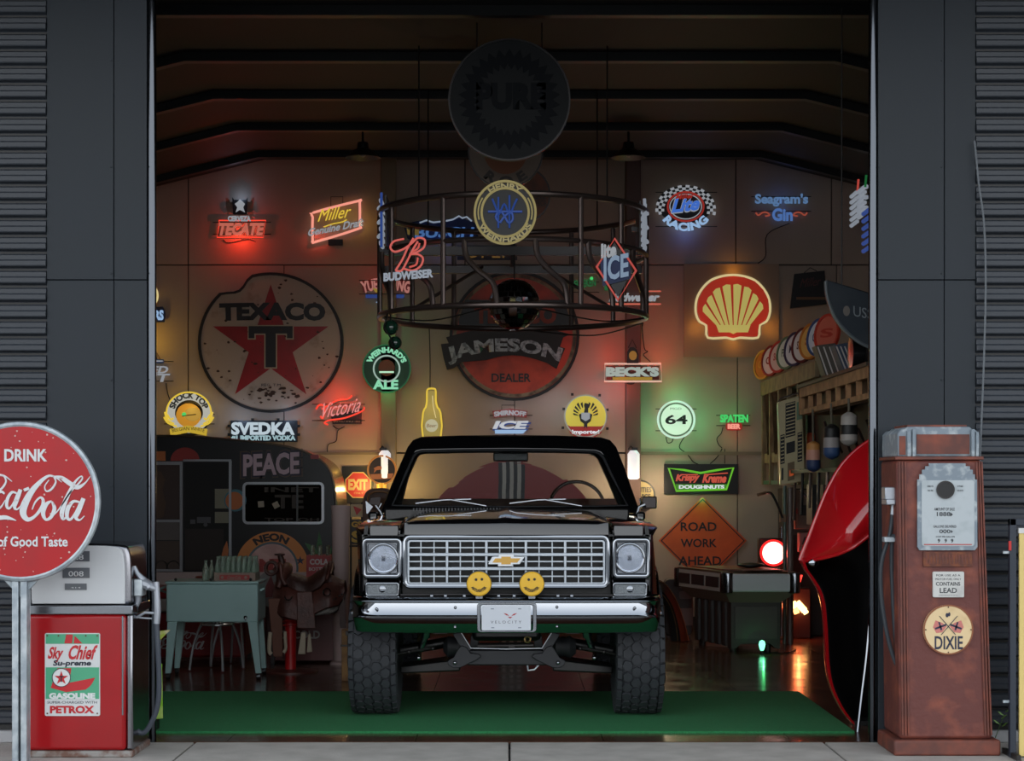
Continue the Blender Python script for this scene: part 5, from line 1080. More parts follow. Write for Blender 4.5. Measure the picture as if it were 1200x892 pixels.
# graffiti word in fat letters
at(6.8)
gw = part('painted_word_edge', TX('PEACE', 281, 355, 528.5, 562, 0.0, 0.004, bold=0.075, arc=0, slope=3), mat('paint_brown', (74, 56, 46), 0.5), t)
part('painted_word_outline', TX('PEACE', 283, 353, 530, 560.5, 0.004, 0.002, bold=0.06, slope=3), mat('paint_navy', (28, 26, 50), 0.5), t)
part('painted_word', TX('PEACE', 285, 351, 532.5, 558.5, 0.006, 0.002, bold=0.035, slope=3), mat('paint_lilac', (186, 162, 172), 0.5), t)
part('marker_lamp', RR(364, 374, 533, 538, 1, 0.0, 0.02), mat('marker_red', (140, 36, 36), 0.3), t)
part('round_decal', DC(276, 586.5, 13, 0.012, 0.003, n=32), mat('decal_blue', (60, 110, 120), 0.5), t); part('round_decal_centre', DC(275, 587, 10.5, 0.015, 0.002, n=32), mat('decal_orange', (176, 100, 50), 0.5), t)
part('red_dome_decal', PO([(200, 540)]+[(217-17*math.cos(a), 540-15.5*math.sin(a)) for a in [PI*i/16 for i in range(17)]]+[(234, 540)], 0.006, 0.003), mat('decal_red', (140, 36, 32), 0.5), t)
part('orange_decal', BX(178, 194, 529, 540, 0.0, 0.004), MC['decal_orange'], t)
bd = part('round_badge', DC(319, 666, 43, 0.0, 0.006), mat('badge_gold', (206, 130, 66), 0.5), t)
part('badge_ring', RG(319, 666, 31, 28.5, 0.006, 0.003), mat('badge_blue', (80, 100, 110), 0.5), bd); part('badge_centre', DC(319, 666, 28.6, 0.006, 0.002), mat('badge_pink', (206, 166, 160), 0.5, noise=(8, (186, 146, 140), 0.4, 0.6)), bd)
part('badge_word', RING_TX('NEON', 319, 666, 36.5, 9, 92, 66, 0.006, 0.003, bold=0.05), mat('badge_ink', (36, 26, 26), 0.5), bd)
part('badge_initials', TX('NT', 304, 335, 655, 672, 0.009, 0.002, bold=0.07), mat('badge_red', (150, 50, 46), 0.5), bd); part('badge_star', PO(star(352, 657, 5.5), 0.007, 0.002), mat('badge_navy', (36, 44, 70), 0.5), bd)
for pts in ([(374, 655), (371, 640), (374, 622), (378, 640), (377, 655)], [(372, 655), (362, 645), (357, 636), (368, 640), (375, 652)], [(378, 655), (386, 645), (389, 640), (388, 655)]): part('leaf_decal', PO(pts, 0.0, 0.004), mat('decal_green', (52, 104, 56), 0.5), t)
part('flame_decal', PO([(259, 655), (262, 642), (266, 634), (268, 645), (267, 655)], 0.006, 0.004), MC['decal_orange'], t)
part('white_skirt', BX(178, 391, 670.5, 690, 0.0, 0.02), mat('skirt_white', (172, 154, 150), 0.5), t)
part('red_skirt', BX(178, 391, 690, 707, 0.0, 0.02), mat('skirt_red', (96, 24, 24), 0.5), t)
part('low_stripe', BX(178, 391, 707, 718, 0.0, 0.025), MC['skirt_white'], t)
part('under_skirt', BX(178, 391, 718, 740, 0.0, 0.02), MC['skirt_red'], t)
part('wheel', MB().lathe([(0.05, 6.9), (0.28, 6.9), (0.30, 6.95), (0.30, 7.05), (0.28, 7.1), (0.05, 7.1)], (X(300), 0, 0.30), 'Y', 24), m_rubber, t)
part('wheel', MB().lathe([(0.05, 6.9), (0.28, 6.9), (0.30, 6.95), (0.30, 7.05), (0.28, 7.1), (0.05, 7.1)], (X(150), 0, 0.30), 'Y', 24), m_rubber, t)

# red ice chest at the back left
at(4.7)
m_chest = mat('dark_red_enamel', (120, 22, 26), 0.3, coat=0.3)
t = thing('ice_chest', 'dark red drink chest with white script on the floor behind the mint cooler', 'cooler', (X(220), 5.0, 0))
part('body', MB().box(X(120), X(287), 4.7, 5.3, 0.05, Z(718)), m_chest, t, bev=0.02)
part('lid', MB().box(X(118), X(289), 4.68, 5.32, Z(717), Z(702)), mat('chest_lid', (150, 140, 136), 0.4), t, bev=0.012)
part('lid_top', MB().box(X(119), X(288), 4.69, 5.31, Z(702), Z(690)), m_chest, t, bev=0.02)
for a in (126, 280): parts('foot', [MB().box(X(a), X(a+5), 4.74, 4.80, 0, 0.05), MB().box(X(a), X(a+5), 5.2, 5.26, 0, 0.05)], m_black, t)
m_grw = mat('chest_script', (176, 176, 178), 0.5)
part('script', BRUSH(CO, lambda a: 205+(a-105)*0.113, lambda b: 742+(b-322)*0.093, 0.0, 0.003)+BRUSH([[(a, b, w) for a, b, w in s_] for s_ in CC[2:]], lambda a: 205+(a-105)*0.113, lambda b: 742+(b-322)*0.093, 0.0, 0.003), m_grw, t)
part('lettering', TX('DRINK', 210, 221, 739.5, 742.5, 0.0, 0.003, bold=0.04), m_grw, t)

# bar stools
def stool(cx, y, label):
    at(y); r0 = Vector((X(cx), y, 0))
    t = thing('bar_stool', label, 'stool', r0, 'chrome stools behind the mint cooler')
    m_stl = mat('stool_chrome', (196, 198, 202), 0.25, 0.7)
    part('seat', MB().lathe([(0.001, 0.70), (0.16, 0.70), (0.175, 0.73), (0.17, 0.76), (0.001, 0.78)], tuple(r0), 'Z', 24), mat('stool_red', (120, 24, 26), 0.4), t)
    part('column', MB().cyl(r0+Vector((0, 0, 0.36)), r0+Vector((0, 0, 0.70)), 0.018), m_stl, t)
    part('foot_ring', MB().tube([r0+Vector((0.13*math.cos(a), 0.13*math.sin(a), 0.375)) for a in [2*PI*i/24 for i in range(24)]], 0.010, 6, True), m_stl, t)
    for i in range(4):
        a = PI*0.12+PI/2*i; d = Vector((math.cos(a), math.sin(a), 0))
        part('leg', MB().tube(cr([r0+d*0.02+Vector((0, 0, .42)), r0+d*0.12+Vector((0, 0, .38)), r0+d*0.19+Vector((0, 0, .2)), r0+d*0.22+Vector((0, 0, .012))], 5), 0.011, 8), m_stl, t)
        part('brace', MB().cyl(r0+d*0.10+Vector((0, 0, .37)), r0+d*0.09+Vector((0, 0, .70)), 0.006, n=6), m_stl, t)
    return t
stool(254, 4.12, 'left chrome-legged bar stool seen under the mint cooler')
stool(278, 4.46, 'right chrome-legged bar stool seen under the mint cooler')

# mint cooler on splayed legs
at(3.40)
m_mint = mat('mint_enamel', (150, 180, 178), 0.35, noise=(2, (142, 172, 170), 0.4, 0.6))
t = thing('patio_cooler', 'mint green metal patio cooler on four splayed legs with casters', 'cooler', (X(248.5), 3.62, 0))
part('tub', MB().box(X(194.5), X(302), 3.40, 3.86, Z(729.5), Z(684)), m_mint, t, bev=0.012)
part('lid', MB().box(X(193.5), X(303), 3.385, 3.875, Z(684.5), Z(681.5)), m_mint, t, bev=0.006)
for q, x0, x1, xb0, xb1 in ((0, 196, 207.5, 193.5, 200), (0, 290, 301.5, 299.5, 306), (1, 196, 206, 193, 199), (1, 290, 300, 298, 304)):
    y0 = 3.40 if q == 0 else 3.80
    part('leg', MB().hexa([(X(xb0), y0+.0, 0.05), (X(xb1), y0, 0.05), (X(xb1), y0+0.04, 0.05), (X(xb0), y0+0.04, 0.05)], [(X(x0), y0, Z(729)), (X(x1), y0, Z(729)), (X(x1), y0+0.055, Z(729)), (X(x0), y0+0.055, Z(729))]), m_mint, t, bev=0.004)
    part('caster', MB().lathe([(0.001, X(xb0)+.004), (0.026, X(xb0)+.006), (0.026, X(xb1)-.006), (0.001, X(xb1)-.004)], (0, y0+0.02, 0.026), 'X', 16), m_chrome2 if xb0 > 250 else m_black, t)
part('handle', MB().tube([P(194, 688, 3.55), P(188, 690, 3.55), P(188, 692, 3.62), P(194, 694, 3.68)], 0.010, 6), m_mint, t)
part('handle', MB().tube([P(302, 694, 3.55), P(309, 690, 3.55), P(309, 692, 3.62), P(302, 690, 3.68)], 0.010, 6), m_mint, t)
part('drain_valve', MB().cyl((X(288), 3.38, Z(723.5)), (X(288), 3.40, Z(723.5)), 0.014)+MB().cyl((X(288), 3.375, Z(723.5)), (X(289), 3.375, Z(727)), 0.006), m_chrome, t)
for a in (205, 246.5, 293): part('latch', MB().ball((X(a), 3.43, Z(679.5)), 0.012, 10)+MB().cyl((X(a), 3.43, Z(682)), (X(a), 3.43, Z(679)), 0.005), m_wire, t)
ZT = Z(681.2)
# wooden crate and bottles on the lid
m_btl = mat('bottle_glass', (186, 206, 190), 0.06, trans=0.75, ior=1.3)
def bottle(x, y, z, h, r, label, group, m=m_btl, name='glass_bottle'):
    o = solo(name, MB().lathe([(r*.9, 0), (r, 0.008), (r, h*0.48), (r*0.92, h*0.56), (r*0.42, h*0.80), (r*0.36, h*0.95), (r*0.46, h*0.955), (r*0.44, h), (r*0.25, h)], (x, y, z), 'Z', 14), m, label, 'bottle', group)
    return o
t = thing('bottle_crate', 'pale wooden bottle crate with a red lettered band on the mint cooler lid', 'crate', (X(274), 3.58, ZT))
cz = ZT+0.062
m_crw = mat('crate_wood', (134, 116, 104), 0.7)
part('front_board', MB().box(X(249.5), X(298), 3.46, 3.472, ZT, cz), m_crw, t); part('back_board', MB().box(X(249.5), X(298), 3.70, 3.712, ZT, cz), m_crw, t)
part('side_board', MB().box(X(249.5), X(251.5), 3.472, 3.70, ZT, cz), m_crw, t); part('side_board', MB().box(X(296), X(298), 3.472, 3.70, ZT, cz), m_crw, t)
part('bottom', MB().box(X(251.5), X(296), 3.472, 3.70, ZT, ZT+0.01), m_crw, t)
at(3.46); part('red_band', BX(257.5, 292.5, 674, 679.5, 0.0, 0.002), mat('band_red', (150, 44, 42), 0.5), t); part('lettering', TX('Coca-Cola', 266, 283, 675, 679, 0.002, 0.001, shear=0.2, bold=0.02)+DC(260.5, 676.8, 1.8, 0.002, 0.001, n=12)+DC(288, 676.8, 1.8, 0.002, 0.001, n=12), m_crw, t)
B0 = bottle((X(253.6)+X(251.5))/2+0.008, 3.495, ZT+0.011, 0.175, 0.019, 'clear glass bottle standing upright in the crate on the mint cooler', 'bottles in the wooden crate')
for i in range(8):
    for j in range(4):
        B = B0 if i == j == 0 else B0.copy()
        B['label'] = 'clear bottle in the wooden crate, %s row, %s from the left' % (['front', 'second', 'third', 'back'][j], ['first', 'second', 'third', 'fourth', 'fifth', 'sixth', 'seventh', 'eighth'][i])
        if i == j == 0: continue
        o = B; COL.objects.link(o); o.location = (B0.location.x+i*0.0405, B0.location.y+j*0.053, B0.location.z)
at(3.5)
bottle(X(241), 3.50, ZT+.001, 0.155, 0.026, 'left one of two loose clear bottles on the mint cooler lid', None)
bottle(X(247.2)-0.006, 3.56, ZT+.001, 0.155, 0.020, 'right one of two loose clear bottles on the mint cooler lid', None)

# second chest behind the saddle
at(4.75)
t = thing('ice_chest', 'dark red rounded ice chest with faded capitals behind the saddle', 'cooler', (X(357), 5.0, 0))
part('body', MB().ext(rrect(X(311), X(404), 0.04, Z(684), 0.06, 5), 4.75, 5.3), mat('oxblood', (84, 26, 24), 0.4, noise=(6, (64, 20, 20), 0.4, 0.6)), t, bev=0.015)
part('front_panel', RR(317, 398, 706, 774, 5, 0.0, 0.008), mat('oxblood2', (96, 26, 24), 0.4), t)
part('lettering', TX('ICE COLD', 325, 375, 739, 748.5, 0.008, 0.003, bold=0.03), mat('faded_white', (170, 160, 156), 0.5), t)
for a in (316, 394): part('foot', MB().box(X(a), X(a+5), 4.8, 5.25, 0, 0.045), m_black, t)
CT = Z(684)
# red bottle crate on the chest
at(4.9)
t = thing('bottle_crate', 'red lettered bottle crate on the ice chest behind the saddle', 'crate', (X(373), 5.0, CT))
m_rc = mat('crate_red', (140, 30, 34), 0.5)
part('front_board', MB().box(X(359), X(388), 4.90, 4.912, CT, Z(651)), m_rc, t); part('back_board', MB().box(X(359), X(388), 5.16, 5.172, CT, Z(651)), m_rc, t)
part('side_board', MB().box(X(359), X(360.5), 4.912, 5.16, CT, Z(651)), m_rc, t); part('side_board', MB().box(X(386.5), X(388), 4.912, 5.16, CT, Z(651)), m_rc, t); part('bottom', MB().box(X(360.5), X(386.5), 4.912, 5.16, CT, CT+.012), m_rc, t)
part('lettering', TX('COLA', 363, 385, 655, 662, 0.0, 0.002, bold=0.04)+TX('BOTTLES', 362, 385, 665, 669, 0.0, 0.002, bold=0.02), mat('faded_white', (170, 160, 156), 0.5), t)
B1 = bottle(X(364.4), 4.96, CT+.013, 0.30, 0.0245, 'slim bottle standing in the red crate behind the saddle', 'bottles in the red crate')
for i in range(3):
    for j in range(3):
        B = B1 if i == j == 0 else B1.copy()
        B['label'] = 'slim bottle in the red crate behind the saddle, %s row, %s' % (['front', 'middle', 'back'][j], ['left', 'centre', 'right'][i])
        if i == j == 0: continue
        o = B; COL.objects.link(o); o.location = (B1.location.x+i*0.066, B1.location.y+j*0.065, B1.location.z)
# grey tin disc
at(4.45)
solo('tin_disc', DC(316, 694, 25, 0.0, 0.015).xf(Matrix.Identity(4)), mat('tin_grey', (122, 118, 116), 0.45), 'grey round tin disc standing behind the saddle horn', 'disc') if False else None
t = thing('tin_drum', 'round grey drum lid standing on edge left of the saddle', 'lid', (X(314), 4.72, Z(712)))
part('lid', DC(320, 690, 20, 0.0, 0.02, ry=22, n=40), mat('tin_grey', (122, 118, 116), 0.45), t)
part('red_wedge', PO([(306, 700), (318, 674), (326, 700)], 0.02, 0.003), mat('wedge_red', (110, 24, 26), 0.4), t)
part('stand', MB().box(X(313), X(317), 4.705, 4.74, 0, Z(708)), m_steel, t)

# saddle on a red stand
SY = 4.02; at(SY)
t = thing('saddle_stand', 'bright red round post stand with flat round foot carrying the saddle', 'stand', (X(340), SY, 0))
m_sred = mat('stand_red', (170, 22, 26), 0.35)
part('foot', MB().lathe([(0.001, 0), (0.22, 0), (0.22, 0.012), (0.05, 0.022), (0.001, 0.024)], (X(341), SY, 0), 'Z', 36), mat('foot_brown', (74, 36, 30), 0.4), t)
part('post', MB().cyl((X(340.5), SY, 0.02), (X(340.5), SY, Z(712)), 0.045), m_sred, t)
part('spring_coil', MB().tube([(X(340.5)+0.062*math.cos(a), SY+0.062*math.sin(a), Z(735)+a/(2*PI)*0.030) for a in [2*PI*i/12 for i in range(12*5)]], 0.009, 6), m_sred, t)
part('top_bar', MB().box(X(318), X(390), SY-0.04, SY+0.04, Z(713), Z(706)), m_steel, t)
m_lea = mat('brown_leather', (86, 44, 35), 0.5, noise=(9, (68, 35, 28), 0.4, 0.65), bump=(40, 0.5))
m_lea2 = mat('dark_leather', (64, 33, 27), 0.5, noise=(9, (50, 27, 22), 0.4, 0.65), bump=(40, 0.5))
m_fle = mat('grey_fleece', (122, 116, 112), 0.9, bump=(60, 1.0))
t = thing('saddle', 'brown leather western saddle with horn and hanging stirrups on the red stand', 'saddle', (X(357), SY, Z(740)))
# saddle length runs left-right: horn at left, cantle at right
def saddle_skin(x0, x1, ridge, half, drop, th, n=24, m=14):
    rows = []
    for i in range(n+1):
        u = i/n; px = x0+(x1-x0)*u; zr = ridge(u); hw_ = half(u); dz = drop(u); r = []
        for j in range(m+1):
            v = -1+2*j/m; a = v*PI*0.5
            r.append((X(px)+0.02*abs(v)*(u-.5), SY+hw_*math.sin(a), Z(zr)-dz*(1-math.cos(a))))
        rows.append(r)
    return MB().grid(rows, (0, 0, -th))
def lerp(tab, u):
    for (a, p), (b, q) in zip(tab, tab[1:]):
        if a <= u <= b: k = (u-a)/(b-a); k = k*k*(3-2*k); return p+(q-p)*k
    return tab[-1][1]
part('skirt', saddle_skin(323, 404, lambda u: lerp([(0, 681), (.25, 682), (.5, 684), (.8, 674), (1, 680)], u), lambda u: lerp([(0, .12), (.2, .21), (.8, .22), (1, .12)], u), lambda u: lerp([(0, .18), (.12, .26), (.35, .28), (.55, .24), (.8, .24), (.93, .2), (1, .08)], u), 0.012), m_lea, t, sm=60)
part('seat', saddle_skin(334, 389, lambda u: lerp([(0, 668), (.2, 672), (.5, 676), (.75, 668), (.88, 661), (1, 664)], u), lambda u: lerp([(0, .09), (.3, .13), (.8, .16), (1, .13)], u), lambda u: lerp([(0, .10), (.5, .13), (1, .12)], u), 0.02), m_lea2, t, sm=60)
cr_ = [(X(358+a), SY+b, Z(c)) for a, b, c in ((0, 0, 0),)]
part('cantle', MB().tube([(X(px), SY+yy, Z(pz)) for px, yy, pz in ((385, -.17, 678), (388, -.13, 666), (387.5, -.06, 661), (387, 0, 660), (387.5, .06, 661), (388, .13, 666), (385, .17, 678))], [0.012, .018, .02, .02, .02, .018, .012], 8), m_lea, t, sm=60)
part('cantle_binding', MB().tube([(X(px+2), SY+yy-0.01, Z(pz-1)) for px, yy, pz in ((388, -.15, 672), (389.5, -.12, 666), (389, -.06, 662), (389, 0, 661))], 0.006, 6), mat('rawhide', (150, 120, 100), 0.6), t)
part('swell', MB().tube([(X(px), SY+yy, Z(pz)) for px, yy, pz in ((329, -.15, 688), (332, -.12, 675), (335, -.06, 668), (336, 0, 666), (335, .06, 668), (332, .12, 675), (329, .15, 688))], [.02, .045, .05, .05, .05, .045, .02], 12), m_lea, t, sm=60)
part('horn', MB().tube([(X(334), SY, Z(672)), (X(331), SY-.01, Z(660)), (X(328.5), SY-.01, Z(651))], [.045, .026, .022], 12)+MB().lathe([(0.001, 0), (0.042, 0.004), (0.044, 0.016), (0.001, 0.022)], (X(328), SY-.01, Z(651.5)), 'Z', 18), m_lea2, t, sm=60)
part('rope_coil', MB().tube([(X(321)+0.045*math.cos(a), SY-0.12-0.004*a, Z(665)+0.05*math.sin(a)) for a in [2*PI*i/14 for i in range(14*3)]], 0.013, 8), m_lea2, t, sm=60)
part('breast_collar', MB().tube(cr([(X(324), SY-.14, Z(668)), (X(331), SY-.16, Z(660)), (X(333), SY-.17, Z(675)), (X(338), SY-.18, Z(684))], 5), 0.018, 8), m_lea, t, sm=60)
part('fleece', saddle_skin(322, 402, lambda u: lerp([(0, 690), (.5, 690), (1, 688)], u), lambda u: lerp([(0, .1), (.2, .19), (.8, .2), (1, .1)], u), lambda u: lerp([(0, .10), (.15, .20), (.9, .18), (1, .08)], u), 0.02), m_fle, t, sm=60)
part('fender_flap', MB().hexa([(X(352), SY-.235, Z(734)), (X(374), SY-.235, Z(734)), (X(374), SY-.22, Z(734)), (X(352), SY-.22, Z(734))], [(X(351), SY-.20, Z(692)), (X(369), SY-.20, Z(692)), (X(369), SY-.18, Z(692)), (X(351), SY-.18, Z(692))]), m_lea, t, bev=0.006)
part('hanging_strap', MB().hexa([(X(323), SY-.14, Z(768)), (X(334), SY-.14, Z(768)), (X(334), SY-.13, Z(768)), (X(323), SY-.13, Z(768))], [(X(317), SY-.15, Z(700)), (X(333), SY-.15, Z(700)), (X(333), SY-.13, Z(700)), (X(317), SY-.13, Z(700))]), mat('tan_leather', (96, 54, 36), 0.6), t, bev=0.004)
part('rear_strap', MB().hexa([(X(400), SY-.1, Z(735)), (X(407), SY-.1, Z(735)), (X(407), SY-.09, Z(735)), (X(400), SY-.09, Z(735))], [(X(397), SY-.1, Z(690)), (X(404), SY-.1, Z(690)), (X(404), SY-.09, Z(690)), (X(397), SY-.09, Z(690))]), m_lea2, t)
m_stir = mat('pale_stirrup', (170, 156, 136), 0.6)
part('stirrup', MB().tube(cr([P(317, 741, SY-.2), P(316, 752, SY-.2), P(315.5, 763, SY-.2), P(318, 767, SY-.2)], 4), [.018]*13, 8), m_stir, t)
part('stirrup', MB().tube(cr([P(334, 740, SY-.2), P(334.5, 752, SY-.2), P(335, 760, SY-.2), P(332.5, 765, SY-.2)], 4), [.014]*13, 8), m_stir, t)
part('stirrup', MB().hexa([P(349, 767, SY-.24), P(358, 767, SY-.24), P(358, 767, SY-.16), P(349, 767, SY-.16)], [P(353, 741, SY-.24), P(358.5, 741, SY-.24), P(358.5, 741, SY-.16), P(353, 741, SY-.16)]), m_stir, t, bev=0.006)
part('stirrup', MB().hexa([P(359.5, 765, SY-.22), P(366, 764, SY-.22), P(366, 764, SY-.16), P(359.5, 765, SY-.16)], [P(361, 744, SY-.22), P(364, 742, SY-.22), P(364, 742, SY-.16), P(361, 744, SY-.16)]), m_stir, t, bev=0.006)
for a, b in ((342, 697), (386.5, 692)): part('ring', MB().tube([(X(a)+.028*math.cos(c), SY-.235, Z(b)+.03*math.sin(c)) for c in ([PI+PI*i/12 for i in range(13)] if a < 350 else [2*PI*i/20 for i in range(20)])], 0.005, 6), m_chrome, t)
for a, b in ((396, 700), (400, 697), (403, 695), (393, 701)): part('concho', MB().ball((X(a), SY-.19, Z(b)), 0.009, 8), m_chrome2, t)

# tapered white pedestal and timber post
at(4.55)
t = thing('pedestal', 'tall tapering pale pedestal between the saddle and the truck', 'pedestal', (X(398), 4.6, 0))
part('shaft', MB().lathe([(0.06, 0.03), (0.062, 0.2), (0.068, Z(680)), (0.077, Z(600)), (0.080, Z(592.5)), (0.074, Z(592.5)), (0.068, Z(600))], (X(398.3), 4.62, 0), 'Z', 28), mat('pale_plaster', (178, 156, 152), 0.6), t)
part('foot', MB().lathe([(0.09, 0.0), (0.09, 0.02), (0.065, 0.035)], (X(398.3), 4.62, 0), 'Z', 28), mat('pale_plaster', (178, 156, 152), 0.6), t)
at(3.3)
t = thing('timber_post', 'short yellowish timber post on the floor beside the left front tyre', 'post', (X(404.5), 3.35, 0))
part('post', MB().box(X(400), X(408.5), 3.32, 3.38, 0.0, Z(738)), mat('raw_timber', (150, 112, 66), 0.7, noise=(12, (120, 86, 50), 0.4, 0.6)), t, bev=0.003)
part('bracket', MB().box(X(399), X(410), 3.31, 3.39, Z(758), Z(756)), m_steel, t)
part('hinge', MB().box(X(405), X(410), 3.30, 3.32, Z(745), Z(740)), m_steel, t)
# ================================================================== more wall signs seen through the hanging ring
at(WS)
sign('blue neon word under white mountain peaks and a gold crown, behind the hanging ring', 519, 267, [
    ('panel', PO([(474, 268), (479, 262), (492, 259), (505, 262), (520, 258), (540, 256), (558, 262), (561, 281), (478, 281)], 0.02, 0.02), mat('panel_blue', (24, 44, 96), 0.5)),
    ('peaks', TU([(492, 262), (500, 259), (508, 261.5), (524, 259.5), (531, 258), (538, 254), (542, 256.5), (547, 255), (553, 260)], 0.009, 0.05, sm=0), emit('peak_white', (170, 185, 205), 0.5)),
    ('word', TX('BUSCH', 486, 556, 267, 279.5, 0.05, 0.01, shear=0.15, bold=0.03), emit('busch_blue', (80, 125, 190), 0.55)), ('crown', PO([(478, 276), (477, 268), (480, 271), (482, 265), (485, 269), (487, 264), (489, 270), (492, 267), (491, 277)], 0.06, 0.012), emit('crown_gold', (150, 125, 60), 0.35))],
    light=[(BLU, 0.35, 520, 292, 0.2)])
sign('row of small amber neon letters below the blue mountain sign', 575, 297, [
    ('letters', TX('OPEN', 544, 604, 290, 303, 0.05, 0.008), emit('amber_dim', (150, 110, 50), 0.35)), ('backing', BX(536, 606, 288, 305, 0.0, 0.02), mat('panel_violet', (34, 34, 58), 0.5))])
yg = [('red_arch', PO([(424, 331), (440, 327), (452, 326), (468, 327), (481, 331), (480, 343), (466, 339), (452, 338), (438, 339), (426, 343)], 0.02, 0.02), emit('yg_red', (120, 30, 28), 0.3)),
      ('word', TX('YUENGLING', 424, 481, 331, 345, 0.045, 0.01, bold=0.04, arc=5), emit('yg_word', (200, 130, 120), 0.6)),
      ('blue_bar', BX(429, 446, 345.5, 350, 0.05, 0.012), nDB), ('blue_bar', BX(458, 474, 345.5, 350, 0.05, 0.012), nDB), ('emblem', DC(451.5, 348, 6, 0.05, 0.012, n=20), emit('emblem_pale', (150, 160, 110), 0.45)),
      ('emblem_wing', PO([(437, 338), (447, 341), (449, 346), (440, 343)], 0.06, 0.01), nDY), ('emblem_wing', PO([(441, 355), (452, 350), (461, 354), (452, 358)], 0.06, 0.01), nBW), ('lower_tab', BX(443, 458, 358.5, 362, 0.05, 0.01), nDB)]
at(WS-.13)
yg_ = sign('arched red neon word with blue and yellow emblem, left of the hanging ring', 452, 345, yg, light=[(RED, 0.8, 435, 322, 0.18)], wires=(421, 484, (329, 345)))
sign('white script neon between two red lines, right of the hanging ring', 742, 347, [
    ('word', TX('Budweiser', 713, 774, 344, 354, 0.05, 0.01, shear=0.3, bold=0.05), nDW), ('lower_line', TU([(706, 357), (774, 357)], 0.009, 0.05, sm=0), emit('bud_line', (220, 110, 90), 0.7)), ('upper_line', TU([(745, 328), (749, 340), (753, 342), (774, 342)], 0.009, 0.05, sm=0), MC['bud_line'])],
    light=[(RED, 0.7, 765, 362, 0.2)], cord=[(753, 360), (754, 375), (752, 385)])
at(WS)
sign('small broken green neon sign behind the right side of the hanging ring', 684, 336, [
    ('word', TX('HEINEKEN', 668, 698, 330, 339, 0.05, 0.008, bold=0.03, slope=3), emit('dim_green', (40, 130, 70), 0.4)), ('green_dot', DC(693, 327, 2, 0.05, 0.01, n=12), nG), ('green_box', BX(708, 721, 334, 341, 0.05, 0.01), MC['dim_green'])], wires=(662, 702, (331, 343)))
# ================================================================== hanging steel ring with its signs
RC = Vector((X(601)*15/19.3*0+ (601-597)*15/2160, 4.25, 0)); RR0 = 1.083
ZT_, ZM_, ZB_ = 3.70, 3.36, 2.86
t = thing('ring_chandelier', 'large round dark steel truss ring hanging from the ceiling and carrying neon signs', 'chandelier', (RC.x, RC.y, ZB_))
m_pipe = mat('brown_pipe', (104, 92, 88), 0.35, 0.8)
def rpt(a, z, r=RR0): a = math.radians(a); return (RC.x+r*math.sin(a), RC.y-r*math.cos(a), z)   # a=0 nearest the camera
for z, nm in ((ZT_, 'top_ring'), (ZB_, 'bottom_ring')):
    part(nm, MB().tube([rpt(i*5, z) for i in range(72)], 0.024, 10, True), m_pipe, t)
part('middle_ring', MB().tube([rpt(-60+i*5, ZM_-0.0004*abs(i-12)) for i in range(37)], 0.020, 8), m_pipe, t)
for a in (-62, -29.5, 28.5, 51, 88, 128, 152, 208, 232, 270): part('upright', MB().cyl(rpt(a, ZT_), rpt(a, ZB_), 0.021, n=10), m_pipe, t)
for a in (-48, -20, 9, 32, 60, -76): part('curved_strut', MB().tube(cr([rpt(a, ZM_), rpt(a+1, ZM_-.13), rpt(a+6, ZM_-.24), rpt(a+12, ZM_-.34), rpt(a+13.5, ZB_)], 5), 0.022, 8), m_pipe, t)
for z, y_, r_ in ((3.40, 4.25, .035), (3.27, 4.45, .03)):
    hx = math.sqrt(RR0**2-(y_-RC.y)**2)
    part('cross_beam', MB().box(RC.x-hx, RC.x+hx, y_-r_, y_+r_, z-r_, z+r_), m_steel, t)
part('cross_beam', MB().box(RC.x-.03, RC.x+.03, RC.y-RR0, RC.y+RR0, ZB_-0.02, ZB_+0.02), m_steel, t)
for a in (-45, 45): part('diagonal_brace', MB().cyl(rpt(a, ZB_), (RC.x+(0.25 if a > 0 else -.25), RC.y, 3.27), 0.014, n=8), m_pipe, t)
for a in (-42, 42, 138, 222): part('hanger_chain', MB().cyl(rpt(a, ZT_), rpt(a, 4.88), 0.007, n=6), m_steel, t)
part('hub_pipe', MB().cyl((RC.x, RC.y, 3.27), (RC.x, RC.y, 4.88), 0.02, n=8), m_steel, t)
for a, b in ((-70, -10), (10, 80), (100, 170)): part('slack_cord', MB().tube(cr([rpt(a, ZB_-.03), rpt((a+b)/2, ZB_-.09, RR0*.9), rpt(b, ZB_-.02)], 6), 0.006, 5), m_wire, t)
# mirror ball
bc = Vector((RC.x+0.012, RC.y-.1, Z(0)*0+1.5+(568-357)/145.0)); br = 0.205
t = thing('mirror_ball', 'mirrored disco ball hanging inside the steel ring', 'disco ball', tuple(bc))
fb = MB(); k_ = 14
for i in range(k_):
    p0, p1 = PI*i/k_, PI*(i+1)/k_; nn = max(4, int(26*math.sin((p0+p1)/2)))
    for j in range(nn):
        a0, a1 = 2*PI*j/nn+.02, 2*PI*(j+1)/nn-.02; q0, q1 = p0+.012, p1-.012
        pts = [Vector((math.sin(q)*math.cos(a), math.sin(q)*math.sin(a), math.cos(q))) for q, a in ((q0, a0), (q0, a1), (q1, a1), (q1, a0))]
        n_ = (pts[0]+pts[1]+pts[2]+pts[3]).normalized(); n2 = (n_+Vector((random.gauss(0, .04), random.gauss(0, .04), random.gauss(0, .04)))).normalized(); cc = n_*br
        vs = []
        for p in pts:
            p = p*br; p = p-n2*((p-cc).dot(n2)); vs.append(bc+p)
        fb.add(vs, [(0, 1, 2, 3)])
part('core', MB().ball(bc, br*0.975, 24), m_steel, t)
part('mirror_tiles', fb, mat('mirror_tile', (170, 175, 180), 0.06, 1.0), t, sm=0, kind='stuff')
part('hanger', MB().cyl(bc+Vector((0, 0, br)), (bc.x, bc.y, 3.36), 0.006, n=6), m_steel, t)
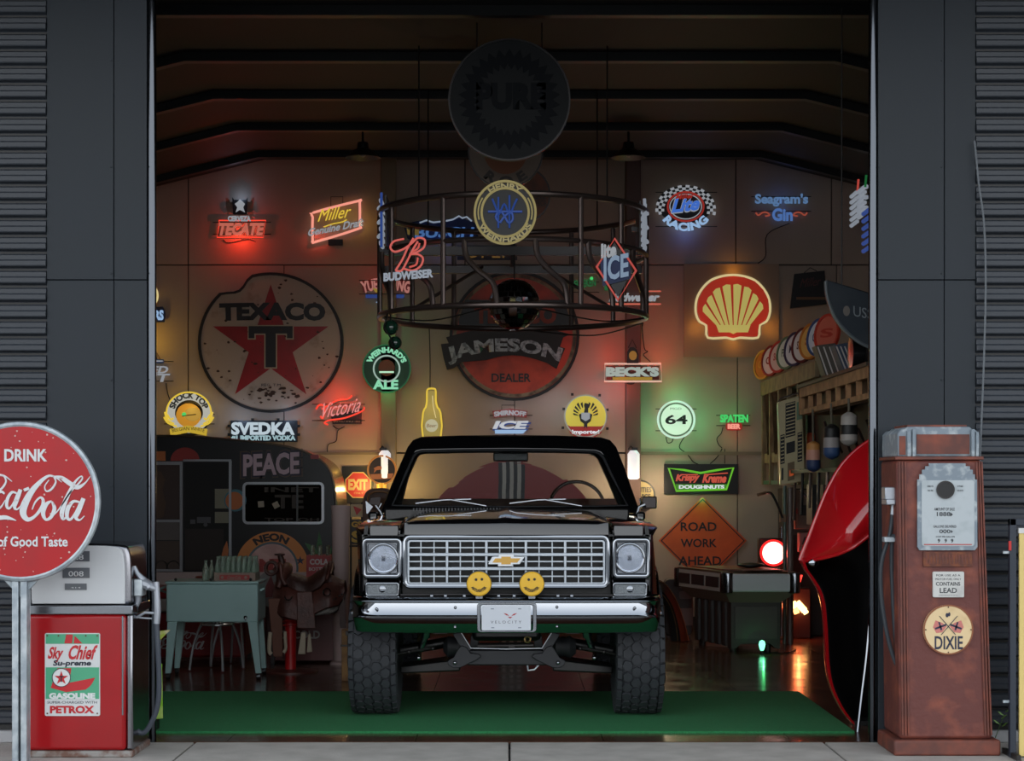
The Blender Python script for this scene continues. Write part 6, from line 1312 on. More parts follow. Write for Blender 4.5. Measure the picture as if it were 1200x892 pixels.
# signs fixed on the ring
at(3.10)
hp = [('disc', DC(592, 250, 34, 0.0, 0.03), m_board)]
for r_ in (35.5, 27.5): hp.append(('ring_tube', MB().tube([(X(592)+M(r_)*math.cos(a), PL.y-.045, Z(250)+M(r_)*1.03*math.sin(a)) for a in [2*PI*i/60 for i in range(60)]], 0.010, 6, True), emit('hw_cream', (186, 172, 116), 0.5)))
hp += [('upper_word', RING_TX('HENRY', 592, 250, 31.5, 6.5, 90, 74, 0.03, 0.008, bold=0.03), MC['hw_cream']), ('lower_word', RING_TX('WEINHARDS', 592, 250, 31.5, 6.5, 270, 130, 0.03, 0.008, bold=0.03, inward=True), MC['hw_cream']),
       ('side_arc', TU([(592-31.5*math.cos(a), 250-31.5*math.sin(a)) for a in [math.radians(-15+d) for d in range(0, 50, 8)]], 0.006, 0.04), MC['hw_cream']), ('side_arc', TU([(592+31.5*math.cos(a), 250-31.5*math.sin(a)) for a in [math.radians(-15+d) for d in range(0, 50, 8)]], 0.006, 0.04), MC['hw_cream'])]
m_hwb = emit('hw_blue', (50, 85, 170), 0.5)
for pts in ([(572, 249), (612, 249)], [(584, 232), (584, 268)], [(597, 230), (597, 268)], [(577, 234), (581, 244), (585, 252), (591, 240), (597, 252), (603, 240), (606, 234)], [(585, 262), (581, 255), (586, 248), (591, 254), (596, 262), (601, 258), (599, 250), (592, 254), (586, 262)]):
    hp.append(('monogram_tube', TU(pts, 0.008, 0.045, sm=4), m_hwb))
sign('round cream-ringed sign with blue monogram on the front of the steel ring', 592, 250, hp)
part('clamp', MB().box(X(589), X(595), 3.10, 3.17, 3.68, 3.72), m_steel, ALLS[-1])
at(3.30)
bs = [[(474,281),(462,284),(458,291),(463,296),(473,293),(483,286),(490,280),(498,282),(497,291),(488,297),(480,299),(490,299),(496,304),(493,313),(484,318),(474,316)],[(485,280),(478,292),(472,305),(464,318)],[(490,284),(484,294),(478,306),(471,318),(464,318)],[(492,286),(490,292),(484,296)],[(490,303),(488,311),(480,314)]]
b_ = sign('red script letter neon above white capitals, on the front left of the steel ring', 480, 306, [('script_tube', TU(s_, 0.008, 0.05, sm=5), emit('b_red', (225, 100, 90), 0.7)) for s_ in bs]+[
    ('word', TX('BUDWEISER', 450, 508, 321, 331, 0.05, 0.01, bold=0.05, slope=5), emit('b_white', (175, 185, 200), 0.55)), ('support', MB().box(X(463), X(497), 3.29, 3.31, Z(309), Z(307)), m_wire)])
part('support', MB().box(X(478), X(482), 3.31, 3.42, Z(300), Z(297)), m_wire, b_)
at(3.38)
t = sign('red diamond neon frame around blue block letters, on the front right of the steel ring', 722, 318, [
    ('diamond_tube', TU([(720, 280.5), (745, 318), (724, 352.5), (699, 313.5)], 0.010, 0.04, True, sm=0), emit('ice_red', (205, 80, 70), 0.65)),
    ('backing', PO([(720, 284), (741, 318), (724, 348), (703, 313.5)], 0.0, 0.01), m_board), ('letter_board', PO([(703, 306), (737, 298), (739, 327), (706, 336)], 0.01, 0.02), mat('ice_board', (24, 44, 92), 0.5)), ('big_word', TX('ICE', 707, 736, 303, 331, 0.05, 0.012, bold=0.03, slope=6), emit('ice_pale', (150, 175, 205), 0.5)),
    ('small_word', TX('lite', 704, 722, 287, 304, 0.05, 0.01, bold=0.05, slope=2), nDW)])
for nm, x0, x1, y0, y1, lb, a in (('l', 441, 455, 231, 294, 'edge-on white and blue neon sign on the left end of the steel ring', -90), ('r', 747, 760, 238, 300, 'edge-on white neon sign on the right end of the steel ring', 88)):
    yy = 4.2; at(yy); s_ = 1 if a > 0 else -1
    cxm = (x0+x1)/2
    t = thing('neon_sign', lb, 'sign', (X(cxm), yy, Z(y1)))
    xb = X(x0 if s_ > 0 else x1)
    part('plate', MB().box(xb, xb+s_*0.012, yy-0.22, yy+0.22, Z(y1-2), Z(y0+2)), m_board, t)
    for i in range(7):
        z0 = Z(y1-4-i*8.2); part('tube_row', MB().tube(cr([(xb+s_*(0.045+0.02*(i % 2)), yy-.2, z0), (xb+s_*0.055, yy-.1, z0+.03), (xb+s_*0.045, yy+.0, z0), (xb+s_*0.06, yy+.1, z0+.03), (xb+s_*0.05, yy+.2, z0+.01)], 3), 0.016, 6), emit('edge_white', (170, 178, 190), 0.5), t)
    part('border_tube', MB().tube([(xb+s_*0.04, yy-.23, Z(y1)), (xb+s_*0.04, yy-.23, Z(y0))], 0.012, 6)if s_ < 0 else MB().tube([(xb+s_*0.04, yy-.23, Z(y1)), (xb+s_*0.05, yy-.23, Z((y0+y1)/2)), (xb+s_*0.04, yy-.23, Z(y0))], 0.014, 6), emit('edge_blue', (60, 90, 170), 0.5) if s_ < 0 else MC['edge_white'], t)
    part('clamp', MB().box(xb-s_*0.05, xb, yy-.02, yy+.02, Z((y0+y1)/2)-.02, Z((y0+y1)/2)+.02), m_steel, t)
# green glass floats
at(3.75)
t = thing('glass_floats', 'pair of dark green glass floats hanging below the left of the steel ring', 'ornament', (X(459), 3.75, Z(412)))
m_float = mat('green_bottle_glass', (24, 60, 44), 0.1, coat=0.5)
part('float', MB().ball((X(458), 3.75, Z(384)), M(9), 20), m_float, t); part('float', MB().ball((X(463), 3.75, Z(402)), M(8), 20), m_float, t)
part('net_rope', MB().tube([(X(455), 3.70, Z(368)), (X(451), 3.66, Z(384)), (X(458), 3.66, Z(396)), (X(464), 3.66, Z(412))], 0.007, 6)+MB().tube([(X(457), 3.75, Z(360)), (X(458), 3.75, Z(376))], 0.007, 6), m_wire, t)
# ---- big hanging round signs near the door
at(2.75)
m_dim = mat('darkened_disc_grey', (40, 41, 42), 0.7, spec=0.2); m_dk2 = mat('darkened_navy', (20, 22, 26), 0.7, spec=0.2)  # sign colours darkened, the gloom up near the ceiling put into them
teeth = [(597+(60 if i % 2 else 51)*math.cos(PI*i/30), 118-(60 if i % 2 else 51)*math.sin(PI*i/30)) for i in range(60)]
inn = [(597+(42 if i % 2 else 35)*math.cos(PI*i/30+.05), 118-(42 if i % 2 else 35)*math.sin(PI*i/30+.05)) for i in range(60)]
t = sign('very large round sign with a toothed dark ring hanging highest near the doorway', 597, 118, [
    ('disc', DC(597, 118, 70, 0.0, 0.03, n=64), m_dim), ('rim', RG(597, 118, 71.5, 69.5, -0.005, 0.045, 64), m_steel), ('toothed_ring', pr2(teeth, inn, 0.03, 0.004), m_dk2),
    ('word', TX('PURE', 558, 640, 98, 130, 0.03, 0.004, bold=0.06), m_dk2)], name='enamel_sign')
for dx in (-38, 38): part('hanging_rod', MB().cyl((X(597+dx), 2.74, Z(60)), (X(597+dx), 2.74, 4.88), 0.006, n=6), m_steel, t)
at(3.7)
t = sign('tan ringed round sign with an orange centre, partly behind the toothed sign', 593, 180, [
    ('disc', DC(592.5, 178, 43, 0.0, 0.03, n=56), mat('tan_disc', (110, 92, 78), 0.5)), ('centre', DC(592.5, 180, 25, 0.03, 0.004), mat('old_orange', (120, 66, 30), 0.5)), ('rim', RG(592.5, 178, 44, 42.3, 0.0, 0.04, 56), m_steel),
    ('lettering', RING_TX('R O E', 592.5, 179, 34, 12, 270, 84, 0.03, 0.004, bold=0.05, inward=True), mat('faded_dark', (52, 42, 38), 0.5)),
    ('mark', PO([(572, 178), (584, 176), (606, 184), (618, 182), (612, 188), (600, 190), (582, 183)], 0.034, 0.002), mat('faded_dark', (52, 42, 38), 0.5))], name='enamel_sign')
part('hanging_rod', MB().cyl((X(592), 3.69, Z(136)), (X(592), 3.69, 4.88), 0.006, n=6), m_steel, t)
at(4.35+0.6)
t = sign('dull orange oil disc hanging behind the cream-ringed monogram sign', 612, 232, [
    ('disc', DC(612, 229, 32, 0.0, 0.03, n=48), mat('oil_orange', (130, 66, 36), 0.5, noise=(9, (96, 50, 30), 0.4, 0.6))), ('rim', RG(612, 229, 33, 31.4, 0.0, 0.04), m_steel), ('lettering', TX('OIL', 624, 640, 226, 234, 0.03, 0.003)+TX('MOTOR', 621, 641, 236, 242, 0.03, 0.003), MC['faded_dark'])], name='enamel_sign')
part('hanging_rod', MB().cyl((X(612), 4.94, Z(197)), (X(612), 4.94, 4.88), 0.006, n=6), m_steel, t)

# ================================================================== right side
# game table
t = thing('game_table', 'long narrow game table with metal corner caps at the back right', 'table', (2.25, 7.0, 0))
m_apr = mat('apron_grey', (186, 180, 176), 0.4); m_fapr = mat('front_apron_grey', (212, 216, 220), 0.4); m_cab = mat('charcoal_cabinet', (56, 50, 48), 0.5)
TAB0 = t
tx0, tx1, ty0, ty1 = 1.92, 2.58, 5.70, 6.80
part('front_apron', MB().box(tx0, tx1, ty0, ty0+.05, .565, .735), m_fapr, t, bev=0.015)
part('side_apron', MB().box(tx0, tx0+.05, ty0+.05, ty1, .565, .735), m_apr, t); part('side_apron', MB().box(tx1-.05, tx1, ty0+.05, ty1, .565, .735), m_apr, t)
part('rear_apron', MB().box(tx0+.05, tx1-.05, ty1-.05, ty1, .565, .735), m_apr, t)
for i in range(3): part('side_panel', MB().box(tx0-.006, tx0, ty0+.12+i*.32, ty0+.40+i*.32, .60, .70), mat('side_inset', (70, 70, 70), 0.3, 0.5), t)
for x_, y_ in ((tx0, ty0), (tx1, ty0), (tx0, ty1)): part('corner_cap', MB().lathe([(0.001, .555), (.05, .555), (.055, .57), (.055, .73), (.05, .745), (.001, .745)], (x_+(.03 if x_ == tx0 else -.03), y_+(.03 if y_ == ty0 else -.03), 0), 'Z', 20), m_chrome2, t)
part('play_surface', MB().box(tx0+.05, tx1-.05, ty0+.05, ty1-.05, .68, .70), mat('play_wood', (112, 76, 58), 0.35), t)
part('top_rail', MB().box(tx0, tx0+.07, ty0+.06, ty1-.06, .735, .755), mat('rail_brown', (96, 70, 54), 0.4), t); part('top_rail', MB().box(tx1-.07, tx1, ty0+.06, ty1-.06, .735, .755), MC['rail_brown'], t)
part('skirt', MB().hexa([(tx0+.10, ty0+.12, .46), (tx1-.10, ty0+.12, .46), (tx1-.10, ty1-.1, .46), (tx0+.10, ty1-.1, .46)], [(tx0+.01, ty0+.02, .565), (tx1-.01, ty0+.02, .565), (tx1-.01, ty1-.02, .565), (tx0+.01, ty1-.02, .565)]), mat('skirt_tan', (126, 110, 100), 0.5), t)
part('cabinet', MB().ext([(tx0+.11, .02), (tx0+.11, .46), (tx1-.11, .46), (tx1-.11, .02), (tx1-.16, .035), (tx1-.2, .075), (tx0+.2, .075), (tx0+.16, .035)], ty0+.12, ty0+.2), m_cab, t)
part('front_leaf', MB().box(tx0+.14, tx1-.14, ty0+.11, ty0+.12, .12, .42), mat('cabinet_grey', (76, 68, 66), 0.45), t)
part('cabinet_body', MB().box(tx0+.14, tx1-.14, ty0+.2, ty1-.2, .06, .46), m_cab, t)
for i in range(5): part('flute', MB().box(tx0+.10, tx0+.14, ty0+.24+i*.15, ty0+.31+i*.15, .04, .46), m_cab, t, bev=0.01)
for x_ in (tx0+.15, tx1-.2):
    for y_ in (ty0+.13, ty1-.3): part('foot', MB().cyl((x_, y_+.05, 0), (x_, y_+.05, .06), .03), m_black, t)
for ch in TAB0.children:
    for v in ch.data.vertices: v.co.x -= 0.305*(v.co.y+7.0-5.70); v.co.z *= 0.955
t = thing('scrap_board', 'thin rust brown board lying across the game table top', 'board', (2.2, 6.2, .724))
part('board', MB().hexa([(1.92, 5.95, .724), (2.47, 5.85, .724), (2.28, 6.72, .724), (1.72, 6.66, .724)], [(1.92, 5.95, .734), (2.47, 5.85, .734), (2.28, 6.72, .734), (1.72, 6.66, .734)]), mat('rust_board', (120, 62, 44), 0.5), t)
at(6.5)
solo('dark_rag', MB().ball((2.22, 6.2, .759), .08, 14, (1.6, 1.2, .3)), m_black, 'small dark rag on top of the brown board', 'rag')
# spotlight
at(6.95); LX, LZ = X(906), Z(648)
t = thing('stage_light', 'square stage light glowing white and red at the back right', 'lamp', (LX, 6.95, 0))
part('housing', MB().box(X(890), X(921), 6.95, 7.10, Z(665), Z(631)), mat('housing_red_black', (40, 14, 14), 0.5), t, bev=0.01)
part('lens_rim', RG(906, 648, 15.6, 13, 0.0, 0.03), emit('rim_red', (230, 30, 30), 1.6), t)
part('lens', MB().lathe([(M(13.4), 6.94), (M(9), 6.925), (0.001, 6.92)], (LX, 0, LZ), 'Y', 32), emit('hot_lens', (255, 205, 190), 3.2), t)
part('pole', MB().cyl((X(919), 7.12, 0.02), (X(919), 7.12, Z(618)), 0.016), m_chrome2, t); part('foot', MB().lathe([(0.001, 0), (.07, 0), (.07, .015), (0.001, .03)], (X(919), 7.12, 0), 'Z', 24), m_black, t)
lamp(t, (LX, 6.8, LZ), (255, 60, 50), 6)
# low red light
at(7.2)
t = thing('floor_light', 'low lantern with slanting red and amber tubes on the floor right of the game table', 'lamp', (X(935), 7.2, 0))
part('box', MB().box(X(923), X(950), 7.2, 7.5, 0.0, Z(690)), mat('lantern_dark', (40, 20, 18), 0.5), t, bev=0.01)
for a, b, c, d, r_, m_ in ((929, 706, 933, 712, .03, 'hot_amber'), (934, 706, 943, 716, .032, 'hot_amber'), (932, 714, 934, 719, .028, 'hot_amber2'), (943, 716, 945, 719, .026, 'hot_amber')):
    part('tube', MB().cyl(P(a, b, 7.17), P(c, d, 7.17), r_, n=10), emit(m_, (255, 190, 110) if m_ == 'hot_amber' else (255, 150, 80), 6.0), t)
part('red_wedge', PO([(928, 674), (940, 674), (937, 684), (930, 684)], 0.0, 0.03), emit('wedge_glow', (255, 60, 50), 3.0), t)
part('wedge_stem', MB().box(X(932), X(936), 7.2, 7.23, Z(692), Z(684)), m_black, t)
lamp(t, P(936, 712, 6.95), (255, 90, 50), 6)
# small green lamp at the table foot
at(5.55)
t = thing('green_lamp', 'small glowing green bulb lamp on the floor in front of the game table', 'lamp', (X(893), 5.55, 0))
part('bulb', MB().lathe([(0.012, 0.03), (.022, .05), (.030, .085), (.022, .115), (0.001, .125)], (X(893), 5.55, 0), 'Z', 14), emit('bulb_green', (110, 230, 170), 3.0), t)
part('socket', MB().cyl((X(893), 5.55, 0), (X(893), 5.55, .032), .016), m_black, t); part('cord', MB().tube(cr([(X(893)+.015, 5.55, .01), (X(905), 5.6, .008), (X(925), 5.62, .008), (X(940), 5.9, .008)], 5), .005, 5), m_wire, t)
lamp(t, (X(893), 5.45, .1), GRN, 0.5)
# black pinstriped tyre cover, black case
at(6.86)
t = thing('curved_fender', 'curved black fender with two thin gold pinstripes right of the truck', 'fender', (X(788), 6.86, 0))
fo_ = cr([(768, 680), (780, 684), (793, 703), (802, 728), (808, 751)], 5); fi_ = cr([(768, 700), (775, 705), (781, 715), (785, 730), (786, 751)], 5)
part('shell', MB().grid([[(X(a), 6.84, Z(b)) for a, b in fi_], [(X((a+c)/2), 6.80, Z((b+d)/2)) for (a, b), (c, d) in zip(fi_, fo_)], [(X(a), 6.88, Z(b)) for a, b in fo_], [(X(a), 7.1, Z(b)) for a, b in fo_]], (0.0, .02, 0)), mat('gloss_black', (8, 8, 9), 0.6), t, sm=50)
for f_ in (0.35, 0.97): part('pinstripe', MB().tube([(X(a+(c-a)*f_), 6.805+(.07 if f_ > .9 else 0), Z(b+(d-b)*f_)) for (a, b), (c, d) in zip(fi_, fo_)], .004, 5), mat('gold_line', (130, 100, 60), 0.4, 0.6), t)
t = thing('instrument_case', 'black rounded case standing behind the pinstriped fender', 'case', (X(793), 7.4, 0))
at(7.3); part('case', MB().ext(rrect(X(779), X(812), 0.02, Z(679), .05), 7.3, 7.5), mat('case_black', (22, 23, 24), 0.5), t, bev=0.01)
part('label_patch', RR(796, 811, 693, 702, 2, 0.0, 0.004), mat('patch_grey', (70, 70, 70), 0.5), t); part('foot_rail', MB().box(X(782), X(809), 7.3, 7.5, 0, .02), m_steel, t); part('lower_drawer', BX(797, 812, 713, 733, 0.0, .01), mat('drawer_grey', (84, 80, 76), 0.5), t)
# pipes, panels, handlebars
at(6.6)
for i, (a, b, c) in enumerate(((919.5, 560, 'green-grey pipe standing at the far end of the tool rack'), (926, 562, 'thick pale pipe standing beside the green-grey pipe'))):
    solo('standing_pipe', MB().cyl((X(a), 6.6, 0.0), (X(a), 6.6, Z(b)-.075), 0.018+0.012*i), mat('pipe_green', (98, 116, 108), 0.35, 0.5) if i == 0 else mat('pipe_pale', (120, 112, 108), 0.4, 0.4), c, 'pipe')
t = thing('handlebar', 'chrome cycle handlebar with a tan grip pointing left beside the pipes', 'handlebar', (X(905), 6.5, Z(610)))
at(6.5); part('bar', MB().tube(cr([P(917, 607, 6.5), P(913, 596, 6.5), P(907, 583, 6.5), P(903, 578, 6.5), P(897, 577.5, 6.5)], 5), .012, 8), m_chrome2, t); part('grip', MB().cyl(P(897, 577.5, 6.5), P(888, 580, 6.45), .015), mat('grip_tan', (120, 96, 74), 0.6), t); part('clamp', MB().box(X(914.5), X(921), 6.5, 6.56, Z(612), Z(603)), mat('grip_tan', (120, 96, 74), 0.6), t)
t = thing('handlebar', 'steel cycle handlebar and fork hanging right of the electric panel', 'handlebar', (X(950), 5.8, Z(600)))
part('bar', MB().tube(cr([P(937, 575, 5.8), P(944, 581, 5.8), P(951, 586, 5.8), P(948, 592, 5.8), P(953, 603, 5.8), P(955, 618, 5.8)], 5), .011, 8), m_chrome2, t); part('fork', MB().tube([P(949, 593, 5.8), P(953, 599, 5.8), P(960, 601, 5.8)], .012, 8), m_chrome2, t)
at(6.9)
t = thing('electric_panel', 'tall beige electric panel box on the dark cabinet at the right', 'panel', (X(940), 6.9, Z(620)))
part('box', BX(930, 949, 574, 620, 0.0, .08), mat('panel_beige', (112, 98, 84), 0.5), t, bev=0.006); part('door', BX(933, 946, 585, 616, .08, .006), mat('panel_beige2', (98, 86, 74), 0.5), t); part('breaker_plate', BX(936, 943, 592, 604, .086, .004), m_board, t); part('red_tag', BX(931.5, 933, 596, 602, .087, .003), mat('tag_red', (150, 40, 36), 0.5), t)
t = thing('storage_cabinet', 'tall dark cabinet standing behind the red boat bow', 'cabinet', (2.95, 7.9, 0))
part('carcass', MB().box(2.76, 3.4, 7.56, 8.2, 0.0, 1.46), mat('cabinet_umber', (46, 34, 32), 0.6), t, bev=0.01)
part('recess', MB().box(2.8, 3.1, 7.54, 7.56, 1.0, 1.25), mat('recess_grey', (84, 76, 72), 0.6), t)
at(6.95); t = thing('printer', 'pale boxy printer with a dark slot on the tall cabinet front', 'printer', (X(945), 6.9, Z(648)))
part('body', BX(934, 962, 624, 647, 0.0, .12), mat('printer_pale', (128, 116, 112), 0.5), t, bev=0.01); part('slot', PO([(937, 638), (940, 629), (958, 626), (960, 637)], .12, .006), m_board, t); part('tray', BX(933, 952, 641, 645, .12, .05), mat('tray_pale', (140, 126, 122), 0.5), t)

# tool rack along the right: dark board, rails, studs
m_wd = mat('rack_wood', (132, 114, 82), 0.7, noise=(8, (106, 90, 64), 0.4, 0.6)); m_wd2 = mat('rack_wood_pale', (172, 130, 90), 0.7, noise=(8, (140, 104, 70), 0.4, 0.6))
t = thing('tool_rack', 'long wooden hanging rack of tools along the right wall', 'rack', (3.0, 6.4, 1.5))
RX = 2.66
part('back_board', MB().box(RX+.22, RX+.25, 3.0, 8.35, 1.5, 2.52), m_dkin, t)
part('top_board', MB().box(RX-.05, RX+.5, 5.0, 8.4, 2.52, 2.56), m_wd, t); part('top_rail', MB().box(RX-.05, RX-.01, 5.0, 8.4, 2.42, 2.52), m_wd, t); part('low_rail', MB().box(RX-.03, RX+.0, 6.2, 8.4, 1.50, 1.54), mat('rail_green', (60, 92, 70), 0.6), t)
part('middle_rail', MB().box(RX-.02, RX+.01, 6.9, 8.38, 1.72, 1.82), m_wd, t)
for y_ in (8.34, 7.8, 7.2, 6.6, 6.0): part('stud', MB().box(RX-.04, RX+.0, y_, y_+.06, 1.5, 2.42), m_wd, t)
for y_ in (7.9, 7.4, 6.75): part('brace', MB().hexa([(RX-.05, y_, 1.8), (RX-.04, y_+.05, 1.8), (RX+.2, y_+.3, 1.8), (RX+.19, y_+.25, 1.8)], [(RX-.05, y_+.2, 2.42), (RX-.04, y_+.25, 2.42), (RX+.2, y_+.35, 2.42), (RX+.19, y_+.3, 2.42)]), m_wd, t)
for i, y_ in enumerate((8.2, 7.65, 7.1, 6.5, 6.1)): part('orange_jar', MB().lathe([(0.001, 0), (.04, 0), (.045, .1), (.03, .13), (0.001, .13)], (RX+.08, y_-.1, 2.26 if i % 2 else 1.84), 'Z', 12), mat('jar_amber', (170, 74, 40), 0.5), t)
# second, nearer shelf
SXx = 2.50
part('shelf_board', MB().box(SXx-.06, 3.3, 1.85, 4.92, 2.315, 2.34), mat('shelf_edge_dark', (44, 40, 34), 0.6), t)
part('shelf_beam', MB().box(SXx-.04, SXx, 1.85, 4.92, 2.235, 2.315), m_wd2, t); part('shelf_beam', MB().box(SXx-.04, SXx, 1.85, 4.92, 2.09, 2.13), m_wd2, t); part('shelf_liner', MB().box(SXx+.05, SXx+.07, 1.85, 4.92, 2.09, 2.315), mat('liner_brown', (84, 60, 40), 0.7), t)
for i in range(8): part('shelf_stud', MB().box(SXx-.035, SXx, 1.9+i*.42, 1.94+i*.42, 2.13, 2.235), m_wd2, t)
part('shelf_end', MB().box(SXx-.04, 3.3, 4.88, 4.92, 2.09, 2.315), m_wd2, t)
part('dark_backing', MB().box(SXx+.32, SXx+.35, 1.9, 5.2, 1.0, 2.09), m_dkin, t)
part('green_rail', MB().box(SXx+.0, SXx+.03, 2.2, 6.1, 1.60, 1.63), MC['rail_green'], t)
for i in range(7): part('hook_bar', MB().cyl((SXx+.10, 2.3+i*.36, 2.02-.05*(i % 3)), (SXx+.20, 2.42+i*.36, 1.76), .012, n=6), m_chrome2 if i % 2 else m_pipe, t)
for i in range(9): part('hanging_tool', MB().cyl((SXx+.06, 2.4+i*.42, 1.60), (SXx+.05, 2.4+i*.42, 1.30-.06*(i % 3)), .014, n=6), m_steel if i % 2 else m_pipe, t)
for i in range(5): part('hanging_case', MB().box(SXx+.12, SXx+.2, 3.0+i*.55, 3.3+i*.55, 1.15+.05*(i % 2), 1.5), mat('case_umber', (70, 54, 48), 0.5) if i % 2 else m_board, t)
# things on the shelf
at(4.4)
for i, (a, b, c, d, col, lb) in enumerate(((962, 405, 985, 452, (70, 64, 56), 'dark slatted crate tilted on the near shelf end, left of two'), (984, 400, 1000, 440, (50, 62, 84), 'narrow dark blue box standing on the near shelf'))):
    y_ = 3.7-.45*i; at(y_)
    t = thing('shelf_box', lb, 'box', (X((a+c)/2), y_, 2.341))
    w_ = X(c)-X(a); cxx = X((a+c)/2); h_ = 0.25-.03*i
    part('box', MB().hexa([(cxx-w_/2+.04, y_, 2.341), (cxx+w_/2+.02, y_, 2.341), (cxx+w_/2+.02, y_+.2, 2.341), (cxx-w_/2+.04, y_+.2, 2.341)], [(cxx-w_/2-.04, y_, 2.34+h_), (cxx+w_/2-.04, y_, 2.36+h_), (cxx+w_/2-.04, y_+.2, 2.36+h_), (cxx-w_/2-.04, y_+.2, 2.34+h_)]), mat('shelf_box_%s' % ['umber', 'blue'][i], col, 0.6), t, bev=0.004)
    for j in range(3): part('strip', MB().hexa([(cxx-w_/2+.05+j*w_*.3, y_-.008, 2.35), (cxx-w_/2+.06+j*w_*.3, y_-.008, 2.35), (cxx-w_/2+.06+j*w_*.3, y_, 2.35), (cxx-w_/2+.05+j*w_*.3, y_, 2.35)], [(cxx-w_/2-.03+j*w_*.3, y_-.008, 2.33+h_), (cxx-w_/2-.02+j*w_*.3, y_-.008, 2.33+h_), (cxx-w_/2-.02+j*w_*.3, y_, 2.33+h_), (cxx-w_/2-.03+j*w_*.3, y_, 2.33+h_)]), m_apr, t)
at(2.6)
t = thing('steel_canister', 'shiny steel canister with a black end lying on the near shelf', 'canister', (X(1008), 2.7, 2.341))
part('drum', MB().lathe([(.001, X(998)), (.12, X(998)+.01), (.12, X(1014)), (.001, X(1014))], (0, 2.7, 2.462), 'X', 24), m_chrome2, t); part('end_cap', MB().lathe([(.001, X(1014)+.001), (.123, X(1014)+.001), (.123, X(1026)), (.001, X(1026))], (0, 2.7, 2.465), 'X', 24), m_black, t)
# round enamel signs in a row
cols = [('amber', (190, 120, 50)), ('white', (226, 220, 214)), ('rose', (230, 196, 186)), ('pale green', (214, 222, 206)), ('navy rimmed', (222, 222, 226)), ('dark red rimmed', (226, 220, 216)), ('gold', (228, 180, 100)), ('blue rimmed', (222, 226, 230)), ('scarlet', (214, 110, 90))]
rims = [(200, 150, 60), (130, 40, 36), (180, 60, 50), (90, 120, 90), (30, 40, 76), (90, 20, 26), (200, 120, 40), (50, 80, 130), (190, 60, 44)]
wrd = ['GAS', 'OIL', 'SODA', 'FARM', 'MILK', 'SKELLY', 'S', 'COLA', 'S']
ordn = ['farthest from the door', 'second from the far end', 'third from the far end', 'fourth from the far end', 'fifth and middle one', 'fourth from the near end', 'third from the near end', 'second from the near end', 'nearest to the door']
for i in range(9):
    px = 895+i*9.4; x_ = 2.60; y_ = CAMY+F*x_/(px-HX); r_ = 0.150+0.001*i
    o = thing('round_sign', '%s round enamel sign on the tool rack top, %s' % (cols[i][0], ordn[i]), 'sign', (0, 0, 0), 'round enamel signs along the tool rack')
    PL.y = 0; PL.k = 1.0; HXs, HYs = HX, HY
    def lc(r, n=40): return circ(0, 0, r, n)
    disc = MB().ext(lc(r_), -0.012, 0.0)
    part('disc', disc, mat('enamel_%d' % 0 if False else 'enamel_'+cols[i][0].replace(' ', '_'), cols[i][1], 0.3, coat=0.4), o)
    part('rim', MB().ringp(lc(r_+.004), lc(r_-.018), -0.020, 0.004), mat('rim_'+cols[i][0].replace(' ', '_'), rims[i], 0.35), o)
    v_, f_ = text_mesh(wrd[i], 0.03); w_ = max(p[0] for p in v_)
    part('word', MB().add([((p[0]/w_-.5)*r_*1.1, -0.0135, (p[1]-.3)*.10) for p in v_], f_), MC['rim_'+cols[i][0].replace(' ', '_')], o, sm=0)
    o.location = (x_, y_, 2.575+r_); o.rotation_euler = (math.radians(-6), 0, math.radians(-62)); o['_o'] = (0.0, 0.0, 0.0)
for o in bpy.data.objects:
    if '_o' in o: del o['_o']
# boombox
at(5.75)
t = thing('boombox', 'tall silver-beige cassette player hung upright on the end of the tool rack', 'stereo', (X(926), 5.75, Z(568)))
m_bb = mat('boombox_champagne', (186, 174, 138), 0.4, 0.3)
part('body', PO([(910, 472), (938, 463), (941.5, 564), (913, 569)], 0.0, .10), m_bb, t, bev=0.008)
def sl(a, b, c, d, o=.10, th=.004): # rectangle following the body's slant
    f = lambda x, y: (x, y-(x-925)*0.28)
    return PO([f(a, c), f(b, c), f(b, d), f(a, d)], o, th)
def slots(nm, a, b, c, d, n):
    bg_ = part(nm, sl(a, b, c, d), m_board, t)
    for i in range(n): part('bar', sl(a+.6, b-.6, c+(d-c)*(i+.3)/n, c+(d-c)*(i+.6)/n, .104, .002), m_bb, bg_)
slots('speaker_grille', 918.5, 930, 472, 512, 10); slots('side_grille', 912.5, 917.5, 507, 541, 8); slots('side_grille', 932.5, 938, 510, 544, 8)
part('cassette_door', sl(919.5, 929.5, 518, 531), m_board, t); part('tuner_panel', sl(921, 929, 542, 563), mat('tuner_tan', (110, 92, 66), 0.4), t); part('lit_dial', sl(923, 928, 551, 558, .104, .002), emit('dial_orange', (200, 90, 40), 0.4), t)
part('knob', sl(933.5, 936.5, 553, 557, .10, .01), m_board, t); part('slider', sl(914, 916, 546, 560, .10, .006), m_board, t); part('green_reflect_panel', sl(931.5, 938, 474, 495, .10, .003), mat('panel_green_grey', (120, 146, 122), 0.25), t)
part('handle', MB().tube([P(911, 474, 5.72), P(915, 467, 5.72), P(935, 461, 5.72), P(938, 465, 5.72)], .008, 6), m_chrome2, t)
